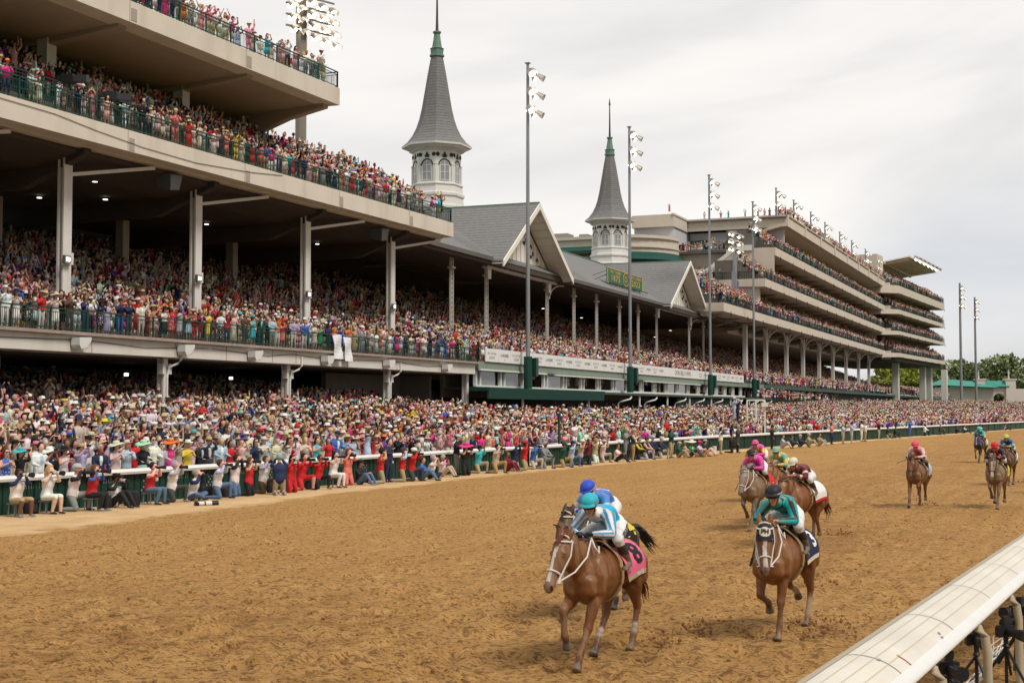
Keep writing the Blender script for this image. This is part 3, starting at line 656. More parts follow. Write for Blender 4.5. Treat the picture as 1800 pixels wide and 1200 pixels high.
def sign():
    t = thing('sign', tuple(MF.w(58.2, 6, 17.4)), 'green sign with gold lettering standing on the shingled roof between the gables', 'sign')
    s0, s1, z0, z1 = 51.1, 65.3, 17.35, 19.1
    b = MB(MF); b.box((s0, 5.9, z0), (s1, 6.0, z1)); b.build('panel', mat('sign_green', (.012, .15, .055), .5, .05, 1), t)
    gold = mat('sign_gold', (.72, .42, .12), .5)
    b = MB(MF)
    for a, c in (((s0, 5.86, z1 - .07), (s1, 5.9, z1)), ((s0, 5.86, z0), (s1, 5.9, z0 + .05)), ((s0, 5.86, z0), (s0 + .14, 5.9, z1)), ((s1 - .14, 5.86, z0), (s1, 5.9, z1))): b.box(a, c)
    b.build('border', gold, t)
    def put(txt, s, size, z, sx=1):
        o = text_mesh(txt, size, 'lettering', gold, t, 2, .004, 1.08); o.rotation_euler = (math.pi / 2, 0, MF.ang); o.scale = (sx, 1, 1); o.location = Vector(MF.w(s, 5.85, z)) - t.location
    put('FIRST DERBY', 54.1, .50, 18.68, 1.45); put('1875', 54.1, .98, 17.98, 1.75); put('149TH DERBY', 62.3, .50, 18.68, 1.45); put('2023', 62.3, .98, 17.98, 1.75)
    put('CD', 58.2, .95, 18.22, .95)
    b = MB(MF); n = 20
    ring = [[(58.2 + r * 1.15 * math.cos(2 * math.pi * k / n), 5.86 - q, 18.22 + r * .78 * math.sin(2 * math.pi * k / n)) for k in range(n)] for r, q in ((1, 0), (1, .02), (.9, .02), (.9, 0))]
    b.rings(ring, cap=False); b.build('emblem_ring', gold, t)
    b = MB(MF)
    for s in np.linspace(s0 + 1, s1 - 1, 6): b.tube([(s, 5.95, z0), (s, 5.95, 16.9)], .05, 5); b.tube([(s, 5.95, z0 + .1), (s, 5.0, z0 - .2)], .03, 4); b.tube([(s, 6.0, z1 - .2), (s, 8, 18.3)], .03, 4)
    b.bar((s0 - .8, 5.4, z0 - .12), (s1 + .8, 5.4, z0 - .12), .08, .05); b.tube([(s0, 5.95, 18.3), (s0 - 3.2, 6.6, 17.3)], .035, 4); b.build('strut', mat('sign_strut', (.05, .05, .05), .6), t)
sign()

def spire(s0, t0, label):
    c = MF.w(s0, t0, 0); T = thing('spire', (c[0], c[1], 20.6), label, 'spire', 'twin spires'); rot = MF.ang + math.pi / 8
    z = lambda q: q - 20.6
    def L(prof, name, m, n=8, par=T): 
        b = MB(); b.lathe((0, 0, 0), [(r, z(q)) for r, q in prof], n, rot); o = b.build(name, m, par, loc=(0, 0, 0)); o.location = (0, 0, 0); return o
    L([(2.5, 20.6), (2.5, 22.9)], 'shingled_base', shingle)
    L([(2.95, 22.75), (2.95, 23.0), (2.72, 23.1), (2.66, 23.9), (2.8, 24.0), (2.8, 24.25), (2.62, 24.35), (2.56, 25.0), (2.66, 25.08), (2.66, 25.2), (2.5, 25.3)], 'plinth', white)
    drum = L([(2.42, 25.2), (2.42, 28.45), (2.6, 28.5), (2.6, 28.62), (2.7, 28.7), (3.3, 28.85)], 'drum', white)
    ap = 2.42 * math.cos(math.pi / 8)
    trim = MB(); vent = MB(); pan = []
    for k in range(8):
        trim.mark(); a = rot + math.pi / 8 + k * math.pi / 4; u = np.array([math.cos(a), math.sin(a), 0]); v = np.array([-math.sin(a), math.cos(a), 0])
        Q = lambda x, zz, d: tuple(u * (ap + d) + v * x + np.array([0, 0, z(zz)]))
        def plate(mb, pts, d0, d1): mb.rings([[Q(x, q, d0) for x, q in pts], [Q(x, q, d1) for x, q in pts]])
        arch = lambda r, zc, zb, n=9: [(r, zb)] + [(r * math.cos(q), zc + r * math.sin(q)) for q in np.linspace(0, math.pi, n)] + [(-r, zb)]
        w = MB(); plate(w, arch(.46, 26.95, 25.5), .0, .03); pan.append(w.build('window', mat('spire_glass', (.30, .31, .33), .12, spec=.6), T, loc=(0, 0, 0))); pan[-1].location = (0, 0, 0)
        fr = MB()
        for x in (-.47, 0, .47): plate(fr, [(x - .035, 25.45), (x + .035, 25.45), (x + .035, 26.95 if x else 27.4), (x - .035, 26.95 if x else 27.4)], .03, .07)
        for q in (25.48, 26.25, 26.95): plate(fr, [(-.47, q - .03), (.47, q - .03), (.47, q + .03), (-.47, q + .03)], .03, .065)
        o = fr.build('sash', white, pan[-1], loc=(0, 0, 0)); o.location = (0, 0, 0)
        ao = arch(.66, 26.95, 26.9)[1:-1]; ai = arch(.54, 26.95, 26.9)[1:-1]
        for i in range(8): plate(vent, [ao[i], ao[i + 1], ai[i + 1], ai[i]], .0, .05)
        for x in (-.72, .72): plate(vent, [(x + .2 * math.cos(q), 28.0 + .2 * math.sin(q)) for q in np.linspace(0, 2 * math.pi, 11)[:-1]], 0, .05)
        plate(vent, [(-.26, 27.72), (.26, 27.72), (.2, 27.85), (.3, 27.95), (.12, 28.0), (.1, 28.15), (0, 28.28), (-.1, 28.15), (-.12, 28.0), (-.3, 27.95), (-.2, 27.85)], 0, .05)
        for x in (-.84, .84): plate(trim, [(x - .12, 25.3), (x + .12, 25.3), (x + .12, 27.0), (x - .12, 27.0)], 0, .09)
        plate(trim, [(-.98, 27.0), (-.70, 27.0), (-.70, 27.15), (-.98, 27.15)], 0, .12); plate(trim, [(.98, 27.0), (.70, 27.0), (.70, 27.15), (.98, 27.15)], 0, .12)
        for x in np.linspace(-1.0, 1.0, 12): plate(trim, [(x - .04, 28.5), (x + .04, 28.5), (x + .04, 28.66), (x - .04, 28.66)], .1, .3)
    trim.each('trim', white, drum, loc=(0, 0, 0)); vent.build('cutout_vent', MATS['dark_green_vent'], drum, loc=(0, 0, 0)).location = (0, 0, 0)
    L([(3.2, 28.86), (3.5, 28.92), (3.52, 29.08), (3.4, 29.14)], 'eave', white)
    L([(3.48, 29.12), (2.95, 29.55), (2.45, 30.2), (2.05, 31.0), (1.75, 31.9), (1.50, 33.0), (1.2, 34.8), (.88, 36.7), (.58, 38.3)], 'roof', shingle)
    L([(.74, 38.2), (.74, 38.4), (.62, 38.45), (.66, 38.95), (.74, 39.0), (.5, 39.1), (.36, 40.0), (.30, 40.5), (.42, 40.6), (.42, 40.75), (.2, 40.8)], 'copper_finial', copper)
    L([(.16, 40.7), (.12, 42.0), (.07, 45.2), (.14, 45.25), (.12, 45.5), (.01, 46.3)], 'mast', mat('dark_bronze_mast', (.09, .075, .065), .5), 8)
spire(27.0, 16.0, 'white octagonal cupola with tall grey spire, rising behind the crowded concrete deck')
spire(84.3, 16.0, 'white octagonal cupola with tall grey spire, the one in front of the far grandstand')
# ================================================================== far grandstand (four decks of boxes)
FAR = thing('far_grandstand', tuple(RF.w(90, 8, 0)), 'huge beige grandstand with four long glass-railed decks of crowd beyond the second spire', 'grandstand')
R1, R2, R3, R4 = (16.35, 17.55), (21.95, 23.2), (27.6, 28.9), (33.5, 35.45)
_p1 = RF.w(161.7, -3.3, 0); _p2 = on_depth(1660, 533, 402)
QF = Frame((_p1[0], _p1[1]), math.degrees(math.atan2(_p2[1] - _p1[1], _p2[0] - _p1[0]))); QL = float(np.linalg.norm((_p2 - _p1)[:2]))
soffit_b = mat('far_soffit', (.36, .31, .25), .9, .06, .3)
rglass = mat('dark_green_glass_rail', (.012, .036, .028), .7, spec=.12); rpane = mat('tinted_glass_pane', (.02, .05, .042), .6, spec=.1, alpha=.32)
def far_stand():
    P = FAR; f = RF
    def deck(fr, s0, s1, z, depth=8, name='deck', slope=.5):
        b = MB(fr); b.ext([(0, z[0]), (0, z[1]), (depth, z[1]), (depth, z[0] + .2), (.9, z[0] - .0)], s0, s1); o = b.build(name, beige, P)
        b = MB(fr)
        for k in range(5): b.ext([(1.0 + .9 * k, z[1] + .62 * k), (1.0 + .9 * k, z[1] + .62 * (k + 1)), (depth, z[1] + .62 * (k + 1)), (depth, z[1] + .62 * k)], s0 + .3, s1)
        b.build('seating_step', tierm, o)
        b = MB(fr)                                   # haunched beams and drain spouts under the deck
        for s in np.arange(s0 + 6, s1, 10.5): b.mark(); b.ext([(1.5, z[0] + .05), (6.5, z[0] + .1), (6.5, z[0] - 1.1), (5.2, z[0] - 1.1)], s - .5, s + .5)
        b.each('haunch', soffit_b, o)
        b = MB(fr)
        for s in np.arange(s0 + 4, s1, 10.5): b.mark(); b.tube([(s, -.06, z[0] + .2), (s, -.06, z[0] - .5)], .05, 5)
        b.each('drain_spout', blackp, o)
        return o
    def grail(fr, s0, s1, z, label, t=.12, back=None):
        b = MB(fr); pts = [(s0, t, z), (s1, t, z)]
        if back: pts = [(s0, back, z)] + pts
        for p, q in zip(pts, pts[1:]):
            p = np.array(p); q = np.array(q); Z = np.array([0, 0, 1.]); L = np.linalg.norm(q - p); u = (q - p) / L
            if not (back and p[0] == q[0]): b.cur = 1; b.bar(p + Z * .58, q + Z * .58, .02, .92); b.cur = 0; b.bar(p + Z * .1, q + Z * .1, .05, .1)
            else:
                for k in range(int(L / .35)): c = p + u * .35 * k; b.bar(c, c + Z * 1.1, .035, .035)
            b.bar(p + Z * 1.12, q + Z * 1.12, .07, .07)
            for k in range(int(L / 2.6) + 1): c = p + u * 2.6 * k; b.bar(c, c + Z * 1.15, .08, .08)
        o = b.build('railing', [rglass, rpane]); tag(o, label, 'railing', 'dark green glass railings of the far grandstand')
    deck(f, -8.3, 166, R1); deck(f, 18.6, 165, R2); deck(f, 26.6, 165, R3)
    grail(f, -8.2, 166, R1[1], 'dark green railing on the lowest deck of the far grandstand', back=6)
    grail(f, 18.7, 165, R2[1], 'dark green railing on the second deck of the far grandstand', back=12)
    grail(f, 26.7, 165, R3[1], 'dark green railing on the third deck of the far grandstand', back=3)
    b = MB(f); b.ext([(0, R4[0]), (0, R4[1] - .2), (-.15, R4[1] - .15), (-.15, R4[1]), (.3, R4[1]), (.3, R4[0] + .6), (6.5, R4[0] - 1.0), (6.5, R4[0] - 1.4), (1.0, R4[0])], 36.2, 165); o = b.build('roof_fascia', beige, P)
    b = MB(f)
    for s in np.arange(36.2, 166, 16): b.mark(); b.box((s, -.2, R4[0] - .02), (s + .9, 0, R4[1] + .03))
    b.mark(); b.box((36.2, -.1, R4[0]), (165, -.0, R4[0] + .22)); b.each('pilaster', beige, o)
    b = MB(f); b.box((36, 0, R4[1] - .5), (165, 22, R4[1] - .3)); b.build('roof_terrace', tierm, o)
    b = MB(f); b.box((31, 6.5, 15), (165, 24, R3[1] - .02)); b.box((38.4, 6.5, R3[1]), (165, 24, R4[0] - .2)); b.box((20.8, 6.5, 15), (31, 24, R2[1] - .45)); b.build('body', beige, P)
    b = MB(f)                                        # openings in the rear wall of each deck
    for z in (R1[1], R2[1], R3[1]):
        for s in np.arange(34, 160, 10.5): b.mark(); b.box((s, 6.42, z + 2.2), (s + 2.0, 6.5, z + 3.6)); 
    b.each('doorway', mat('far_doorway', (.10, .085, .07), .9), P)
    # left flank: end walls stepping back, the stair parapet, the upper block and its cornice
    b = MB(f); b.box((19.2, 1.2, 17.6), (20.6, 14.5, R2[1] - .02)); b.box((20.2, .2, R2[0]), (20.6, 12, R2[1])); b.build('end_wall', beige, P)
    b = MB(f); q0, q1 = 26.4, 26.75
    b.extt([(q0, 23.0), (q1, 23.0), (q1, R3[1]), (q0, R3[1])], .2, 6.7); b.hexa([(q0, 6.7, 23), (q1, 6.7, 23), (q1, 11.4, 23), (q0, 11.4, 23)], [(q0, 6.7, R3[1]), (q1, 6.7, R3[1]), (q1, 11.4, 25.3), (q0, 11.4, 25.3)]); b.box((q0, 11.4, 23), (q1, 17.4, 25.5)); b.build('flank_wall', beige, P)
    b = MB(f); b.hexa([(q0 - .08, 6.3, 28.7), (q1 + .1, 6.3, 28.7), (q1 + .1, 11.4, 25.0), (q0 - .08, 11.4, 25.0)], [(q0 - .08, 6.3, 29.45), (q1 + .1, 6.3, 29.45), (q1 + .1, 11.4, 25.75), (q0 - .08, 11.4, 25.75)]); b.box((q0 - .08, 11.4, 25.0), (q1 + .1, 17.5, 25.75)); b.box((q0 - .4, 3.6, 28.5), (q1 + .1, 6.5, 29.4)); b.build('stair_parapet', white, P)
    b = MB(f); b.box((27.0, .3, R3[1] - .4), (38, 17.3, R3[1])); b.build('flank_terrace', tierm, P); b = MB(f); b.box((26.8, 7.0, 24.2), (28.4, 17.3, 24.5)); b.build('stair_landing', tierm, P); b = MB(f); b.box((28.6, 6.9, 24.4), (28.8, 17.3, R3[1] - .4)); b.build('landing_wall', beige, P)
    o = railing('flank_railing', f, [(26.9, 6.6, R3[1]), (26.9, 17.0, R3[1])], gap=.4, parent=P, m=rglass)
    b = MB(f); b.box((36.4, 0.2, R4[0] - .1), (36.8, 17.0, R4[1])); b.box((36.2, 0, R4[1] - .28), (36.9, 17.1, R4[1])); b.box((27.6, 17.08, R4[0] - .2), (36.4, 17.4, R4[1])); b.box((27.4, 16.95, R4[1] - .28), (36.4, 17.4, R4[1] + .02)); b.box((27.5, 17.4, R4[0] - .2), (60, 24.3, R4[1] - .1)); b.build('parapet', beige, P)
    b = MB(f); b.box((38, .8, R3[1]), (38.3, 17, R4[0] - .3)); b.box((28.3, 17.3, R2[1]), (40, 24.1, R4[0] - .2)); b.build('pale_wall', mat('pale_block_wall', (.56, .56, .57), .8, .05, .5), P)
    b = MB(f); b.ext([(14, R3[1] + 2.6), (16.9, R3[1] + 2.2), (16.9, R3[1] + 2.9), (14, R3[1] + 3.0)], 36.9, 37.9); b.build('green_canopy', awnm, P)
    # curved restaurant wing behind the second spire
    arc = [(18, 52), (18, 24)] + [(18 + 9 * (1 - math.cos(q)), 24 - 8 * math.sin(q)) for q in np.linspace(.15, math.pi / 2, 9)]
    def band(b, z0, z1, g, z0b=None):
        for p, q in zip(arc, arc[1:]): b.hexa([(p[0] - g, p[1] - g * .5, z0), (q[0] - g, q[1] - g * .5, z0), (q[0] + 3, q[1] + 3, z0), (p[0] + 3, p[1] + 3, z0)], [(p[0] - g, p[1] - g * .5, z1), (q[0] - g, q[1] - g * .5, z1), (q[0] + 3, q[1] + 3, z1), (p[0] + 3, p[1] + 3, z1)])
    b = MB(f); band(b, 28.3, 30.5, 0); band(b, 30.5, 31.0, .35); band(b, 29.0, 29.25, .25); band(b, 19, 25.6, -.1); w = b.build('curved_wing', beige, P)
    b = MB(f)
    for p, q in zip(arc[1:], arc[2:]): b.hexa([(p[0] - 1.8, p[1] - 1.0, 26.9), (q[0] - 1.8, q[1] - 1.2, 26.9), (q[0], q[1], 27.0), (p[0], p[1], 27.0)], [(p[0] - 1.7, p[1] - .9, 27.1), (q[0] - 1.7, q[1] - 1.1, 27.1), (q[0], q[1], 28.3), (p[0], p[1], 28.3)])
    b.hexa([(15.8, 26, 28.2), (18, 26, 28.9), (18, 52, 28.9), (15.8, 52, 28.2)], [(15.8, 26, 28.5), (18, 26, 29.4), (18, 52, 29.4), (15.8, 52, 28.5)]); b.build('green_canopy', awnm, w)
    b = MB(f); band(b, 25.6, 28.3, -.5); b.build('window', MATS['reflecting_glass'], w)
    b = MB(f); b.mark(); b.box((20, 33, 31), (23, 36, 32.0)); b.mark(); b.box((20, 29.5, 31), (22, 31, 31.7)); b.mark(); b.box((20, 26.6, 31), (21, 27.6, 31.8)); b.each('roof_plant', hood, w)
    # columns with curved arms under the lowest deck
    cs = (33.7, 50.9, 66.7, 83.9, 100.4, 118, 136.9, 154); b = MB(f)
    for s in (18.6,) + cs:
        b.mark(); b.box((s - .45, 2.9, 7.5), (s - .12, 3.5, R1[0] - .2)); b.box((s + .12, 2.9, 7.5), (s + .45, 3.5, R1[0] - .2)); b.box((s - .14, 3.0, 7.5), (s + .14, 3.4, R1[0] - .2))
    b.each('column', colpaint, P)
    b = MB(f)
    for s in cs:
        b.mark()
        for sg in (-1, 1): b.tube([(s + sg * (.4 + 3.3 * (1 - math.cos(q))), 3.0, 12.9 + 3.3 * math.sin(q)) for q in np.linspace(0, math.pi / 2, 8)], .13, 5)
        b.tube([(s, 3.0 - 2.6 * (1 - math.cos(q)), 13.4 + 2.8 * math.sin(q)) for q in np.linspace(0, math.pi / 2, 7)], .13, 5)
    b.each('curved_arm', colpaint, P)
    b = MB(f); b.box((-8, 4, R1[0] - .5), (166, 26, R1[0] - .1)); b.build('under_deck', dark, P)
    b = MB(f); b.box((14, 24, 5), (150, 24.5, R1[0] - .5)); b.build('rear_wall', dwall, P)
    b = MB(f); b.box((160.5, -1.2, R1[0] - .9), (166, 1.0, R1[1])); b.box((160.5, -1.2, R2[0] - .3), (166, 1, R2[1])); b.box((160.5, -1.2, R3[0] - .3), (166, 1, R3[1])); b.box((160.5, -1.2, R4[0]), (166, 1, R4[1] - .8)); b.box((156, 2.5, 17), (157.5, 4.5, 34)); b.box((161, 2.5, 17), (164, 4.5, 34)); b.build('end_pier', beige, P)
    b = MB(f)
    for k in range(20): b.ext([(1.6 + 1.06 * k, ZC1 - .3 + .405 * k), (1.6 + 1.06 * k, ZC1 + .1 + .405 * k), (24, ZC1 + .1 + .405 * k), (24, ZC1 - .3 + .405 * k)], 15.5, 175)
    b.box((175, .2, ZC1 - .3), (420, 7, ZC1 + .1))
    b.build('seating_step', tierm, P)
    b = MB(f); b.box((15, -.5, 6.2), (420, .3, 6.7)); b.build('terrace_edge', mat('dark_green_edge', (.03, .085, .06), .6), P)
    b = MB(f); b.box((15, .3, 2), (330, 3.0, 6.2)); b.build('shade_block', mat('terrace_shade', (.05, .045, .04), .9), P)  # solid near-black block: shade under the terrace put into its colour
    # the newer block: decks that step towards the track
    g = QF
    for k, (z, n) in enumerate((((16.0, 17.0), 'lowest'), ((21.6, 22.5), 'second'), ((26.8, 27.9), 'third'), ((32.0, 33.9), 'top'))):
        deck(g, 0, QL, z, 9, 'newer_deck'); b = MB(g)
        b.hexa([(0, 0, z[0]), (-6, 3.2, z[0] - .2), (-6, 9, z[0] - .2), (0, 9, z[0])], [(0, 0, z[1]), (-6, 3.2, z[1]), (-6, 9, z[1]), (0, 9, z[1])]); b.build('newer_deck_return', beige, P)
        grail(g, 0, QL, z[1], 'dark green railing on the %s deck of the newer block at the far end' % n, back=3)
    b = MB(g); b.box((-4, 9, 16.5), (QL - 18, 26, 33)); b.box((-6, 4, 33), (1, 22, 41.5)); b.build('newer_body', beige, P)
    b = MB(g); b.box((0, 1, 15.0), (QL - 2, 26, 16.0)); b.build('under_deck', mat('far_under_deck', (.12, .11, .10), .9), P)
    b = MB(g)
    for s in (14, 52, 62, 88): b.mark(); b.box((s - .8, 3, 5), (s + .8, 4.6, 15.1))
    b.each('column', colpaint, P)
    b = MB(g); b.hexa([(1, 10, 39.0), (QL - 32, 10, 38.5), (QL - 24, -2, 40.9), (4, -2, 41.4)], [(1, 10, 39.3), (QL - 32, 10, 38.8), (QL - 24, -2, 41.2), (4, -2, 41.7)]); b.build('canopy_roof', mat('canopy_underside', (.80, .72, .60), .8), P)
    b = MB(g)
    for k in range(11): b.mark(); s = 3 + k * (QL - 33) / 10; b.bar((s, 9.5, 38.75), (s + 2, -1.6, 41.0), .5, .4)
    for s in np.linspace(4, QL - 32, 5): b.mark(); b.tube([(s, 9, 33), (s, 9, 39)], .3, 6)
    b.mark(); b.bar((2, 4, 40.0), (QL - 30, 4, 39.5), .5, .6); b.each('canopy_rib', mat('canopy_rib', (.72, .62, .47), .7), P)
far_stand()

# ------------------------------------------------------------------ floodlights
def make_lamp(parent, m4, on=True):
    """one hooded floodlight: bowl, visor, glowing lens; m4 places it (opening along -Y, down)"""
    h = MB(); h.lathe((0, 0, 0), [(.05, -.42), (.2, -.40), (.42, -.12), (.46, 0), (.47, .02)], 12, cap=False)
    n = 9; vis = [[(.47 * math.cos(a), .47 * math.sin(a) * (1 + .25 * (q > 0)), q) for a in np.linspace(R_(5), R_(175), n)] for q in (0, .62)]
    h.rings(vis, cap=False, closed=False)
    o = h.build('lamp_hood', hood, parent, smooth=True, loc=(0, 0, 0)); o.matrix_local = m4
    g = MB(); g.lathe((0, 0, 0), [(.001, -.03), (.30, -.02), (.43, 0), (.43, .015), (.001, .02)], 12); l = g.build('lamp_lens', lamp_on, o, loc=(0, 0, 0))
    return o
def lamp_m4(p, yaw, tilt, roll=0):
    # local +Z is the beam direction, local +Y is the visor side (up)
    d = Vector((math.cos(tilt) * math.cos(yaw), math.cos(tilt) * math.sin(yaw), -math.sin(tilt))); up = Vector((0, 0, 1)); x = up.cross(d).normalized(); y = d.cross(x)
    m = Matrix.Identity(4)
    for i in range(3): m[i][0], m[i][1], m[i][2] = x[i], y[i], d[i]
    m.translation = Vector(p); return m
def light_pole(P, z0, top, label, scale=1.0, rows=3, cols=2, sleeve=True, yaw=-100, group='tall floodlight poles along the stands', name='light_pole', pw=.17, dx=(.75, .55)):
    t = thing(name, (P[0], P[1], z0), label, 'floodlight pole', group); H = top - z0
    b = MB(); b.tube([(0, 0, 0), (0, 0, H)], [pw * 1.15, pw * .72], 10); b.build('pole', steel, t, smooth=True, loc=(0, 0, 0))
    if sleeve:
        b = MB(); b.tube([(0, 0, .0), (0, 0, 2.6)], .36, 10); b.box((.3, -.62, 1.0), (.8, -.25, 2.5)); b.build('sleeve', green, t, loc=(0, 0, 0))
    y = R_(yaw); a = y + math.pi / 2
    b = MB(); 
    for r in range(rows):
        zz = H - .5 * scale - r * 1.55 * scale
        b.bar((0, 0, zz), (math.cos(a) * dx[0] * (cols - .3), math.sin(a) * dx[0] * (cols - .3), zz), .1, .1)
    b.box((-.2, -.2, H - .02), (.2, .2, H + .06)); b.build('crossarm', hood, t, loc=(0, 0, 0))
    for r in range(rows):
        for c in range(cols):
            zz = H - .75 * scale - r * 1.55 * scale - c * .3 * scale; o = dx[0] * (c + .25 + (.0 if r < rows - 1 else -.2))
            make_lamp(t, lamp_m4((math.cos(a) * o - math.sin(a) * -.35, math.sin(a) * o - .25, zz), R_(yaw - 40 + 60 * c), R_(44 - 8 * c)) @ Matrix.Scale(scale * .92, 4))
    return t
def poles():
    for i, (px, top, base) in enumerate(((928, 112, 681), (1108, 225, 690), (1249, 310, 695), (1326, 357, 697))):
        s, z = MF.at(px, base, -.8); s2, z2 = MF.at(px, top, -.8); P = MF.w(s, -.8, 0)
        light_pole(P, 4.75, z2, ['tall grey floodlight pole with six lit lamps, in front of the first gable', 'tall floodlight pole standing in front of the green roof sign', 'floodlight pole between the second gable and the beige flank', 'floodlight pole in front of the curved arms of the far grandstand'][i])
    for i, (px, top, d) in enumerate(((1690, 497, 308), (1716, 522, 350))):
        P = on_depth(px, 690, d); Q = on_depth(px, top, d); light_pole(P, 3.0, Q[2], ['far floodlight pole against the blue-grey sky, the nearer of the last two', 'last floodlight pole before the arched gateway'][i], 1.3, sleeve=False, pw=.3, dx=(.9, .5))
    # masts along the roof edge
    for i, (px, top, base) in enumerate(((1364, 331, 376), (1395, 352, 392), (1425, 373, 405), (1450, 391, 418), (1476, 408, 430), (1497, 423, 445), (1521, 438, 460), (1540, 452, 470))):
        s, z = RF.at(px, top, 1.5); P = RF.w(s, 1.5, 0); nth = ['first', 'second', 'third', 'fourth', 'fifth', 'sixth', 'seventh', 'last'][i]
        light_pole(P, R4[1] - .3, z, '%s floodlight mast along the roof edge of the far grandstand, counted from its near corner' % nth, 1.15, rows=2, cols=2, sleeve=False, group='floodlight masts on the roof edge', name='light_mast', dx=(1.3, .6))
    for k in range(6):
        P = QF.w(9 + k * (QL - 32) / 6, -2.6, 0); nth = ['first', 'second', 'third', 'fourth', 'fifth', 'sixth'][k]
        t = thing('floodlight', (P[0], P[1], 41.3), '%s floodlight bracket along the slatted canopy at the far end, counted towards the sky' % nth, 'floodlight', 'floodlights along the canopy edge')
        b = MB(); b.box((-1.6, -.1, .55), (1.6, .1, .75)); b.tube([(0, 0, 0), (0, .6, -.6)], .12, 5); b.build('bracket', hood, t, loc=(0, 0, 0))
        for q in (-1.1, 0, 1.1): make_lamp(t, lamp_m4((q, -.3, .1), R_(-110), R_(40)) @ Matrix.Scale(1.4, 4))
    # bank of lamps on the roof behind the topmost deck
    P = on_depth(530, 70, 104); t = thing('floodlight_bank', (P[0], P[1], 22), 'big bank of glaring floodlights on a thick mast above the topmost deck', 'floodlight')
    b = MB(); b.tube([(0, 0, 0), (0, 0, 13.2)], .42, 10); b.build('mast', mat('bronze_mast', (.25, .22, .18), .5), t, loc=(0, 0, 0))
    b = MB()
    for r in range(4): b.bar((-1.7, .3, 9.9 + r * .85), (2.6, -1.3, 9.9 + r * .85), .12, .12)
    b.build('crossarm', hood, t, loc=(0, 0, 0))
    for r in range(4):
        for c in range(5): make_lamp(t, lamp_m4((-1.5 + c * .92 + .2 * (3 - r), .1 - c * .34, 9.8 + r * .85 - c * .16), R_(-110), R_(42)) @ Matrix.Scale(.85, 4))
    # the cluster in front of the far stand's flank
    s, z = RF.at(1318, 495, 4); P = RF.w(15.5, 4, 0); t = thing('floodlight_bank', (P[0], P[1], 17.5), 'lit floodlight cluster on a short grey mast before the beige end wall', 'floodlight')
    b = MB(); b.tube([(0, 0, 0), (0, 0, 12.9)], .34, 10); b.box((-.9, -.4, 1.0), (-.5, .3, 6.5)); b.box((.5, -.4, .2), (1.0, .3, 5.2)); b.build('mast', steel, t, loc=(0, 0, 0))
    b = MB()
    for r in range(3): b.bar((-.8, .5, 10.2 + r * 1.15), (1.2, -.6, 10.2 + r * 1.15), .12, .12)
    b.build('crossarm', hood, t, loc=(0, 0, 0))
    for r in range(3):
        for c in range(4): make_lamp(t, lamp_m4((-.9 + c * .66, .4 - c * .32, 10.1 + r * 1.15 - c * .1), R_(-110), R_(42)) @ Matrix.Scale(.9, 4))
poles()

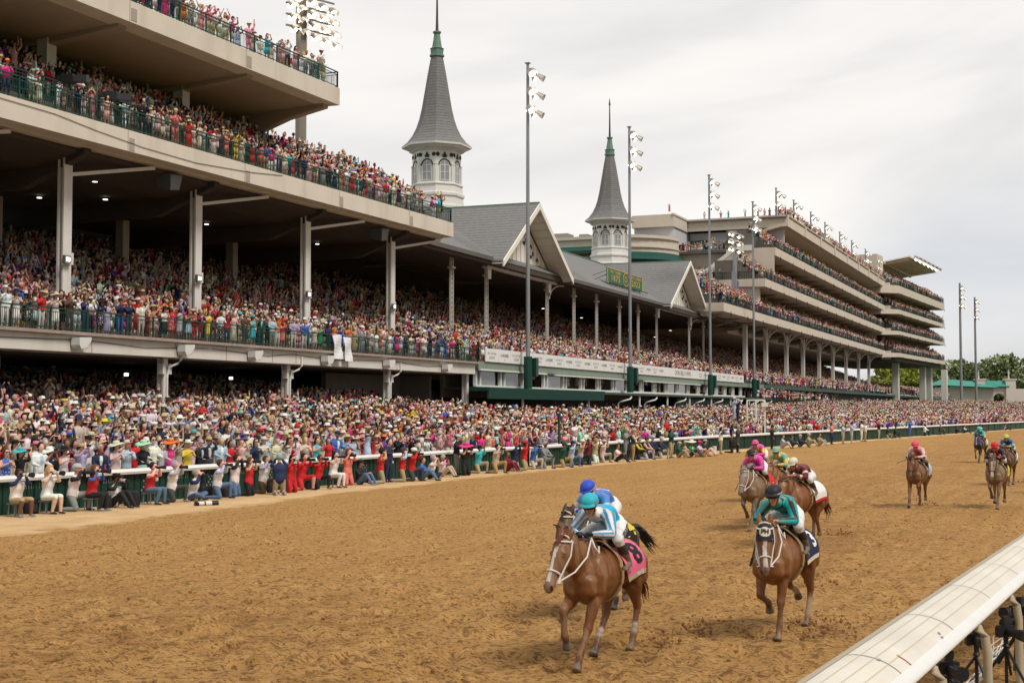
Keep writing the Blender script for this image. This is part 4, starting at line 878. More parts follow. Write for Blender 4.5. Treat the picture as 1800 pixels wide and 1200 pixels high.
# ------------------------------------------------------------------ outer rail of the track: green panelled fence with a white top
def outer_fence():
    xs = np.concatenate([np.arange(22, 120, 2.5), np.arange(120, 300, 4)]); t = thing('track_fence', (60, float(fenceY(60)), 0), 'green panelled outer fence of the track with a rounded white top rail', 'fence')
    pts = [(x, float(fenceY(x))) for x in xs]
    sec = [(-.20, .98), (-.22, 1.06), (-.14, 1.13), (.0, 1.15), (.14, 1.13), (.2, 1.06), (.18, .98), (0, 1.0)]
    def nrm(i):
        a = np.array(pts[max(i - 1, 0)]); b_ = np.array(pts[min(i + 1, len(pts) - 1)]); d = b_ - a; d /= np.linalg.norm(d); return np.array([-d[1], d[0]])
    b = MB(); b.rings([[(p[0] + nrm(i)[0] * q, p[1] + nrm(i)[1] * q, z) for q, z in sec] for i, p in enumerate(pts)]); b.build('top_rail', white, t, smooth=True)
    b = MB(); b.rings([[(p[0] + nrm(i)[0] * q, p[1] + nrm(i)[1] * q, z) for q, z in ((-.03, .0), (-.03, .98), (.03, .98), (.03, 0))] for i, p in enumerate(pts)])
    slit = b; slit.cur = 1; b = MB()
    for i, p in enumerate(pts):
        b.mark(); b.box((p[0] - .05, p[1] - .09, 0), (p[0] + .05, p[1] - .02, .98))
        if i + 1 < len(pts) and p[0] < 130:
            q = pts[i + 1]
            for u in np.linspace(0, 1, 9)[1:-1]: x, y = p[0] + (q[0] - p[0]) * u, p[1] + (q[1] - p[1]) * u; slit.box((x - .02, y - .045, .08), (x + .02, y - .03, .9))
    b.each('post', green, t);     em = mat('white_fence_motif', (.24, .29, .26), .8)     # white repeating motif on the panels
    b = slit; b.cur = 2; r = np.random.default_rng(3)
    for x0 in np.arange(33.3, 60, 3.4):
        y0 = float(fenceY(x0)) - .048
        for i in range(7):
            for j in range(4):
                if (i + j) % 2 == 0 and abs(i - 3) + j * .6 < 4: b.box((x0 + i * .1 - .03, y0 - .012, .42 + j * .1 - .03), (x0 + i * .1 + .03, y0 - .002, .42 + j * .1 + .03))
    for x0 in np.arange(31.5, 60, 3.4):
        y0 = float(fenceY(x0)) - .048; b.box((x0 - .3, y0 - .012, 1.06), (x0 + .02, y0 - .15, 1.09)) if 0 else None
        for k in range(9): b.box((x0 + k * .11, y0 - .012, .72), (x0 + k * .11 + .03, y0 - .002, .88 if k % 3 else .92))
    b.build('panel', [mat('green_fence_panel', (.010, .048, .030), .6, .12, 2), mat('slat_gap', (.004, .016, .011), .8), em], t)
    # a gate panel with a yellow flower badge
    x, y = 67.2, float(fenceY(67.2)) - .1; g = thing('gate_panel', (x, y, 0), 'white gate panel with a yellow wreath badge in the green fence', 'gate')
    b = MB(); b.box((-.5, -.05, .1), (.5, 0, .95)); b.build('panel', white, g, loc=(0, 0, 0))
    b = MB()
    for k in range(9): a = 2 * math.pi * k / 9; b.lathe((.17 * math.cos(a), 0, 0), [(.001, 0), (.08, 0), (.08, .01), (.001, .01)], 7)
    o = b.build('badge', mat('yellow_badge', (.62, .42, .05), .7), g, loc=(0, 0, 0)); V = [(v.co.x, -.052 - v.co.z, .55 + (v.co.y + 0) + .17 * 0) for v in o.data.vertices]
    for k, v in enumerate(o.data.vertices):
        lobe = k // (4 * 7); a = 2 * math.pi * lobe / 9; v.co = (V[k][0], V[k][1], V[k][2] + .2 * math.sin(a))
outer_fence()

# ------------------------------------------------------------------ inner rail: broad white safety rail close to the camera
def inner_rail():
    a0 = np.array([9.83, 2.03]); a1 = np.array([22.94, 1.14]); d = (a1 - a0) / np.linalg.norm(a1 - a0); nn = np.array([d[1], -d[0]])     # towards the infield
    if nn[1] > 0: nn = -nn
    t = thing('safety_rail', (14, 1.5, 0), 'broad curved white safety rail on gooseneck posts, beside the cameras', 'rail')
    sec = [(.02, 1.02), (-.015, 1.06), (0, 1.145), (.035, 1.165), (.085, 1.172), (.15, 1.180), (.22, 1.178), (.30, 1.165), (.38, 1.140), (.455, 1.10), (.50, 1.066), (.56, 1.045), (.60, 1.02), (.605, 1.0), (.56, 1.0), (.45, 1.05), (.3, 1.11), (.1, 1.12)]
    P = lambda L, q, z: (*(a0 + d * L + nn * q), z)
    b = MB(); Ls = np.arange(-6, 40, 1.0)
    b.rings([[P(L, q, z) for q, z in sec] for L in Ls]); o = b.build('cover', mat('ivory_rail_cover', (.64, .60, .51), .5, .10, 1.6, .05, 40, spec=.3, streak=(3, 3, .16, (.46, .40, .30))), t, smooth=True)
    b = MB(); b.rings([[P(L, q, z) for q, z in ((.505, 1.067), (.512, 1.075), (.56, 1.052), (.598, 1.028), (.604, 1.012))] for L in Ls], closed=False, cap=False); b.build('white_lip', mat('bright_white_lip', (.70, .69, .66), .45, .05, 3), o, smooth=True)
    b = MB(); b.rings([[P(L, q, z) for q, z in ((-.012, 1.06), (-.006, 1.15), (.035, 1.171), (.08, 1.177))] for L in Ls], closed=False, cap=False); b.build('outer_edge', mat('shaded_rail_edge', (.42, .35, .26), .6), o, smooth=True)  # outer side of the rail, its shade painted in as a tan strip
    b = MB()
    def strip(L, w, lo=.09, hi=.60, h=.004):
        qs = [(q, z) for q, z in sec[4:13] if lo - .02 <= q <= hi]
        b.rings([[P(LL, q, z + h) for q, z in qs] for LL in (L - w, L + w)], cap=False, closed=False)
    for L in np.arange(-1.2, 30, 2.35): b.mark(); strip(L, .008)
    b.each('joint', mat('rail_joint', (.22, .20, .17), .8), o)
    b = MB()
    for q0 in (.19, .30, .405):
        zz = np.interp(q0, [q for q, z in sec[3:13]], [z for q, z in sec[3:13]]); b.rings([[P(L, q0 + e, zz + .0035 - e * .25) for e in (-.004, .004)] for L in Ls], cap=False, closed=False)
    b.build('seam', mat('rail_seam', (.55, .47, .34), .7), o)
    b = MB()                                        # hand-drawn red arrow and small printed marks
    aq = lambda L, q: P(L, q, np.interp(q, [w for w, z in sec[3:13]], [z for w, z in sec[3:13]]) + .006)
    c = on_z(1602, 1158, 1.13)[:2] - a0; Lc, qc = float(c @ d), float(c @ nn) - .05
    for k in range(6): b.poly([aq(Lc + .10 - .012, qc - .08 + .028 * k), aq(Lc + .10 + .012 - .0 * k, qc - .08 + .028 * k), aq(Lc + .10 + .012, qc - .08 + .028 * (k + 1)), aq(Lc + .10 - .012, qc - .08 + .028 * (k + 1))])
    b.poly([aq(Lc + .10 - .05, qc + .055), aq(Lc + .10 + .05, qc + .055), aq(Lc + .10, qc + .115)]); b.build('red_arrow', mat('red_marker', (.62, .07, .06), .7), o)
    b = MB()
    for (px, py) in ((1651, 1106), (1657, 1108), (1545, 1165)):
        c = on_z(px, py, 1.13)[:2] - a0; L0, q0 = float(c @ d), float(c @ nn); b.poly([aq(L0 - .03, q0 - .012), aq(L0 + .03, q0 - .012), aq(L0 + .03, q0 + .012), aq(L0 - .03, q0 + .012)])
    for L0 in np.arange(-1, 12, .8): b.poly([aq(L0 - .02, .545), aq(L0 + .02, .545), aq(L0 + .02, .565), aq(L0 - .02, .565)])
    b.build('printed_mark', mat('printed_mark', (.28, .27, .30), .8), o)
    for L in np.arange(-.32, 36, 2.42):
        b = MB(); path = [P(L, .22, 1.07), P(L, .40, 1.02), P(L, .50, .985), P(L, .58, .935), P(L, .635, .86), P(L, .655, .7), P(L, .66, -.06)]
        b.tube(path, .045, 10); b.build('post', mat('cream_post', (.46, .39, .27), .5, .08, 3), t, smooth=True)
inner_rail()

# ------------------------------------------------------------------ remote cameras behind the inner rail
def camera_body(parent, white_lens=False, L=.2, r=.045, two=False):
    """a DSLR with grip, pentaprism, lens barrel and hood; the lens looks along +X"""
    b = MB(); b.box((-.04, -.072, -.05), (.035, .072, .045)); b.hexa([(-.03, -.03, .045), (.03, -.03, .045), (.03, .03, .045), (-.03, .03, .045)], [(-.015, -.018, .078), (.025, -.018, .078), (.025, .018, .078), (-.015, .018, .078)]); b.box((-.02, -.095, -.05), (.05, -.06, .04))
    o = b.build('body', blackp, parent, loc=(0, 0, 0))
    def ring(x0, x1, ra, rb, m, nm):
        b = MB(); n = 12; b.rings([[(x, q * math.cos(2 * math.pi * k / n), q * math.sin(2 * math.pi * k / n)) for k in range(n)] for x, q in ((x0, ra), (x1, rb))]); return b.build(nm, m, parent, smooth=True, loc=(0, 0, 0))
    wl = mat('white_lens_barrel', (.70, .68, .64), .4)
    ring(.035, .035 + L * .35, r * .8, r * .85, wl if white_lens else blackp, 'lens_barrel')
    ring(.035 + L * .35, .035 + L * .42, r * .95, r * .95, blackp, 'focus_ring'); ring(.035 + L * .42, .035 + L * .75, r, r * 1.05, wl if white_lens else blackp, 'lens_front'); ring(.035 + L * .75, .035 + L * 1.1, r * 1.15, r * 1.3, blackp, 'lens_hood')
    ring(.035 + L * 1.0, .035 + L * 1.02, r * 1.0, r * 1.0, mat('lens_glass', (.02, .025, .04), .05, spec=.8), 'front_glass')
def remote_cameras():
    spec = [(1716, 1122, .62, 'standing upright between two gooseneck posts', 200), (1668, 1172, .60, 'with a red light', 205), (1768, 1108, .62, 'with a yellow tag', 215), (1786, 1090, .66, 'leaning sideways behind the tagged one', 160), (1794, 1072, .66, 'topmost, half hidden by a post', 150), (1676, 1196, .42, 'lowest, half below the picture edge', 190)]
    for i, (px, py, z, lab, yaw) in enumerate(spec):
        P = on_z(px, py, z); t = thing('remote_camera', (P[0], P[1], z), 'black remote camera behind the white rail, ' + lab, 'camera', 'remote cameras behind the rail', R_(yaw)); t.scale = (1.25,) * 3
        camera_body(t, False, .19 + .04 * (i % 3), .043)
        b = MB(); b.tube([(0, 0, -.05), (0, 0, -.12)], .022, 8); b.lathe((0, 0, -.15), [(.02, 0), (.035, .015), (.02, .04)], 8)
        zz = -(z + .05) / 1.25
        for a in (0.3, 2.4, 4.5): b.tube([(0, 0, -.14), (.2 * math.cos(a), .2 * math.sin(a), max(zz, -.42))], .013, 6)
        b.tube([(0, 0, -.12), (0, 0, max(zz, -.5))], .016, 6); b.build('tripod', blackp, t, smooth=True, loc=(0, 0, 0))
        b = MB(); b.box((-.02, -.03, .07), (.03, .03, .13)); b.box((-.055, -.05, -.01), (-.041, .05, .035)); b.build('receiver', mat('dark_receiver', (.03, .03, .034), .5), t, loc=(0, 0, 0))
        if i in (1, 2):
            b = MB(); b.box((-.046, -.045, .02), (-.042, -.01, .04)); b.build('status_light' if i == 1 else 'tag', mat('red_led', (.8, .05, .03), .4, emit=((1, .08, .04), 1.5)) if i == 1 else mat('yellow_tag', (.75, .6, .03), .6), t, loc=(0, 0, 0))
    b = MB(); r = np.random.default_rng(2)
    for k in range(9):
        p0 = on_z(1690 + r.random() * 30, 1215, .02); p1 = on_z(1800 + r.random() * 14, 1060 + 30 * r.random(), .08); pts = []
        for u in np.linspace(0, 1, 9): q = p0 * (1 - u) + p1 * u + np.array([r.normal() * .07, r.normal() * .05, .02 + .02 * r.random()]); pts.append(q)
        b.tube(pts, .006, 4)
    tag(b.build('cable_bundle', mat('white_cable', (.62, .60, .57), .6)), 'tangle of thin white cables on the dirt behind the rail', 'cables')
remote_cameras()

# ------------------------------------------------------------------ far end: arched wall, green roofs, trees
def far_end():
    D = 545; B = lambda px, y=733: on_depth(px, y, D)
    o = B(1725); r_ = B(1800) - B(1725); ang = math.degrees(math.atan2(r_[1], r_[0])); f = Frame((o[0], o[1]), ang); S = D / FPX
    t = thing('arched_wall', (o[0], o[1], 0), 'pale stucco wall with an arched gateway and green roofs', 'wall')
    X = lambda px: (px - 1725) * S; Z = lambda py: CAM_H + (HZN - py) * S
    stucco = mat('pale_stucco', (.66, .58, .52), .9, .05, .2)
    b = MB(f); b.box((X(1785), 0, -.1), (X(1900), 1.2, Z(683))); b.box((X(1768), -1.0, -.1), (X(1785), 1.6, Z(668))); b.box((X(1766), -1.2, Z(668)), (X(1787), 1.8, Z(665.5))); b.box((X(1717), -1, -.1), (X(1731), 1.6, Z(668))); b.box((X(1715), -1.2, Z(668)), (X(1733), 1.8, Z(665.5)))
    b.box((X(1660), -.5, Z(672)), (X(1676), 1, Z(667))); b.box((X(1560), .5, -.1), (X(1717), 1.2, Z(684)))
    cx_, rad, zs = X(1757), 11 * S, Z(702); n = 14; top = Z(682)
    arc = [(cx_ + rad * math.cos(a), zs + rad * math.sin(a)) for a in np.linspace(math.pi, 0, n)]
    b.extt([(X(1731), zs), (X(1731), top), (cx_ - rad, top), (cx_ - rad, zs)], 0, 1.0); b.extt([(cx_ + rad, zs), (cx_ + rad, top), (X(1768), top), (X(1768), zs)], 0, 1.0)
    for p, q in zip(arc, arc[1:]): b.extt([p, q, (q[0], top), (p[0], top)], 0, 1.0)
    b.box((X(1731), 0, -.1), (cx_ - rad, 1, zs)); b.box((cx_ + rad, 0, -.1), (X(1768), 1, zs)); b.build('wall', stucco, t)
    b = MB(f); 
    for (a, c, zb, zt) in ((1731, 1774, 679, 669), (1676, 1717, 680, 669)): b.hexa([(X(a), -1.4, Z(zb)), (X(c), -1.4, Z(zb)), (X(c), 4, Z(zb)), (X(a), 4, Z(zb))], [(X(a + 3), 1, Z(zt)), (X(c - 5), 1, Z(zt)), (X(c - 5), 2, Z(zt)), (X(a + 3), 2, Z(zt))])
    b.build('green_roof', teal, t)
    b = MB(f)
    for a in (1667, 1722, 1775): b.mark(); b.tube([(X(a), .5, Z(666)), (X(a), .5, Z(650))], [.35, .12], 6)
    b.each('finial', stucco, t)
    t2 = thing('pavilion', tuple(np.array(f.w(X(1660), -22, 0))), 'low pavilion with a broad sloping green roof beyond the far deck', 'pavilion')
    b = MB(f); b.hexa([(X(1612), -30, Z(679)), (X(1712), -30, Z(683)), (X(1712), -8, Z(681)), (X(1612), -8, Z(679))], [(X(1635), -20, Z(668)), (X(1665), -20, Z(670)), (X(1665), -16, Z(670)), (X(1635), -16, Z(668))]); b.build('green_roof', teal, t2)
    b = MB(f); b.box((X(1622), -27, -.1), (X(1705), -10, Z(682))); b.build('wall', stucco, t2)
far_end()

leafm = mat('leaves', (.22, .26, .12), .9, .35, .25); leafy = mat('spring_leaves', (.26, .29, .045), .9, .3, .25); barkm = mat('bark', (.10, .075, .055), .9)
def tree(P, h, w, seed, m, label, cz=.58):
    r = np.random.default_rng(seed); t = thing('tree', (P[0], P[1], 0), label, 'tree', 'trees beyond the far turn')
    b = MB(); b.tube([(0, 0, 0), (.2, .1, h * .3), (.1, .3, h * .6)], [h * .022, h * .016, h * .007], 7)
    cen = []
    for k in range(9):
        a = r.random() * 6.28; q = r.random() ** .5 * w * .36; zz = h * (cz - .22 + .55 * r.random()) ; q *= 1 - .55 * max(0, (zz / h - .65) / .35); c = np.array([q * math.cos(a), q * math.sin(a), zz]); cen.append(c)
        b.tube([(0, 0, h * (.22 + .3 * r.random())), tuple(c * .6 + np.array([0, 0, h * .12])), tuple(c)], [h * .009, h * .006, h * .003], 5)
    cen.append(np.array([0, 0, h * .9]))
    b.build('trunk', barkm, t, loc=(0, 0, 0))
    V = []; n = 0; F = []
    for c in cen:
        R = w * (.17 + .10 * r.random())
        for k in range(190):
            d = r.normal(size=3); d /= np.linalg.norm(d); q = c + d * np.array([R, R, R * .8]) * (.35 + .7 * r.random() ** .6)
            s = h * (.016 + .016 * r.random()); u = r.normal(size=3); u /= np.linalg.norm(u); v = np.cross(u, r.normal(size=3)); v /= np.linalg.norm(v)
            V += [q + (-u - v * .6) * s, q + (u * .9 - v) * s, q + (u + v * .8) * s, q + (-u * .8 + v) * s]; F.append((n, n + 1, n + 2, n + 3)); n += 4
    me = bpy.data.meshes.new('crown'); me.from_pydata([tuple(q) for q in V], [], F); me.update(); me.materials.append(m); o = bpy.data.objects.new('crown', me); COL.objects.link(o); o.parent = t
def trees():
    rr = np.random.default_rng(7)
    L = [(1552, 640, 590, 14, 1), (1578, 634, 600, 17, 1), (1601, 642, 580, 13, 1), (1622, 640, 640, 16, 0), (1645, 634, 660, 15, 0), (1668, 638, 650, 16, 0), (1690, 632, 660, 17, 0), (1712, 640, 650, 15, 0), (1733, 636, 660, 17, 0), (1755, 628, 640, 19, 0), (1774, 624, 640, 20, 0), (1797, 634, 650, 17, 0), (1822, 628, 640, 19, 0), (1595, 645, 700, 17, 0), (1655, 650, 720, 20, 0), (1700, 648, 720, 20, 0), (1742, 645, 720, 20, 0), (1785, 645, 720, 20, 0)]
    wh = ['bright yellow-green tree seen under the far deck, fully framed', 'bright yellow-green tree seen between the far columns', 'low yellow-green tree beside the last far column', 'green tree touching the end of the far deck', 'green tree above the pavilion roof', 'green tree between the far deck and the first far pole', 'green tree behind the nearer far pole', 'green tree behind the last pole', 'low tree above the arched gateway', 'tall tree above the arched gateway', 'tallest tree, beyond the gateway pier', 'tree beyond the plain end of the stucco wall', 'tree cut by the picture edge', 'back-row tree behind the far columns', 'back-row tree behind the pavilion', 'back-row tree between the two far poles', 'back-row tree behind the gateway', 'back-row tree behind the tallest tree']
    for i, (px, top, d, w, y) in enumerate(L):
        P = on_depth(px, 733, d); Z = on_depth(px, top, d)[2]; tree(P, Z, w * d / 620 * 1.15, 20 + i, leafy if y else leafm, wh[i], .5)
trees()
# ================================================================== PEOPLE
def _n(v): v = np.asarray(v, float); return v / max(np.linalg.norm(v), 1e-9)
class Prim:
    """a tapered, elliptical, round-ended limb along a polyline; radii are (sideways, other)"""
    def __init__(s, pts, rad, zone, lat=(0, 1, 0), w=1.0, cap=.6):
        s.p = np.array(pts, float); s.r = np.array([(q, q) if np.isscalar(q) else q for q in rad], float); s.zone = zone; s.lat = np.array(lat, float); s.w = w; s.cap = cap
    def mesh(s, n=10, cap=True):
        P, R = s.p, s.r; K = len(P); rings = []
        def basis(d):
            l = s.lat - d * (s.lat @ d)
            if np.linalg.norm(l) < .15: l = np.cross(d, (0.3, .2, .9))
            l = _n(l); return l, np.cross(d, l)
        ang = np.linspace(0, 2 * np.pi, n, endpoint=False); ca, sa = np.cos(ang)[:, None], np.sin(ang)[:, None]
        D = [_n(P[min(i + 1, K - 1)] - P[max(i - 1, 0)]) for i in range(K)]
        def ring(p, d, r): l, b = basis(d); return p + l * r[0] * ca + b * r[1] * sa
        m0, m1 = min(R[0]) * s.cap, min(R[-1]) * s.cap
        if cap:
            rings.append(ring(P[0] - D[0] * m0, D[0], R[0] * .45)); rings.append(ring(P[0] - D[0] * m0 * .55, D[0], R[0] * .84))
        for i in range(K): rings.append(ring(P[i], D[i], R[i]))
        if cap:
            rings.append(ring(P[-1] + D[-1] * m1 * .55, D[-1], R[-1] * .84)); rings.append(ring(P[-1] + D[-1] * m1, D[-1], R[-1] * .45))
        V = np.concatenate(rings); F = []
        for a in range(len(rings) - 1):
            for k in range(n): F.append((a * n + k, a * n + (k + 1) % n, (a + 1) * n + (k + 1) % n, (a + 1) * n + k))
        F.append(tuple(range(n - 1, -1, -1))); L = (len(rings) - 1) * n; F.append(tuple(L + k for k in range(n)))
        return V, F
    def dist(s, X):
        best = np.full(len(X), 1e9)
        for i in range(max(1, len(s.p) - 1)):
            a = s.p[i]; b = s.p[min(i + 1, len(s.p) - 1)]; d = b - a; L = d @ d
            t = np.clip((X - a) @ d / L, 0, 1) if L > 0 else np.zeros(len(X)); q = a + t[:, None] * d
            r0, r1 = s.r[i], s.r[min(i + 1, len(s.p) - 1)]; rr = r0 + (r1 - r0) * t[:, None]
            dd = _n(d) if L > 0 else np.array([0, 0, 1.]); l = s.lat - dd * (s.lat @ dd); l = _n(l) if np.linalg.norm(l) > .15 else _n(np.cross(dd, (.3, .2, .9)))
            e = X - q; el = e @ l; rest = np.sqrt(np.maximum((e * e).sum(1) - el * el, 0))
            best = np.minimum(best, np.sqrt((el / rr[:, 0]) ** 2 + (rest / rr[:, 1]) ** 2))
        return best * s.w
def fuse(prims, voxel, smooth=3, n=12):
    """one continuous skin over all limbs"""
    V = []; F = []; o = 0
    for p in prims:
        v, f = p.mesh(n); V.append(v); F += [tuple(i + o for i in q) for q in f]; o += len(v)
    me = bpy.data.meshes.new('tmp'); me.from_pydata(np.concatenate(V).tolist(), [], F); me.update()
    b = bmesh.new(); b.from_mesh(me); bmesh.ops.recalc_face_normals(b, faces=b.faces); b.to_mesh(me); b.free()
    ob = bpy.data.objects.new('tmp', me); COL.objects.link(ob)
    m = ob.modifiers.new('r', 'REMESH'); m.mode = 'VOXEL'; m.voxel_size = voxel; m.adaptivity = 0
    if smooth: q = ob.modifiers.new('s', 'SMOOTH'); q.iterations = smooth; q.factor = .5
    dg = bpy.context.evaluated_depsgraph_get(); out = bpy.data.meshes.new_from_object(ob.evaluated_get(dg))
    bpy.data.objects.remove(ob); bpy.data.meshes.remove(me)
    out.polygons.foreach_set('use_smooth', [True] * len(out.polygons)); return out
def zone_of(prims, X):
    D = np.stack([p.dist(X) for p in prims]); return np.array([p.zone for p in prims])[D.argmin(0)]
def centres(me):
    c = np.empty(len(me.polygons) * 3, np.float32); me.polygons.foreach_get('center', c); return c.reshape(-1, 3).astype(float)

ZN = ['skin', 'top', 'bottom', 'hair', 'shoe', 'vest', 'sleeve', 'leg']
def figure(pel=(0, 0, .95), lean=0.0, legs=None, arms=None, head=(0, 0), fem=False, skirt=None, hair='short', vest=False, turn=0.0):
    """limbs of one body in its pose: x forward, y left, z up"""
    pel = np.array(pel, float); u = np.array([math.sin(lean), 0, math.cos(lean)]); f = np.array([math.cos(lean), 0, -math.sin(lean)])
    sw = .180 if fem else .220; pr = []; tz = 'vest' if vest else 'top'
    pr.append(Prim([pel - u * .04, pel + u * .08, pel + u * .18, pel + u * .32, pel + u * .43, pel + u * .50], [(.175, .135), (.168 if fem else .185, .13), (.140 if fem else .18, .115), (.172 if fem else .212, .140), (.165 if fem else .20, .110), (.08, .07)], tz, w=1.0))
    hd = pel + u * .555 + f * .01 + np.array([math.sin(head[0]) * .08 + .02, math.sin(head[1]) * .02, .145]); hf = np.array([math.cos(head[0]) * math.cos(head[1]), math.cos(head[0]) * math.sin(head[1]), -math.sin(head[0])]); hl = _n(np.cross((0, 0, 1), hf)); hu = np.cross(hf, hl)
    pr.append(Prim([pel + u * .48, pel + u * .57 + f * .01, hd - hu * .05 - hf * .01], [.062, .052, .052], 'skin'))
    pr.append(Prim([hd - hu * .10 + hf * .035, hd - hu * .055 + hf * .02, hd + hf * .005, hd + hu * .055 - hf * .005, hd + hu * .09 - hf * .01], [(.048, .052), (.072, .087), (.086, .106), (.084, .104), (.060, .072)], 'skin', hl))
    pr.append(Prim([hd + hf * .09 + hu * .01, hd + hf * .108 - hu * .022], [.012, .016], 'skin', hl))
    for sgn in (-1, 1): pr.append(Prim([hd + hl * .076 * sgn + hu * .015, hd + hl * .078 * sgn - hu * .03], [(.012, .022), (.010, .015)], 'skin', hl))
    pr.append(Prim([hd - hf * .038 - hu * .005, hd - hf * .03 + hu * .06, hd - hf * .008 + hu * .118], [(.098, .100), (.099, .112), (.072, .086)], 'hair', hl, w=.95))
    if not vest: pr.append(Prim([pel + u * .17 + f * .092, pel + u * .32 + f * .118, pel + u * .44 + f * .085], [(.032, .034), (.056, .036), (.05, .034)], 'vest', w=.9))
    if hair == 'long': pr.append(Prim([hd - hf * .06 + hu * .03, hd - hf * .085 - hu * .08, hd - hf * .09 - hu * .24], [(.10, .07), (.115, .062), (.085, .045)], 'hair', hl, w=.9))
    sh = [pel + u * .435 + np.array([0, sw * s_, 0]) for s_ in (1, -1)]
    arms = arms or [((-.02, .25, 1.15), (.08, .24, .92)), ((-.02, -.25, 1.15), (.08, -.24, .92))]
    for i, (el, wr) in enumerate(arms):
        el = np.array(el, float); wr = np.array(wr, float); k = 1.28 if not fem else 1.0
        pr.append(Prim([sh[i] * .93 + (pel + u * .42) * .07, sh[i], (sh[i] + el) / 2, el], [.062 * k, .058 * k, .05 * k, .042 * k], 'top' if vest else 'top', w=1.02)); pr[-1].zone = 'sleeve'
        pr.append(Prim([el, el * .6 + wr * .4, wr], [.042 * k, .041 * k, .028 * k], 'sleeve' if not vest else 'sleeve2'))
        d = _n(wr - el); side = _n(np.cross(d, (0, 0, 1))) if abs(d[2]) < .9 else np.array([0, 1., 0])
        pr.append(Prim([wr, wr + d * .05, wr + d * .095], [(.030, .020), (.040, .018), (.036, .014)], 'skin', side))
        for k_, q in enumerate((-.03, -.01, .01, .03)): pr.append(Prim([wr + d * .09 + side * q, wr + d * (.150 - abs(q - .005) * .6) + side * q * 1.1], [.0105, .009], 'skin'))
        pr.append(Prim([wr + d * .03 + side * .03, wr + d * .085 + side * .058], [.013, .010], 'skin'))
    legs = legs or [((.02, .10, .50), (-.02, .11, .09)), ((.02, -.10, .50), (-.02, -.11, .09))]
    for i, lg in enumerate(legs):
        kn, an = np.array(lg[0], float), np.array(lg[1], float); s_ = 1 if i == 0 else -1; hip = pel + np.array([0, .085 * s_, -.05])
        pr.append(Prim([hip, hip * .5 + kn * .5, kn], [.100, .090, .066], 'bottom')); pr.append(Prim([kn, kn * .65 + an * .35, an], [.063, .062, .042], 'leg'))
        fd = _n(np.array(lg[2], float)) if len(lg) > 2 else np.array([1., 0, 0])
        pr.append(Prim([an - fd * .045 + np.array([0, 0, -.035]) * (fd[2] > -.5), an + fd * .07 + np.array([0, 0, -.045]) * (fd[2] > -.5), an + fd * .16 + np.array([0, 0, -.055]) * (fd[2] > -.5)], [(.036, .034), (.042, .030), (.036, .022)], 'shoe'))
    if skirt:
        z = pel[2] - skirt; pr.append(Prim([pel + u * .1, pel - (0, 0, .04), (pel[0], pel[1], (pel[2] + z) / 2), (pel[0], pel[1], z)], [(.13, .10), (.165, .135), (.19, .17), (.22, .20)], 'bottom', cap=.1, w=.9))
    return pr
SHOOT = lambda z, x=0: [((.14 + x, .22, z - .26), (.20 + x, .085, z - .06)), ((.14 + x, -.22, z - .26), (.17 + x, -.085, z - .05))]
POSES = {}
def P_stand(kind, fem, skirt=None, hair='short', vest=False):
    A = dict(phone=[((.24, .20, 1.40), (.36, .06, 1.62)), ((.24, -.20, 1.40), (.36, -.06, 1.62))], clap=[((.12, .25, 1.20), (.30, .04, 1.32)), ((.12, -.25, 1.20), (.30, -.03, 1.34))],
             wave=[((.06, .34, 1.62), (.12, .28, 1.90)), ((.10, -.27, 1.17), (.26, -.16, 1.12))], rest=[((.06, .25, 1.16), (.30, .22, 1.12)), ((.06, -.25, 1.16), (.30, -.20, 1.10))],
             high=[((.16, .26, 1.62), (.24, .12, 1.90)), ((.16, -.26, 1.62), (.24, -.12, 1.90))], shoot=SHOOT(1.66), hips=None, side=[((-.02, .24, 1.15), (.05, .23, .90)), ((.10, -.25, 1.20), (.27, -.10, 1.36))])[kind]
    return figure(arms=A, fem=fem, skirt=skirt, hair=hair, vest=vest, lean=.04 if kind != 'rest' else .12)
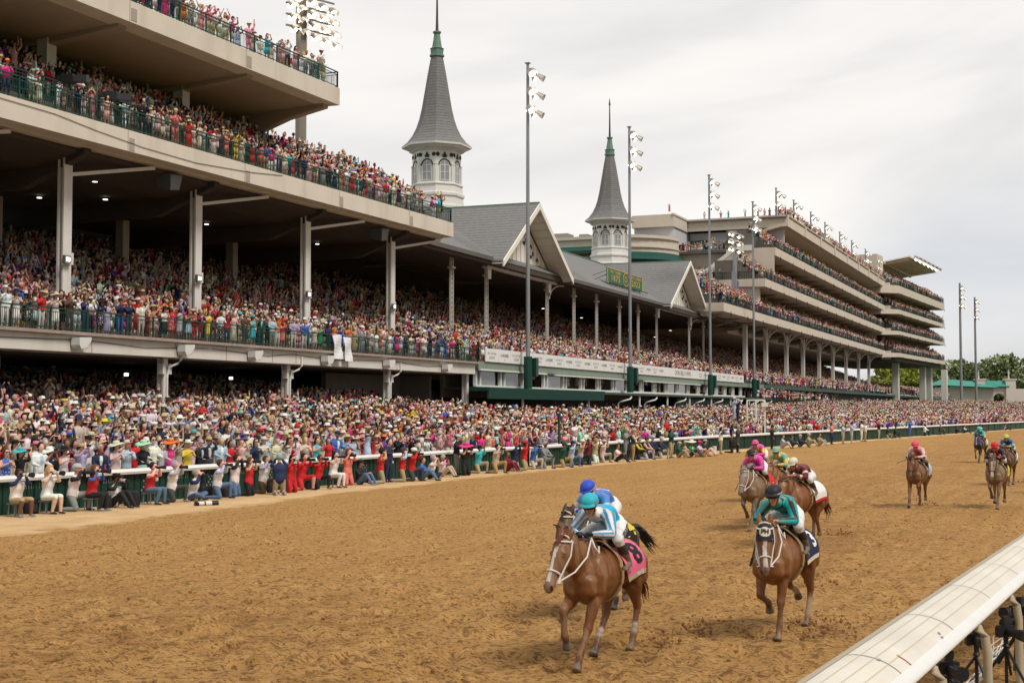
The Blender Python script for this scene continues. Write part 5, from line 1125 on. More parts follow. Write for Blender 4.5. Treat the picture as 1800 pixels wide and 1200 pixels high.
POSEDEF = {
    'man_phone': lambda: P_stand('phone', 0), 'man_clap': lambda: P_stand('clap', 0), 'man_wave': lambda: P_stand('wave', 0), 'man_rest': lambda: P_stand('rest', 0), 'man_high': lambda: P_stand('high', 0), 'man_side': lambda: P_stand('side', 0), 'man_shoot': lambda: P_stand('shoot', 0, vest=True),
    'woman_phone': lambda: P_stand('phone', 1, .42, 'long'), 'woman_clap': lambda: P_stand('clap', 1, .5, 'long'), 'woman_wave': lambda: P_stand('wave', 1, .42, 'long'), 'woman_rest': lambda: P_stand('rest', 1, .75, 'long'), 'woman_high': lambda: P_stand('high', 1, .45, 'long'), 'woman_side': lambda: P_stand('side', 1, .4, 'long'),
    'stool': lambda: figure((0, 0, .50), .18, [((.42, .15, .50), (.40, .16, .09)), ((.44, -.15, .49), (.34, -.17, .09))], SHOOT(1.18, .08), vest=True),
    'stool_woman': lambda: figure((0, 0, .50), .16, [((.42, .09, .50), (.40, .10, .09)), ((.44, -.09, .49), (.34, -.11, .09))], SHOOT(1.16, .08), fem=True, hair='long', vest=True),
    'kneel': lambda: figure((0, 0, .52), .08, [((.10, .13, .07), (-.36, .13, .07), (-.3, 0, -1)), ((.10, -.13, .07), (-.36, -.13, .07), (-.3, 0, -1))], SHOOT(1.22), vest=True),
    'kneel_woman': lambda: figure((0, 0, .50), .06, [((.10, .12, .07), (-.36, .12, .07), (-.3, 0, -1)), ((.10, -.12, .07), (-.36, -.12, .07), (-.3, 0, -1))], SHOOT(1.18), fem=True, hair='long', vest=True),
    'half_kneel': lambda: figure((-.04, 0, .46), .16, [((.36, .14, .50), (.32, .15, .09)), ((.12, -.14, .07), (-.36, -.14, .07), (-.3, 0, -1))], SHOOT(1.15, .04), vest=True),
    'cross_legged': lambda: figure((0, 0, .15), .2, [((.30, .30, .22), (.26, -.06, .10), (.2, -.9, 0)), ((.28, -.30, .22), (.34, .06, .09), (.2, .9, 0))], SHOOT(.82, .1), vest=True),
    'ground_sit': lambda: figure((0, 0, .14), .12, [((.36, .15, .46), (.58, .16, .09)), ((.40, -.15, .44), (.66, -.16, .09))], SHOOT(.80, .06), vest=True),
    'ground_rest': lambda: figure((0, 0, .14), .05, [((.36, .15, .46), (.58, .16, .09)), ((.40, -.15, .44), (.66, -.16, .09))], [((.16, .24, .42), (.38, .05, .44)), ((.16, -.24, .42), (.38, -.05, .46))]),
    'half_kneel_rest': lambda: figure((-.04, 0, .46), .10, [((.36, .14, .50), (.32, .15, .09)), ((.12, -.14, .07), (-.36, -.14, .07), (-.3, 0, -1))], [((.16, .24, .68), (.36, .10, .58)), ((.16, -.24, .68), (.36, -.04, .62))]),
}
BASE = {}
def base_body(k):
    if k not in BASE:
        pr = POSEDEF[k](); me = fuse(pr, .021, 2); z = zone_of(pr, centres(me)); zi = {q: i for i, q in enumerate(ZN)}; zi['sleeve2'] = zi['sleeve'] 
        me.materials.clear()
        for q in ZN: me.materials.append(mat(('woman_' if k.startswith('woman') else 'person_') + q, (.5, .5, .5), .75 if q != 'shoe' else .5, .18 if q in ('top', 'bottom', 'vest', 'sleeve') else .06, 9 if q in ('top', 'bottom') else 5, coord='O', oattr='c_' + q, floral=k.startswith('woman') and q in ('top', 'bottom')))
        me.polygons.foreach_set('material_index', np.array([zi[q] for q in z], np.int32)); BASE[k] = (me, pr)
    return BASE[k]
HATM = {}
def hat_mesh(kind):
    """hat around the head centre; x forward"""
    if kind in HATM: return HATM[kind]
    b = MB(); n = 16
    def crown(prof): b.rings([[(r * 1.12 * math.cos(2 * math.pi * k / n) - .008, r * math.sin(2 * math.pi * k / n), z) for k in range(n)] for r, z in prof])
    if kind == 'wide':
        b.rings([[(r * math.cos(a) - .008, r * math.sin(a), z + .028 * math.sin(2 * a + .7) * (r > .12) - .02 * (r > .19)) for a in np.linspace(0, 2 * math.pi, 20, endpoint=False)] for r, z in ((.085, .035), (.15, .040), (.225, .032), (.228, .040), (.15, .052), (.088, .055))], cap=False); crown([(.088, .04), (.086, .10), (.07, .135), (.03, .145)])
    elif kind == 'straw':
        b.rings([[(r * math.cos(a) * 1.08 - .005, r * math.sin(a), z + .02 * abs(math.sin(a)) * (r > .12)) for a in np.linspace(0, 2 * math.pi, 16, endpoint=False)] for r, z in ((.085, .04), (.15, .038), (.152, .046), (.087, .055))], cap=False); crown([(.087, .04), (.084, .105), (.077, .135), (.05, .128)])
    elif kind == 'cap':
        crown([(.088, .02), (.088, .06), (.078, .105), (.045, .132), (.01, .138)]); b.hexa([(.06, -.07, .028), (.17, -.05, .018), (.17, .05, .018), (.06, .07, .028)], [(.06, -.07, .04), (.17, -.05, .028), (.17, .05, .028), (.06, .07, .04)])
    else:                                             # fascinator: disc with a spray of petals
        r = np.random.default_rng(5); b.lathe((.0, .03, .09), [(.001, 0), (.11, .01), (.11, .025), (.001, .04)], 12)
        for k in range(26):
            a = r.random() * 6.28; e = r.random() * 1.3; d = np.array([math.cos(a) * math.cos(e), math.sin(a) * math.cos(e), math.sin(e)]); q = np.array([.0, .03, .12]) + d * .03; t = np.cross(d, (0, 0, 1)); t = t / max(np.linalg.norm(t), .1); L = .09 + .07 * r.random(); w = .03
            b.poly([tuple(q), tuple(q + d * L * .6 + t * w), tuple(q + d * L), tuple(q + d * L * .6 - t * w)])
    o = b.build('hat', mat('hat_material', (.5, .5, .5), .8, .12, 12, coord='O', oattr='c_hat'), loc=(0, 0, 0)); me = o.data; bpy.data.objects.remove(o); me.polygons.foreach_set('use_smooth', [True] * len(me.polygons)); HATM[kind] = me; return me
CL = {'white': (.80, .79, .76), 'cream': (.68, .61, .47), 'black': (.020, .020, .022), 'navy': (.022, .032, .085), 'grey': (.24, .25, .27), 'light grey': (.46, .47, .49), 'pale blue': (.42, .54, .68), 'blue': (.05, .14, .45), 'royal blue': (.03, .08, .55), 'turquoise': (.06, .50, .56), 'mint': (.42, .66, .52), 'green': (.03, .28, .10), 'dark green': (.015, .08, .05), 'yellow': (.74, .56, .06), 'orange': (.75, .20, .04), 'red': (.58, .025, .03), 'burgundy': (.18, .012, .03), 'pink': (.76, .30, .38), 'hot pink': (.72, .05, .28), 'pale pink': (.74, .50, .48), 'lilac': (.48, .38, .60), 'purple': (.16, .07, .26), 'khaki': (.42, .33, .20), 'tan': (.42, .25, .11), 'brown': (.12, .065, .035), 'denim': (.10, .17, .28), 'straw': (.58, .44, .24), 'beige': (.52, .44, .34), 'charcoal': (.06, .062, .068), 'coral': (.76, .22, .17)}
SKINS = [(.70, .42, .31), (.66, .37, .26), (.74, .47, .36), (.54, .28, .18), (.66, .38, .27), (.36, .18, .10), (.18, .09, .055), (.68, .39, .29)]
HAIRS = {'brown': (.07, .038, .02), 'dark': (.02, .014, .010), 'blonde': (.40, .27, .11), 'grey': (.38, .37, .36), 'auburn': (.14, .045, .018)}
def jit(c, r, a=.12): return tuple(float(min(max(q * (1 + a * (r.random() * 2 - 1)), 0), .9)) for q in c)
def make_person(pose, P, yaw, top, bottom, label, cat, group, hair='brown', hat=None, hatc=None, vest=None, sleeve=None, leg=None, shoe='black', skin=None, scale=1.0, glasses=False, seed=0):
    r = np.random.default_rng(seed); me, pr = base_body(pose); o = bpy.data.objects.new('person', me); COL.objects.link(o); o.location = P; o.rotation_euler = (0, 0, yaw); o.scale = (scale * 1.10, scale * 1.10, scale) if cat in ('photographer', 'bystander') else (scale,) * 3
    tag(o, label, cat, group); sk = jit(SKINS[r.integers(len(SKINS))] if skin is None else SKINS[skin], r, .08)
    c = lambda q: sk if q == 'skin' else jit(CL[q], r, .08)
    o['c_skin'] = sk; tp = c(top); o['c_top'] = tp; bt = c(bottom); o['c_bottom'] = bt; o['c_hair'] = jit(HAIRS[hair], r, .2); o['c_shoe'] = c(shoe); o['c_vest'] = c(vest) if vest else (c(['white', 'pale blue', 'white'][seed % 3]) if top == bottom and pose.startswith('man') else tp); o['c_sleeve'] = c(sleeve) if sleeve else tp; o['c_leg'] = c(leg) if leg else bt
    hd = [p for p in pr if p.zone == 'skin' and len(p.p) == 5][0]; hc = hd.p[2]; pf = hd.p[0] - hd.p[4]
    if hat:
        h = bpy.data.objects.new('hat', hat_mesh(hat)); COL.objects.link(h); h.parent = o; h.location = hc; h.rotation_euler = (r.normal() * .06, r.normal() * .06 - .05, 0); h['c_hat'] = jit(CL[hatc], r, .1); o_h = 1.0 + .18 * r.random() * (hat == 'wide'); h.scale = (o_h * 1.18,) * 3
    if glasses:
        g = GLASSES(); q = bpy.data.objects.new('sunglasses', g); COL.objects.link(q); q.parent = o; q.location = hc; q.scale = (1.12,) * 3
    return o, hc
_GL = []
def GLASSES():
    if not _GL:
        b = MB()
        for s in (-1, 1): b.rings([[(.092 - .006 * q, s * .034 + .027 * math.cos(a), .022 + .020 * math.sin(a)) for a in np.linspace(0, 2 * math.pi, 9)[:-1]] for q in (0, 1, 2)]); b.bar((.085, s * .06, .03), (.0, s * .082, .03), .006, .008)
        b.bar((.094, -.02, .03), (.094, .02, .03), .006, .006); o = b.build('sunglasses', mat('sunglass_lens', (.015, .015, .018), .15, spec=.6), loc=(0, 0, 0)); _GL.append(o.data); bpy.data.objects.remove(o)
    return _GL[0]
_PH = []
def phone_at(M, label):
    if not _PH:
        b = MB(); b.box((-.006, -.08, -.038), (.006, .08, .038)); o = b.build('phone', [blackp], loc=(0, 0, 0)); _PH.append(o.data)
        bpy.data.objects.remove(o)
    o = bpy.data.objects.new('phone', _PH[0]); COL.objects.link(o); o.matrix_world = M; tag(o, label, 'phone', 'phones held up by spectators')
USED = set()
def uniq(s):
    if s in USED: return None
    if len(s.replace('-', ' ').split()) > 18 or len(s.split()) > 16: return None
    USED.add(s); return s

# ---- photographers and officials along the fence, left to right as in the photo
_CAM = {}
def held_camera(owner, hc, yaw, white_l, L, label):
    key = (white_l, L)
    if key not in _CAM:
        t = thing('camera', (0, 0, 0)); camera_body(t, white_l, L, .045 if L < .3 else .055); _CAM[key] = t
        c = t
    else: c = copy_tree(_CAM[key])
    c.matrix_world = Matrix.Identity(4); c.rotation_euler = (0, 0, yaw); s = 1.05; c.scale = (s, s, s)
    a = np.array([hc[0] + .155, hc[1], hc[2] + .015]); c.location = (owner.location.x + a[0] * math.cos(yaw) - a[1] * math.sin(yaw), owner.location.y + a[0] * math.sin(yaw) + a[1] * math.cos(yaw), owner.location.z + a[2]); tag(c, label, 'camera', 'cameras of the photographers by the fence')
def stool(P, yaw, label):
    t = thing('folding_stool', P, label, 'stool', 'low stools by the fence', yaw); b = MB(); b.box((-.17, -.17, .36), (.17, .17, .395)); b.build('seat', mat('grey_stool', (.20, .21, .23), .6), t, loc=(0, 0, 0))
    for x in (-.14, .14):
        for y in (-.14, .14): b = MB(); b.bar((x, y, 0), (x * .85, y * .85, .36), .03, .03); b.build('leg', MATS['grey_stool'], t, loc=(0, 0, 0))
# px, py of the feet, pose, vest, sleeves, trousers, leg, hair, hat, hat colour, lens (None = no camera), yaw offset
CREW = [
 (20, 908, 'stool', 'white', 'navy', 'khaki', 'skin', 'dark', None, None, ('w', .34), 0), (78, 903, 'stool_woman', 'white', 'skin', 'white', 'skin', 'blonde', None, None, ('w', .34), 0), (113, 898, 'half_kneel', 'white', 'black', 'grey', None, 'grey', 'cap', 'light grey', ('b', .30), .5),
 (160, 898, 'stool_woman', 'red', 'blue', 'black', None, 'auburn', None, None, ('b', .30), .2), (198, 892, 'ground_sit', 'white', 'black', 'black', None, 'dark', 'straw', 'black', ('w', .26), .1), (262, 887, 'stool', 'red', 'skin', 'denim', None, 'dark', None, None, ('b', .22), .25),
 (303, 883, 'half_kneel', 'white', 'light grey', 'charcoal', None, 'grey', None, None, ('b', .22), .3), (337, 880, 'cross_legged', 'white', 'navy', 'denim', None, 'grey', None, None, ('b', .20), .35), (383, 877, 'half_kneel', 'white', 'pale blue', 'denim', None, 'brown', None, None, ('b', .20), .4),
 (412, 873, 'kneel', 'white', 'black', 'denim', None, 'dark', None, None, ('b', .20), .3), (437, 872, 'kneel_woman', 'red', 'skin', 'black', None, 'auburn', None, None, ('b', .18), .2), (464, 868, 'half_kneel', 'white', 'lilac', 'brown', None, 'brown', None, None, ('b', .2), 0),
 (491, 870, 'kneel', 'navy', 'navy', 'khaki', None, 'grey', None, None, None, 2.4), (512, 866, 'kneel_woman', 'red', 'red', 'red', None, 'dark', 'fascinator', 'red', ('w', .3), -.2), (531, 862, 'half_kneel', 'red', 'red', 'red', 'skin', 'dark', None, None, ('b', .28), 0),
 (560, 860, 'half_kneel', 'red', 'red', 'black', None, 'brown', None, None, ('b', .18), -.1), (585, 857, 'stool_woman', 'white', 'skin', 'white', None, 'dark', None, None, ('b', .26), -.1), (603, 853, 'kneel_woman', 'coral', 'coral', 'coral', None, 'auburn', None, None, ('b', .18), -.2),
 (632, 852, 'ground_rest', 'black', 'black', 'denim', None, 'dark', 'cap', 'black', None, 0), (668, 850, 'kneel', 'red', 'skin', 'khaki', None, 'dark', 'cap', 'black', ('b', .2), .9), (682, 848, 'man_side', 'navy', 'navy', 'navy', None, 'brown', None, None, None, 0),
 (706, 847, 'kneel', 'red', 'pale blue', 'khaki', None, 'brown', 'cap', 'charcoal', ('b', .2), .6), (724, 846, 'half_kneel', 'red', 'red', 'charcoal', None, 'dark', 'cap', 'white', ('b', .2), .3), (740, 845, 'ground_rest', 'blue', 'blue', 'denim', None, 'brown', None, None, None, .3),
 (756, 842, 'cross_legged', 'white', 'pale pink', 'black', None, 'grey', None, None, None, .2), (776, 838, 'ground_sit', 'white', 'pink', 'beige', None, 'grey', None, None, ('b', .2), .1), (795, 835, 'man_side', 'black', 'black', 'grey', None, 'dark', 'cap', 'mint', None, .3),
 (818, 836, 'kneel_woman', 'black', 'skin', 'black', None, 'brown', 'wide', 'hot pink', ('b', .16), -.2), (841, 832, 'half_kneel', 'turquoise', 'turquoise', 'khaki', None, 'dark', 'cap', 'black', None, 0), (872, 832, 'half_kneel', 'beige', 'beige', 'tan', None, 'dark', None, None, ('b', .2), 0),
 (890, 829, 'ground_rest', 'burgundy', 'burgundy', 'burgundy', None, 'brown', None, None, None, 0), (905, 828, 'kneel', 'navy', 'navy', 'khaki', None, 'grey', 'cap', 'red', ('b', .2), 0), (921, 827, 'kneel', 'red', 'red', 'khaki', None, 'brown', 'cap', 'red', ('b', .18), .3), (938, 825, 'half_kneel', 'blue', 'blue', 'beige', None, 'dark', 'cap', 'navy', ('b', .18), 0),
 (957, 824, 'half_kneel_rest', 'grey', 'grey', 'grey', None, 'grey', None, None, None, 0), (990, 822, 'half_kneel', 'dark green', 'dark green', 'tan', None, 'dark', 'cap', 'dark green', ('b', .2), 0), (1005, 820, 'half_kneel', 'pale blue', 'pale blue', 'denim', None, 'dark', 'cap', 'navy', ('b', .18), .1),
 (1021, 818, 'half_kneel', 'beige', 'skin', 'black', None, 'grey', 'cap', 'white', ('b', .18), .2), (1033, 817, 'kneel', 'burgundy', 'burgundy', 'charcoal', None, 'brown', None, None, None, .2), (1046, 815, 'kneel_woman', 'khaki', 'khaki', 'white', None, 'blonde', None, None, None, 0), (1060, 813, 'half_kneel', 'pale pink', 'pale pink', 'beige', 'skin', 'auburn', 'cap', 'pale pink', None, 0),
 (1084, 812, 'ground_rest', 'white', 'skin', 'black', None, 'dark', None, None, None, 0), (1093, 808, 'man_side', 'grey', 'grey', 'grey', None, 'grey', None, None, None, 0), (1104, 808, 'woman_side', 'black', 'black', 'black', None, 'brown', None, None, None, .2), (1113, 811, 'man_side', 'dark green', 'skin', 'tan', None, 'grey', 'cap', 'beige', None, .4),
 (1122, 808, 'half_kneel_rest', 'black', 'yellow', 'black', None, 'brown', None, None, None, 0), (1136, 808, 'half_kneel_rest', 'navy', 'skin', 'light grey', None, 'dark', 'cap', 'dark green', None, 0), (1146, 806, 'half_kneel_rest', 'navy', 'navy', 'navy', None, 'grey', 'cap', 'pale blue', None, 0), (1162, 806, 'half_kneel_rest', 'navy', 'navy', 'beige', None, 'grey', None, None, None, 0), (1180, 805, 'man_side', 'dark green', 'dark green', 'khaki', None, 'brown', 'cap', 'khaki', None, 0), (1193, 804, 'ground_rest', 'dark green', 'dark green', 'khaki', None, 'grey', 'cap', 'beige', None, 0),
 (1204, 803, 'ground_rest', 'beige', 'beige', 'beige', None, 'grey', 'cap', 'cream', None, .3), (1214, 803, 'ground_rest', 'white', 'green', 'charcoal', None, 'brown', 'wide', 'white', None, 0), (1228, 802, 'ground_rest', 'pale pink', 'lilac', 'pale pink', 'skin', 'brown', 'cap', 'hot pink', None, 0), (1238, 801, 'ground_rest', 'black', 'black', 'pale pink', None, 'dark', 'straw', 'pale blue', None, .2),
 (1267, 798, 'man_shoot', 'white', 'navy', 'khaki', None, 'dark', None, None, ('b', .2), .5), (1286, 796, 'half_kneel_rest', 'black', 'black', 'black', None, 'dark', None, None, None, 0), (1297, 795, 'man_clap', 'charcoal', 'charcoal', 'charcoal', None, 'grey', None, None, None, 0), (1357, 790, 'man_side', 'black', 'black', 'black', None, 'dark', 'cap', 'black', None, 0), (1375, 788, 'ground_rest', 'pale blue', 'grey', 'beige', None, 'brown', None, None, None, 0), (1391, 787, 'ground_rest', 'charcoal', 'dark green', 'charcoal', None, 'brown', 'cap', 'charcoal', None, .1), (1406, 786, 'ground_rest', 'navy', 'navy', 'charcoal', None, 'grey', None, None, None, 0), (1421, 784, 'ground_rest', 'khaki', 'khaki', 'khaki', None, 'grey', 'cap', 'light grey', None, 0),
 (1440, 783, 'ground_rest', 'tan', 'tan', 'beige', None, 'brown', None, None, None, -.3), (1462, 781, 'woman_side', 'coral', 'coral', 'navy', None, 'auburn', None, None, None, 0), (1482, 780, 'man_clap', 'pale blue', 'pale blue', 'khaki', None, 'grey', None, None, None, 0), (1497, 779, 'man_clap', 'pale blue', 'pale blue', 'beige', None, 'dark', 'cap', 'navy', None, .2), (1515, 776, 'man_side', 'white', 'white', 'white', None, 'dark', None, None, None, 0), (1521, 776, 'man_rest', 'white', 'white', 'khaki', None, 'grey', None, None, None, 0), (1545, 772, 'man_side', 'black', 'black', 'khaki', None, 'grey', None, None, None, 0), (1560, 771, 'half_kneel_rest', 'dark green', 'black', 'khaki', None, 'dark', None, None, None, 0), (1574, 770, 'half_kneel_rest', 'black', 'dark green', 'charcoal', None, 'dark', None, None, None, 0), (1595, 768, 'man_side', 'blue', 'blue', 'blue', None, 'grey', 'cap', 'blue', None, 0), (1610, 766, 'half_kneel_rest', 'white', 'white', 'black', None, 'dark', None, None, None, 0), (1624, 764, 'half_kneel_rest', 'charcoal', 'brown', 'charcoal', None, 'grey', None, None, None, 0), (1656, 762, 'ground_rest', 'black', 'black', 'charcoal', None, 'dark', None, None, None, 0), (1668, 761, 'ground_rest', 'blue', 'white', 'navy', None, 'dark', 'cap', 'red', None, 0), (1690, 759, 'ground_rest', 'grey', 'white', 'charcoal', None, 'dark', None, None, None, 0), (1748, 756, 'ground_sit', 'white', 'black', 'black', None, 'dark', None, None, ('b', .2), 0)]
NOUN = {'stool': 'on a stool', 'stool_woman': 'on a stool', 'half_kneel': 'on one knee', 'kneel': 'kneeling', 'kneel_woman': 'kneeling', 'ground_sit': 'sitting on sand', 'ground_rest': 'sitting on sand', 'cross_legged': 'cross-legged', 'half_kneel_rest': 'one knee down'}
def crew():
    for i, (px, py, pose, vest, slv, bot, leg, hair, hat, hatc, lens, dy) in enumerate(CREW):
        P = on_z(px, py, 0); fy = float(fenceY(P[0])); P[1] = min(P[1], fy - .75); P[2] = .01
        yaw = R_(-90) + dy - .12; fem = 'woman' in pose
        if 'man_' in pose or 'woman_' in pose: nm = 'standing'
        else: nm = NOUN[pose]
        who = ('woman' if fem else 'man'); bare = ' and bare legs' if leg == 'skin' else ''
        hs = (' and %s %s' % (hatc, {'straw': 'hat', 'wide': 'wide hat', 'fascinator': 'flower hat', 'cap': 'cap'}[hat])) if hat else ', %s hair' % hair
        L = None; alt = ''
        for alt in ('', ' by the fence', ' close to the fence', ' near the rail'):
            L = uniq('%s in %s, %s sleeves, %s, %s%s' % (who, vest + (' vest' if lens and vest in ('white', 'red') else ' top'), 'bare' if slv == 'skin' else slv, bot + ' trousers' + hs if leg != 'skin' else 'bare legs' + hs, nm, alt))
            if L: break
        if not L: L = uniq('%s in %s, %s%s, %s' % (who, vest + (' vest' if lens and vest in ('white', 'red') else ' top'), bot + ' trousers', hs, nm)) or uniq('%s in %s and %s, %s' % (who, vest, bot, nm))
        o, hc = make_person(pose, P, yaw, slv if vest in ('white', 'red') and slv != 'skin' else vest, bot, L, 'photographer' if lens else 'bystander', 'press and officials along the fence', hair, hat, hatc, vest, slv, leg, 'black' if i % 3 else 'grey', None, 1.06 + .04 * ((i * 7) % 5 - 2) / 2, i % 4 == 1 and not lens, 100 + i)
        if lens:
            held_camera(o, hc, yaw, lens[0] == 'w', lens[1], '%s-lens camera of %s in %s, %s sleeves, %s trousers%s' % ('white' if lens[0] == 'w' else 'black', who, vest, 'bare' if slv == 'skin' else slv, bot, hs))
        if pose.startswith('stool'): stool((P[0], P[1], .005), yaw, 'low grey folding stool under the %s in %s top and %s trousers' % (who, vest, bot))
        if i == 5:
            t = text_mesh('18', .16, 'bib_number', mat('bib_white', (.8, .8, .78), .8), o, 1, .006); t.rotation_euler = (math.pi / 2, 0, math.pi / 2); t.location = (.245, 0, .80)
    P = on_z(345, 884, .09); t = thing('camera', (P[0], P[1], .07), 'big camera with long white lens lying on the sand before the cross-legged man', 'camera', 'cameras of the photographers by the fence', R_(-40)); t.scale = (1.3,) * 3
    camera_body(t, True, .46, .06)
    P = on_z(1256, 795, 0); t = thing('bucket', (P[0], P[1], 0), 'white plastic bucket standing on the sand by the fence', 'bucket'); b = MB(); b.lathe((0, 0, 0), [(.13, 0), (.16, .42), (.165, .42), (.165, .45), (.145, .45), (.12, .03), (.001, .03)], 14); b.build('pail', white, t, loc=(0, 0, 0)); b = MB(); b.tube([(.16 * math.cos(a), .16 * math.sin(a), .44 - .1 * math.sin(a)) for a in np.linspace(0, math.pi, 9)], .006, 4); b.build('handle', hood, t, loc=(0, 0, 0))
crew()

# ---- spectators: the nearest rows and the terrace rail one by one, the rest as the crowd
FRONT = [(10, 'woman_clap', 'blue', 'blue', 'brown', None, None), (35, 'woman_phone', 'black', 'white', 'dark', 'wide', 'turquoise'), (68, 'man_rest', 'white', 'white', 'dark', None, None), (86, 'woman_phone', 'navy', 'navy', 'dark', 'wide', 'white'), (112, 'woman_clap', 'white', 'cream', 'dark', 'wide', 'black'), (142, 'man_phone', 'lilac', 'lilac', 'dark', 'straw', 'straw'), (175, 'man_rest', 'navy', 'navy', 'grey', None, None), (203, 'woman_clap', 'pale pink', 'pale pink', 'brown', 'wide', 'cream'), (222, 'man_clap', 'pale blue', 'khaki', 'brown', 'straw', 'cream'), (250, 'woman_rest', 'black', 'mint', 'blonde', 'wide', 'mint'), (266, 'man_rest', 'white', 'navy', 'dark', None, None), (280, 'man_rest', 'light grey', 'light grey', 'dark', None, None), (298, 'woman_wave', 'hot pink', 'hot pink', 'auburn', 'wide', 'orange'), (329, 'woman_clap', 'yellow', 'yellow', 'grey', 'straw', 'white'), (350, 'man_rest', 'black', 'black', 'grey', None, None), (366, 'man_phone', 'charcoal', 'charcoal', 'brown', 'straw', 'straw'), (386, 'man_rest', 'pale blue', 'pale blue', 'grey', None, None), (404, 'woman_clap', 'red', 'red', 'dark', None, None), (424, 'woman_phone', 'pale pink', 'green', 'blonde', 'fascinator', 'royal blue'), (449, 'woman_clap', 'navy', 'navy', 'brown', None, None), (484, 'woman_rest', 'cream', 'mint', 'grey', 'fascinator', 'hot pink'), (506, 'woman_phone', 'white', 'white', 'dark', None, None), (536, 'woman_clap', 'cream', 'cream', 'blonde', None, None), (556, 'woman_clap', 'turquoise', 'turquoise', 'dark', None, None), (577, 'woman_side', 'red', 'red', 'brown', 'fascinator', 'red'), (590, 'man_rest', 'blue', 'blue', 'grey', 'cap', 'navy')]
TERR = [(8, 'man_side', 'white', 'white', 'brown', 'straw', 'white'), (28, 'woman_clap', 'white', 'white', 'dark', 'wide', 'navy'), (50, 'woman_side', 'black', 'black', 'dark', None, None), (72, 'man_side', 'red', 'white', 'grey', 'straw', 'straw'), (97, 'woman_clap', 'white', 'white', 'blonde', 'wide', 'cream'), (122, 'man_clap', 'brown', 'charcoal', 'brown', None, None), (148, 'man_side', 'navy', 'navy', 'brown', None, None), (177, 'woman_clap', 'navy', 'navy', 'dark', 'wide', 'black'), (211, 'man_clap', 'navy', 'blue', 'dark', 'straw', 'charcoal'), (226, 'man_clap', 'navy', 'charcoal', 'auburn', None, None), (248, 'man_wave', 'cream', 'cream', 'grey', None, None), (268, 'woman_wave', 'tan', 'tan', 'dark', 'wide', 'straw'), (289, 'woman_clap', 'white', 'black', 'dark', 'wide', 'black'), (316, 'woman_clap', 'light grey', 'light grey', 'brown', None, None), (331, 'woman_clap', 'brown', 'pale blue', 'dark', None, None), (352, 'man_clap', 'burgundy', 'burgundy', 'grey', None, None), (367, 'woman_clap', 'yellow', 'yellow', 'brown', None, None), (388, 'woman_rest', 'white', 'black', 'blonde', None, None), (410, 'woman_rest', 'pale pink', 'cream', 'blonde', None, None), (430, 'man_rest', 'brown', 'charcoal', 'brown', None, None), (444, 'woman_clap', 'turquoise', 'turquoise', 'brown', 'straw', 'turquoise'), (458, 'man_side', 'dark green', 'dark green', 'dark', None, None), (478, 'man_rest', 'pale blue', 'grey', 'brown', None, None), (497, 'woman_clap', 'red', 'coral', 'dark', 'wide', 'red'), (516, 'man_rest', 'lilac', 'white', 'brown', None, None), (535, 'man_rest', 'blue', 'white', 'dark', None, None), (553, 'woman_clap', 'cream', 'cream', 'blonde', None, None), (563, 'woman_clap', 'green', 'green', 'brown', None, None), (586, 'woman_side', 'orange', 'navy', 'auburn', 'fascinator', 'hot pink')]
HATN = {'straw': 'straw hat', 'wide': 'wide-brim hat', 'fascinator': 'flower hat', 'cap': 'cap'}
DO = {'phone': 'phone raised', 'clap': 'clapping', 'wave': 'one arm raised', 'rest': 'leaning forward', 'high': 'both arms raised', 'side': 'upright'}
WT = ['white', 'cream', 'pale blue', 'pale pink', 'pink', 'navy', 'black', 'red', 'hot pink', 'light grey', 'grey', 'blue', 'turquoise', 'yellow', 'green', 'lilac', 'coral', 'beige', 'orange', 'burgundy', 'royal blue', 'mint', 'khaki', 'charcoal', 'dark green', 'purple']
WP = np.array([30, 12, 7, 12, 8, 11, 10, 9, 4, 5, 4, 1.5, 1.0, 1.4, .7, 1.4, 5, 5, 2, 3.5, .4, .7, 4, 4, .8, .7]); WP = WP / WP.sum()
HC = ['straw', 'white', 'cream', 'pink', 'hot pink', 'black', 'navy', 'red', 'turquoise', 'pale blue', 'orange', 'yellow', 'mint', 'lilac', 'royal blue', 'light grey', 'pale pink', 'beige']
HP = np.array([24, 26, 12, 5, 4.5, 8, 4, 4.5, 1.5, 2, 2, 1.6, .6, 1, 1, 4, 6, 5.]); HP = HP / HP.sum()
def look_yaw(x, y, r): 
    a = math.atan2(5 - y, (14 if x < 75 else x - 30) - x); return (w_ := .35 + .4 * r.random()) * R_(-90) + (1 - w_) * (a if a < 0 else -math.pi) + r.normal() * .15
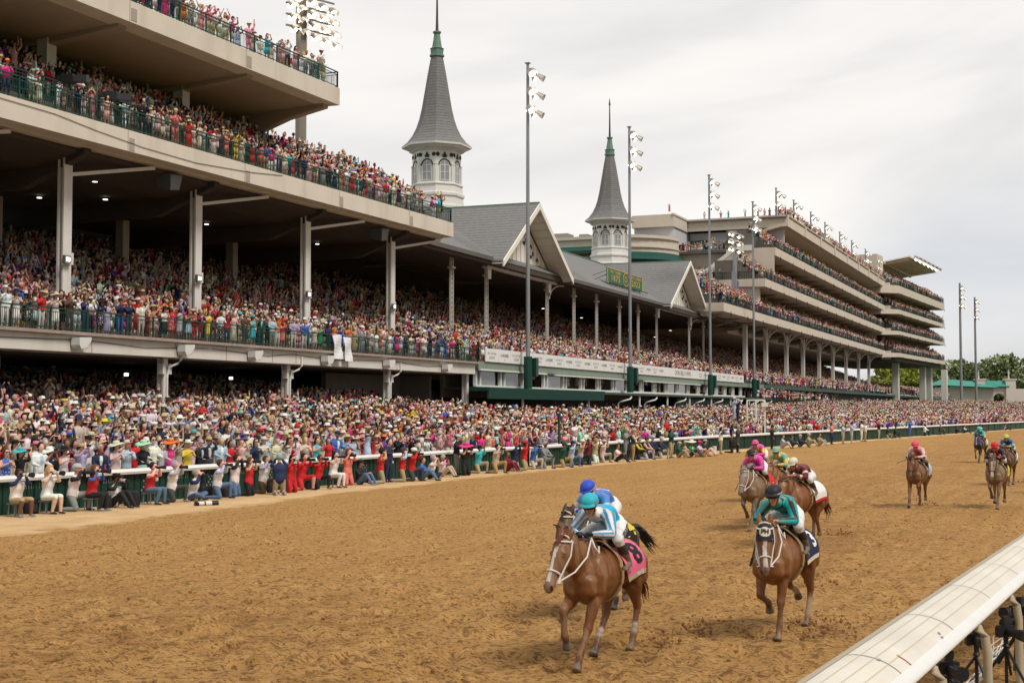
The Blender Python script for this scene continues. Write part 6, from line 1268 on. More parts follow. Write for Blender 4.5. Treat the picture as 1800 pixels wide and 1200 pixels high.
def spectator(P, r, place, group, spec=None, seed=0):
    for _ in range(60):
        if spec: pose, top, bot, hair, hat, hatc = spec
        else:
            fem = r.random() < .5; k = r.choice(['phone', 'clap', 'wave', 'rest', 'high', 'side'], p=[.26, .30, .10, .14, .08, .12]); pose = ('woman_' if fem else 'man_') + k; top = r.choice(WT, p=WP); bot = top if fem or r.random() < .3 else r.choice(['khaki', 'navy', 'grey', 'white', 'black', 'beige'])
            hair = r.choice(list(HAIRS), p=[.35, .25, .2, .12, .08]); hat = r.choice([None, 'straw', 'wide', 'fascinator', 'cap'], p=[.32, .20, .22 , .14, .12] if fem else [.42, .34, .02, 0, .22]); hatc = r.choice(HC, p=HP) if hat else None
        w, k = pose.split('_'); gar = ('dress' if w == 'woman' and top == bot else 'top' if w == 'woman' else ('suit' if top == bot else 'shirt'))
        L = uniq('%s in %s %s, %s, %s %s' % (w, top, gar, '%s %s' % (hatc, HATN[hat]) if hat and HATN[hat].split()[0] != hatc else HATN[hat] if hat else '%s hair, no hat' % hair, DO[k], place))
        if L or spec: break
    o, hc = make_person(pose, P, look_yaw(P[0], P[1], r), top, bot, L or ('%s in %s %s, %s hair, %s %s' % (w, top, gar, hair, DO[k], place)), 'spectator', group, hair, hat, hatc, None, 'skin' if w == 'woman' and r.random() < .7 else None, 'skin' if w == 'woman' else None, 'black', None, (1.0 if w == 'man' else .95) + r.normal() * .025, r.random() < .55, seed)
    if k == 'phone':
        M = Matrix.Translation(o.location) @ Matrix.Rotation(o.rotation_euler.z, 4, 'Z') @ Matrix.Scale(o.scale.x, 4) @ Matrix.Translation((.45, 0, 1.74)); phone_at(M, 'black phone of %s in %s %s, %s, %s' % (w, top, gar, '%s %s' % (hatc, HATN[hat]) if hat else hair + ' hair', place))
    return o
def seats_T1(row):
    """one standing row behind the fence: (x, y, z)"""
    out = []; x = 22.0 + .3 * (row % 2)
    while x < 345:
        y = float(fenceY(x)) + .62 + row * 1.02; out.append((x, y)); x += .66
    return out
IND = set()
def individuals():
    r = np.random.default_rng(21); n = 0
    for row, place in ((0, 'at the white-topped fence'), (1, 'in second row'), (2, 'in third row')):
        for j, (x, y) in enumerate(seats_T1(row)):
            px, py, d = px_of((x, y, 1.5))
            if px < -12 or px > (612 if row == 0 else 560 if row == 1 else 500): continue
            IND.add((row, j))
            if row == 0: continue
            x += r.normal() * .07; y += r.normal() * .1; spectator((x, y, float(apr(x, y))), r, place, 'spectators in the front rows by the fence', None, 1000 + n); n += 1
    done = []
    for q in FRONT:
        a, z0 = q[0], 1.2; P = on_z(q[0], 800, 1.2)
        d = pray(q[0], 800); 
        x = 30.0
        for _ in range(20): yy = float(fenceY(x)) + .62; t = yy / d[1]; x = d[0] * t
        spectator((x, yy, float(apr(x, yy))), r, 'at the white-topped fence', 'spectators in the front rows by the fence', q[1:], 2000 + n); n += 1; done.append(x)
    for (x, y) in seats_T1(0):
        px, py, d = px_of((x, y, 1.5))
        if -12 < px < 612 and min(abs(x - q) for q in done) > .42: spectator((x, y + .05, float(apr(x, y))), r, 'at the white-topped fence', 'spectators in the front rows by the fence', None, 2000 + n); n += 1; done.append(x)
    done = []
    for q in TERR:
        s, _ = LF.at(q[0], 560, 44.0); spectator((s, 44.0, ZC1 + .005), r, 'at the terrace railing', 'spectators along the terrace railing', q[1:], 3000 + n); n += 1; done.append(s)
    s = 44.6
    while s < 78:
        if min(abs(s - q) for q in done) > .50: spectator((s, 44.0 + .1 * r.random(), ZC1 + .005), r, 'at the terrace railing', 'spectators along the terrace railing', None, 3000 + n); n += 1
        s += .82
    return n
NIND = individuals()
# two men standing high on a box above the crowd, one in pale blue, one in dark blue
def two_men():
    for i, (px, pose, top, bot, hat) in enumerate(((1290, 'man_shoot', 'pale blue', 'pale blue', 'white'), (1297, 'man_shoot', 'navy', 'navy', None))):
        P = on_depth(px, 738 + 3 * i, 108 - i); make_person(pose, P, R_(-60), top, bot, 'man in %s suit standing high above the crowd, beside the white frame' % top, 'bystander', None, 'grey', 'straw' if hat else None, hat, top, top, None, 'black', 0, 1.0, False, 77 + i)
    P = on_depth(1293, 744, 107.5); t = thing('platform', (P[0], P[1], float(apr(P[0], P[1]))), 'dark wooden camera platform in the crowd under the two standing men', 'platform'); h = P[2] - t.location.z - .02
    b = MB(); b.box((-.9, -.8, h - .08), (.9, .8, h)); b.build('deck', tierm, t, loc=(0, 0, 0))
    for x in (-.8, .8):
        for y in (-.7, .7): b = MB(); b.box((x - .05, y - .05, 0), (x + .05, y + .05, h - .08)); b.build('leg', tierm, t, loc=(0, 0, 0))
    P = on_depth(1329, 745, 112); t = thing('white_frame', (P[0], P[1], float(apr(P[0], P[1]))), 'tall white open frame standing in the crowd', 'frame'); z0 = P[2] - t.location.z; w = 31 * 112 / FPX / 2; h = 42 * 112 / FPX
    b = MB()
    for q in (-w, 0, w): b.box((q - .06, -.06, 0), (q + .06, .06, z0 + h))
    b.build('upright', white, t, loc=(0, 0, 0)); b = MB()
    for q in (h, h * .62): b.box((-w, -.05, z0 + q - .06), (w, .05, z0 + q + .06))
    b.build('crossbar', white, t, loc=(0, 0, 0)); b = MB(); b.box((w - .3, -.3, z0 + h * .72), (w + .2, .2, z0 + h * .9)); b.build('camera_box', white, t, loc=(0, 0, 0)); t.rotation_euler = (0, 0, YAW - math.pi / 2)
two_men()

def broadcast():
    for i, (px, py, yaw, lab) in enumerate(((122, 140, -75, 'bulky black broadcast camera on a tripod, the one further up the railing'), (196, 170, -50, 'black broadcast camera with a long box lens pointing down the track'))):
        s, z = LF.at(px, py, 45.75); t = thing('broadcast_camera', (s, 45.75, ZB1), lab + ', middle deck', 'camera', None, R_(yaw)); h = z - ZB1
        b = MB(); b.box((-.35, -.18, h - .2), (.25, .18, h + .25)); b.box((-.6, -.12, h - .05), (-.35, .12, h + .2)); b.build('body', blackp, t, loc=(0, 0, 0))
        b = MB(); b.hexa([(.25, -.14, h - .14), (.25, .14, h - .14), (.25, .14, h + .14), (.25, -.14, h + .14)], [(.95, -.17, h - .17), (.95, .17, h - .17), (.95, .17, h + .17), (.95, -.17, h + .17)]); b.build('lens_box', mat('lens_box_grey', (.05, .05, .055), .5), t, loc=(0, 0, 0))
        for a in (.5, 2.6, 4.7): b = MB(); b.tube([(0, 0, h - .2), (.45 * math.cos(a), .45 * math.sin(a), .0)], .03, 6); b.build('leg', blackp, t, loc=(0, 0, 0))
        b = MB(); b.tube([(-.3, .1, h - .1), (-.8, .2, h - .35)], .02, 5); b.build('pan_handle', blackp, t, loc=(0, 0, 0))
    x = 71.5; P = (x, float(fenceY(x)) + .32, 0); t = thing('marker_post', P, 'slim dark green post rising over the fence among the spectators', 'post'); b = MB(); b.box((-.07, -.05, 0), (.07, .05, 2.75)); b.build('shaft', green, t, loc=(0, 0, 0)); b = MB(); b.box((-.1, -.07, 2.6), (.1, .07, 2.85)); b.build('cap', awnm, t, loc=(0, 0, 0))
    lab = ['beside the first stool', 'behind the kneeling man with the grey cap', 'between the red-vested woman and the man in black', 'beside the black sitting photographer', 'behind the cross-legged man', 'behind the tall kneeling man in jeans', 'behind the blazer with its back turned', 'beside the man in the red blazer', 'behind the red vests', 'beside the man in burgundy']
    for i, (px, py, sc) in enumerate(((50, 903, 1.1), (98, 899, .9), (186, 893, .9), (232, 889, 1.1), (362, 876, 1.0), (398, 874, .8), (476, 866, .9), (545, 860, .9), (650, 848, 1.1), (900, 826, 1.0))):
        P = on_z(px, py, 0); P[1] = min(P[1], float(fenceY(P[0])) - .35); t = thing('camera_bag', (P[0], P[1], .01), 'black camera bag on the sand, ' + lab[i], 'bag', 'camera bags by the fence', R_(35 * i)); t.scale = (sc,) * 3
        b = MB(); b.rings([[(.22 * q * math.copysign(abs(math.cos(a)) ** .5, math.cos(a)), .15 * q * math.copysign(abs(math.sin(a)) ** .5, math.sin(a)), z) for a in np.linspace(0, 2 * math.pi, 16, endpoint=False)] for q, z in ((.9, 0), (1, .04), (1.0, .30), (.88, .40), (.6, .43))]); b.build('sack', mat('bag_nylon', (.02, .021, .025), .75), t, smooth=True, loc=(0, 0, 0))
        b = MB(); b.box((-.14, -.19, .06), (.14, -.14, .26)); b.build('pocket', mat('bag_pocket', (.035, .035, .04), .7), t, loc=(0, 0, 0)); b = MB(); b.tube([(-.1, 0, .42), (-.06, 0, .52), (.06, 0, .52), (.1, 0, .42)], .012, 5); b.build('handle', blackp, t, loc=(0, 0, 0))
broadcast()

# ---- the crowd: every one of the remaining thousands, low detail with distance, in one mesh
def crowd():
    r = np.random.default_rng(33); seats = []
    def add(x, y, z, yaw=None, keep=.96):
        if r.random() > keep: return
        px, py, d = px_of((x, y, z + 1.4))
        if d < 5 or px < -45 or px > 1850 or py < -70 or py > 1000: return
        seats.append((x + r.normal() * .13, y + r.normal() * .11, z + (.32 if r.random() < .05 else 0), d, yaw))
    for row in range(42):                              # apron
        for j, (x, y) in enumerate(seats_T1(row)):
            if (row, j) in IND: continue
            lim = 58.5 if x < 93.8 else (46.0 if x < 205 else 50)
            if x > 93.8 and abs(y - MF.w(x - 94.5, -.75, 0)[1]) < .4: pass
            if y > lim: continue
            if 82 < x < 94.5 and y > 49.6: continue
            if x > 205 and r.random() < .15 or vnoise(np.array([x * .55]), np.array([y * .7]), 12)[0] < .16: continue
            add(x, y, float(apr(x, y)))
    s = 44.0                                            # terrace and its tiers
    for k in range(17):
        s = 30.0 + .34 * (k % 2)
        while s < 94:
            y = 45.65 + 1.06 * k
            if k < 16 and not (abs(y - 47.7) < .7 and min(abs(s - q) for q in (43, 53.5, 64.3, 76.05, 87.7)) < .6): add(s, y, ZC1 + .405 * k)
            s += .66
    for y in (44.0, 44.8):
        s = 30.2
        while s < 94:
            if not (y < 44.5 and 44 < s < 78.3): add(s, y, ZC1)
            s += .62
    for k in range(19):
        s = .6 + .34 * (k % 2)
        while s < 112:
            add(*MF.w(s, .55 if k == 0 else 1.0 + 1.06 * k, ZC1 + .1 + max(0, .405 * (k - 1)))); s += .68
    for k in range(20):
        s = 16 + .3 * (k % 2)
        while s < (330 if k < 6 else 174):
            add(*RF.w(s, .6 if k == 0 else 1.0 + 1.06 * k, ZC1 + .1 + max(0, .405 * (k - 1))), keep=.9); s += .72
    for k in range(4):
        s = 330
        while s < 420: add(*RF.w(s, .6 + .8 * k, ZC1 + .05), keep=.85); s += .8
    for k in range(7):                                  # middle deck
        s = 40.0 + .3 * (k % 2)
        while s < 92.6: add(s, 45.6 if k == 0 else 46.9 + .9 * (k - 1) + .1, ZB1 + (0 if k == 0 else .52 * k), keep=.95 if s > 58 or k > 2 else .55); s += .68
    for k in range(2):
        s = 48.0
        while s < 75.8: add(s, 45.55 + .75 * k, ZA1, keep=.93); s += .62
    for fr, s0, s1, z in ((RF, -7.8, 165, R1[1]), (RF, 19, 164, R2[1]), (RF, 27, 164, R3[1]), (RF, 36.8, 164, R4[1] - .3), (QF, .5, QL, 17.0), (QF, .5, QL, 22.5), (QF, .5, QL, 27.9), (QF, .5, QL, 33.9)):
        for k in range(5 if z != R4[1] - .3 else 2):
            s = s0 + .3 * (k % 2)
            while s < s1: add(*fr.w(s, .55 if k == 0 else 1.4 + .9 * (k - 1) + .3, z + .62 * k if z != R4[1] - .3 else z), keep=.94); s += .62
    for fr, a, t0, t1, z in ((RF, -7.6, .8, 5.5, R1[1]), (RF, 19.3, .8, 12, R2[1]), (RF, 27.3, .6, 3, R3[1]), (RF, 29.0, .8, 17, R3[1]), (RF, 27.3, 11.6, 17, 24.5)):
        for k in range(2):
            t = t0
            while t < t1: add(*fr.w(a + .7 * k, t, z), yaw=math.pi + .4); t += .6
    for t_ in (.6, 1.2, 2.0, 2.9, 3.9, 5.0, 7.4, 10.1, 11, 14.3): add(*RF.w(37.1, t_, R4[1] - .32), yaw=math.pi, keep=1)
    for t in np.arange(24.5, 34, .8): add(*RF.w(18.6, t, 25.62), yaw=math.pi, keep=.8)
    for t in (17.9, 19.1, 21): add(*RF.w(28.2, t, R4[1] - .12), yaw=math.pi)
    for s in np.arange(1, 96, .62):                     # suites under the banner
        if (s % 5) < .9 or 15 < s < 20 and 0: continue
        if any(a < s < a + 3.8 for a in (.8, 5.8 - 9, 35.8, 55.8, 60.8)): continue
        add(*MF.w(s, 1.0 + .5 * r.random(), 4.72), keep=.8)
    for k in range(3):
        for s in np.arange(104, 300, .7): add(*MF.w(s, -.2 + .8 * k, 4.3), keep=.85)
    S = np.array([q[:4] for q in seats]); print('crowd', len(S))
    # templates: pose x sex x hat at three levels of detail
    tmpl = []
    def lod(pr, n, lev):
        k = 1.0
        V = []; F = []; Z = []; o = 0
        for p in pr:
            if p.r.max() < .03 and p.zone in ('skin', 'shoe'): continue
            if lev and p.zone == 'shoe': continue
            if lev == 2 and p.zone in ('leg',): continue
            q = Prim(p.p if lev == 0 else p.p[[0, len(p.p) // 2, -1]] if len(p.p) > 2 else p.p, p.r if lev == 0 else p.r[[0, len(p.p) // 2, -1]] if len(p.p) > 2 else p.r, p.zone, p.lat, p.w, .7)
            v, f = q.mesh(n, cap=(lev == 0 or p.zone in ('hair',)) ); V.append(v); F += [tuple(i + o for i in ff) for ff in f]; Z += [p.zone] * len(v); o += len(v)
        return np.concatenate(V), F, Z
    def hat_add(T, kind, n):
        V, F, Z = T
        if not kind: return T
        hd = [v for v, z in zip(V, Z) if z == 'hair']; c = np.mean(hd, 0) - np.array([-.02, 0, .055]); o = len(V); nv = []; F = list(F)
        prof = {'wide': [(.26, .03), (.115, .06), (.10, .15), (.03, .17)], 'straw': [(.18, .04), (.11, .06), (.095, .15), (.05, .155)], 'cap': [(.115, .03), (.11, .07), (.085, .13), (.02, .15)], 'fascinator': [(.06, .09), (.17, .18), (.13, .25), (.04, .22)]}[kind]
        for rr, z in prof:
            for k in range(n): a = 2 * math.pi * k / n; nv.append(c + np.array([rr * math.cos(a) * 1.08, rr * math.sin(a), z]))
        for i in range(len(prof) - 1):
            for k in range(n): F.append((o + i * n + k, o + i * n + (k + 1) % n, o + (i + 1) * n + (k + 1) % n, o + (i + 1) * n + k))
        F.append(tuple(o + 3 * n + k for k in range(n)))
        return np.concatenate([V, np.array(nv)]), F, Z + ['hat'] * len(nv)
    kinds = [('man_phone', 0), ('man_clap', 0), ('man_wave', 0), ('man_rest', 0), ('man_high', 0), ('man_side', 0), ('woman_phone', 1), ('woman_clap', 1), ('woman_wave', 1), ('woman_rest', 1), ('woman_high', 1), ('woman_side', 1)]
    for lev, n in ((0, 7), (1, 5), (2, 4)):
        L = []
        for k, fem in kinds:
            pr = POSEDEF[k](); base = lod(pr, n, lev)
            for h in (None, 'straw', 'wide', 'cap', 'fascinator'):
                V, F, Z = hat_add(base, h, max(n, 5)); zs = ['skin', 'top', 'bottom', 'hair', 'shoe', 'vest', 'sleeve', 'leg', 'hat', 'sleeve2']; zi = np.array([zs.index(q) for q in Z])
                quads = [f for f in F]; lt = np.array([len(f) for f in quads], np.int32); li = np.concatenate([np.array(f, np.int32) for f in quads]); L.append((V, li, lt, zi, fem, h))
        tmpl.append(L)
    co, lis, lts, cols = [], [], [], []; off = 0
    for (x, y, z, d), q in zip(S, seats):
        lev = 0 if d < 62 else 1 if d < 125 else 2; fem = r.random() < .5; p = [.27, .26, .07, .20, .04, .16]; ki = r.choice(6, p=p) + (6 if fem else 0)
        hi = r.choice(5, p=[.40, .15, .24, .06, .15] if fem else [.50, .29, .02, .18, .01]); V, li, lt, zi, fm, h = tmpl[lev][ki * 5 + hi]
        yaw = q[4] if q[4] is not None else look_yaw(x, y, r); yaw += r.normal() * .2; c, s_ = math.cos(yaw), math.sin(yaw); sc = (1.0 if not fem else .95) + r.normal() * .065
        W = V * sc; co.append(np.stack([W[:, 0] * c - W[:, 1] * s_ + x, W[:, 0] * s_ + W[:, 1] * c + y, W[:, 2] + z], -1)); lis.append(li + off); lts.append(lt); off += len(V)
        sk = jit(SKINS[r.integers(len(SKINS))], r, .1); top = jit(CL[WT[r.choice(len(WT), p=WP)]], r, .15); bot = top if fem or r.random() < .35 else jit(CL[['khaki', 'navy', 'grey', 'white', 'black', 'beige'][r.integers(6)]], r); hair = jit(list(HAIRS.values())[r.choice(5, p=[.35, .25, .2, .12, .08])], r, .2); hat = jit(CL[HC[r.choice(len(HC), p=HP)]], r, .12)
        slv = sk if fem and r.random() < .75 or r.random() < .12 else top; leg = sk if fem else bot
        pal = np.array([sk, top, bot, hair, (.04, .035, .03), top, slv, leg, hat, slv], np.float32); cols.append(pal[zi])
    co = np.concatenate(co).astype(np.float32); li = np.concatenate(lis).astype(np.int32); lt = np.concatenate(lts); col = np.concatenate(cols)
    me = bpy.data.meshes.new('crowd'); me.vertices.add(len(co)); me.vertices.foreach_set('co', co.ravel()); me.loops.add(len(li)); me.loops.foreach_set('vertex_index', li); me.polygons.add(len(lt)); me.polygons.foreach_set('loop_start', np.concatenate([[0], np.cumsum(lt)[:-1]]).astype(np.int32))
    try: me.polygons.foreach_set('loop_total', lt)
    except Exception: pass
    me.polygons.foreach_set('use_smooth', np.ones(len(lt), bool)); at = me.attributes.new('Col', 'FLOAT_COLOR', 'POINT'); at.data.foreach_set('color', np.concatenate([col, np.ones((len(col), 1), np.float32)], 1).ravel()); me.update(calc_edges=True)
    me.materials.append(mat('crowd_cloth_and_skin', (1, 1, 1), .8, .10, 9, attr='Col', spec=.2)); o = bpy.data.objects.new('crowd', me); COL.objects.link(o); tag(o, 'thousands of spectators in bright clothes and hats filling apron, tiers and decks', 'crowd', None, 'stuff'); print('crowd verts', len(co), 'faces', len(lt))
crowd()
# ================================================================== HORSES AND JOCKEYS
def paint(me, prims, colf, k=9.0):
    """coat or cloth colour of every vertex, blended between neighbouring body zones"""
    n = len(me.vertices); X = np.empty(n * 3, np.float32); me.vertices.foreach_get('co', X); X = X.reshape(-1, 3).astype(float)
    D = np.stack([p.dist(X) for p in prims]); w = np.exp(-k * (D - D.min(0))); w /= w.sum(0)
    C = colf(X, D, w); at = me.attributes.new('Col', 'FLOAT_COLOR', 'POINT'); at.data.foreach_set('color', np.concatenate([C, np.ones((n, 1))], 1).astype(np.float32).ravel())
COAT = mat('horse_coat', (.2, .1, .05), .44, .16, 5, coord='O', attr='Col', spec=.34, bump=.45, bscale=7)
SILK = mat('jockey_cloth', (.5, .5, .5), .62, .09, 14, coord='O', attr='Col', spec=.3, bump=.7, bscale=13)
LEG = {   # per pose: right fore, left fore, right hind, left hind; each elbow/stifle excluded: (knee, fetlock, toe) as (x, z)
    'A': (((.98, .70), (.97, .40), (.88, .27)), ((.80, .47), (.98, .19), (1.06, .03)), ((-.30, .50), (.02, .20), (.12, .05)), ((-.78, .56), (-.68, .18), (-.58, .01))),
    'B': (((.72, .60), (.44, .47), (.36, .36)), ((.60, .50), (.60, .17), (.68, .01)), ((-.55, .60), (-.86, .48), (-.96, .40)), ((-.84, .53), (-.74, .15), (-.65, .01))),
    'C': (((.80, .66), (.60, .45), (.50, .36)), ((.72, .50), (.84, .19), (.93, .01)), ((-.32, .55), (-.22, .26), (-.14, .14)), ((-.90, .56), (-1.02, .26), (-1.0, .13))),
    'D': (((.80, .52), (.97, .23), (1.07, .05)), ((.76, .66), (.52, .52), (.44, .42)), ((-.80, .55), (-.70, .16), (-.62, .01)), ((-.44, .54), (-.60, .30), (-.64, .19)))}
def horse(P, az, pose, coat, label, voxel=.013, poll=(1.10, 0, 1.63), face=(.50, .10, -.86), blaze=0.0, socks=(), bridle='white', cloth=None, mirror=False, hs=1.10, drop=.10, hood=None, tail=(1, 0), scale=1.0, wraps=(), full_wrap=False):
    T = thing('horse', P, label, 'racehorse', 'horses of the race', R_(az)); T.scale = (scale,) * 3
    legs = LEG[pose]
    if mirror: legs = (legs[1], legs[0], legs[3], legs[2])
    pr = []
    def A(pts, rad, z, lat=(0, 1, 0), w=1.0, cap=.6):
        pts = np.array(pts, float); r = np.array([(q, q) if np.isscalar(q) else q for q in rad], float)
        if z in ('body', 'neck'): pts = pts - np.array([0, 0, drop]); r = r * np.array([1.06, 1.02])
        elif z in ('head', 'muzzle', 'ear', 'nostril'): r = r * hs
        elif z != 'hoof': r = r * 1.13; pts = np.where(pts[:, 2:3] > .85, pts - np.array([0, 0, drop * .9]), pts)
        else: r = r * 1.08
        pr.append(Prim(pts, r, z, lat, w, cap))
    A([(-.84, 0, 1.20), (-.76, 0, 1.24), (-.58, 0, 1.265), (-.38, 0, 1.255), (-.14, 0, 1.215), (.10, 0, 1.175), (.34, 0, 1.155), (.54, 0, 1.17), (.70, 0, 1.16), (.79, 0, 1.13)], [(.10, .15), (.19, .22), (.265, .275), (.265, .27), (.255, .275), (.27, .31), (.265, .345), (.235, .345), (.195, .28), (.13, .19)], 'body')
    A([(.12, 0, 1.43), (.34, 0, 1.47), (.54, 0, 1.47)], [(.07, .06), (.075, .08), (.07, .08)], 'body')
    pollv = np.array(poll, float); pollv[2] -= drop * .55; Dz = np.array([0, 0, drop])
    A([(.48, 0, 1.28), (.62, 0, 1.36), (pollv[0] * .5 + .38, pollv[1] * .35, 1.30 + (pollv[2] - 1.30) * .55), (pollv[0] * .8 + .13, pollv[1] * .75, 1.38 + (pollv[2] - 1.38) * .85 + drop * .75), pollv + np.array([-.02, 0, -.03 + drop])], [(.16, .31), (.135, .27), (.10, .20), (.085, .16), (.072, .115)], 'neck')
    for s in (-1, 1):
        A([(.44, .13 * s, 1.34), (.58, .165 * s, 1.16), (.60, .155 * s, 1.0)], [(.10, .15), (.11, .15), (.10, .12)], 'body'); A([(.74, .085 * s, 1.14), (.75, .095 * s, 1.0)], [.125, .115], 'body')
        A([(-.46, .13 * s, 1.33), (-.62, .155 * s, 1.20), (-.64, .165 * s, 1.02)], [(.13, .18), (.15, .24), (.13, .20)], 'body')
    for s in (-1, 1):
        A([(.42, .205 * s, 1.22), (.50, .215 * s, 1.08), (.53, .19 * s, .98)], [(.04, .09), (.05, .08), (.04, .06)], 'body'); A([(.56, .175 * s, 1.38), (.66, .19 * s, 1.22)], [(.035, .05), (.04, .05)], 'body')
        A([(-.30, .22 * s, 1.18), (-.46, .245 * s, 1.08), (-.50, .235 * s, .96)], [(.045, .09), (.05, .10), (.04, .07)], 'body'); A([(-.66, .14 * s, 1.36), (-.78, .15 * s, 1.18), (-.78, .15 * s, 1.0)], [(.06, .07), (.07, .08), (.06, .06)], 'body')
    d = _n(face); l = _n(np.cross((0, 0, 1), d)); l = l if l @ np.array([0, 1, 0]) > 0 else -l; f = np.cross(d, l); f = f if f[0] > 0 or f[2] > 0 else -f
    if f @ np.array([.6, 0, .8]) < 0: f = -f
    H = lambda t, a=0.0, c=0.0: pollv + (d * t + f * a + l * c) * hs
    A([H(-.03, -.02), H(.08, .0), H(.16, -.01), H(.24, -.015), H(.33, -.002)], [(.066, .075), (.092, .105), (.100, .125), (.088, .118), (.066, .09)], 'head', l)
    A([H(.30, .0), H(.40, .012), H(.48, .012), H(.54, .006), H(.585, -.008)], [(.068, .092), (.052, .070), (.055, .064), (.060, .060), (.046, .044)], 'muzzle', l)
    A([H(.10, -.09), H(.22, -.115), H(.36, -.062)], [(.055, .05), (.055, .055), (.04, .035)], 'head', l)
    for s in (-1, 1):
        A([H(.165, .052, .076 * s), H(.20, .045, .078 * s)], [.026, .024], 'head', l); A([H(-.01, .02, .05 * s), H(-.075, .035, .066 * s), H(-.15, .05, .062 * s)], [(.036, .030), (.038, .026), (.020, .016)], 'ear', l)
        A([H(.555, .026, .035 * s), H(.575, .012, .046 * s)], [.020, .016], 'nostril', l, 1.05)
    Y = ((-.135), (.135), (-.13), (.13))
    for i, lg in enumerate(legs):
        y = Y[i]; (kx, kz), (fx, fz), (hx, hz) = lg; y1, y2 = y * .9, y * .75
        k = np.array([kx, y1, kz]); ft = np.array([fx, y2, fz]); h = np.array([hx, y2, hz]); fore = i < 2
        if fore:
            e = np.array([.53 + .12 * (kx - .6), y * 1.1, .98]); A([e + (0, 0, .1), e, e * .55 + k * .45, k + (e - k) * .13, k], [(.10, .15), (.088, .125), (.066, .078), (.050, .054), (.054, .056)], 'upleg')
        else:
            st = np.array([-.46 + .25 * (kx + .6), y * 1.1, .93]); A([(-.60, y * 1.05, 1.10), st * .6 + np.array([-.62, y, 1.0]) * .4, st * .5 + k * .5 + (-.02, 0, .0), k + (st - k) * .18, k], [(.13, .20), (.115, .17), (.075, .105), (.050, .066), (.050, .062)], 'upleg')
        z2 = 'wrap' if i in wraps and full_wrap else 'sock' if i in socks else 'cannon'
        A([k, k * .7 + ft * .3], [(.046, .050), (.034, .040)], 'cannon'); A([k * .7 + ft * .3, k * .3 + ft * .7, ft], [(.034, .040), (.033, .039), (.044, .046)], z2)
        A([ft, ft * .45 + h * .55], [(.041, .042), (.037, .037)], 'sock' if i in socks else 'cannon')
        if i in wraps and not full_wrap:
            for u in (.62, .80): A([k * (1 - u) + ft * u, k * (.985 - u) + ft * (u + .015)], [(.040, .045)] * 2, 'band', cap=.2)
        pd = _n(h - ft); q = h - pd * .035; fwd = np.array([1., 0, 0]); fwd = _n(fwd - pd * (fwd @ pd)) if abs(pd[0]) < .97 else np.array([0, 0, -1.])
        A([q - pd * .035, q + fwd * .012, h + fwd * .026 + pd * .012], [(.042, .043), (.052, .054), (.060, .064)], 'hoof', cap=.22)
    c = lambda q, k=1.0: np.array(q, float) * k
    Z = dict(body=c(coat['body']), neck=c(coat.get('neck', coat['body'])), head=c(coat.get('head', coat['body'])), muzzle=c(coat.get('muzzle', coat['body'])), ear=c(coat.get('ear', coat['body'])), nostril=c((.02, .012, .010)), upleg=c(coat.get('upleg', coat['body'])), cannon=c(coat.get('leg', coat['body'])), sock=c((.50, .44, .36)), band=c((.62, .58, .50)), wrap=c((.40, .30, .19)), hoof=c((.085, .075, .068)))
    zc = np.array([Z[p.zone] for p in pr])
    me = fuse(pr, voxel, 9 if voxel < .015 else 4 if voxel < .02 else 2, 20)
    def colf(X, D, w):
        C = w.T @ zc
        low = np.clip((.62 - X[:, 2]) / .5, 0, 1) * (X[:, 2] < 1.0); C *= (1 - .0 * low)[:, None]
        if blaze:
            R = X - pollv; t = R @ d; a = R @ f; q = R @ l; m = (t > .06) & (t < .56) & (a > .015) & (np.abs(q - .006 * np.sin(t * 14)) < blaze * (.75 + .5 * np.abs(t - .25)))
            C[m] = np.array([.62, .57, .50])
        if wraps:
            pass
        # dirt thrown up on belly, chest and legs
        mud = np.clip(1.0 - X[:, 2], 0, 1) * .45 * (vnoise(X[:, 0] * 9 + 40, X[:, 2] * 9 + X[:, 1] * 7 + 40, 5) > .52); C = C * (1 - mud[:, None]) + np.array([.30, .18, .09]) * mud[:, None]
        dust = .34 * np.clip(X[:, 0] * 1.4, 0, 1) * (vnoise(X[:, 0] * 16 + 80, X[:, 2] * 6 + X[:, 1] * 16 + 80, 6) > .66); C = C * (1 - dust[:, None]) + np.array([.34, .20, .10]) * dust[:, None]
        return C
    paint(me, pr, colf); me.materials.clear(); me.materials.append(COAT); body = bpy.data.objects.new('body', me); COL.objects.link(body); body.parent = T
    for s in (-1, 1):
        b = MB(); p = H(.552, .026, .046 * s); b.lathe(p, [(.002, -.020), (.012, -.014), (.016, 0), (.012, .014), (.002, .020)], 8); b.build('nostril', mat('nostril_dark', (.018, .011, .009), .7), T, smooth=True, loc=(0, 0, 0))
    # eyes
    for s in (-1, 1):
        b = MB(); p = H(.175, .058, .087 * s); b.lathe(p, [(.002, -.016), (.013, -.010), (.017, 0), (.013, .010), (.002, .016)], 8); b.build('eye', mat('horse_eye', (.012, .008, .006), .1, spec=.8), T, smooth=True, loc=(0, 0, 0))
    rr = np.random.default_rng(int(P[0] * 100)); hairm = mat('horse_hair_' + coat['n'], coat.get('hair', (.02, .012, .01)), .6, .25, 14, coord='O')
    b = MB(); base = np.array([-.86, 0, 1.31 - drop]); ty, tx = tail[0], tail[1]
    for k in range(24):
        a, e, r0 = rr.normal() * .06, rr.normal() * .06, rr.random(); L = .55 + .25 * r0; pts = []
        for u in np.linspace(0, 1, 7): pts.append(base + np.array([-.10 * u - L * (.55 * u) * (.55 + .45 * ty), (a + tx) * u * L * .9 + .02 * rr.normal(), .09 * ty * math.sin(min(u * 4, 3.1)) + e * u - L * u ** 1.5 * (.85 - .45 * ty)]))
        b.tube(pts, [.026, .028, .026, .022, .016, .010, .003], 5)
    b.build('tail', hairm, T, smooth=True, loc=(0, 0, 0))
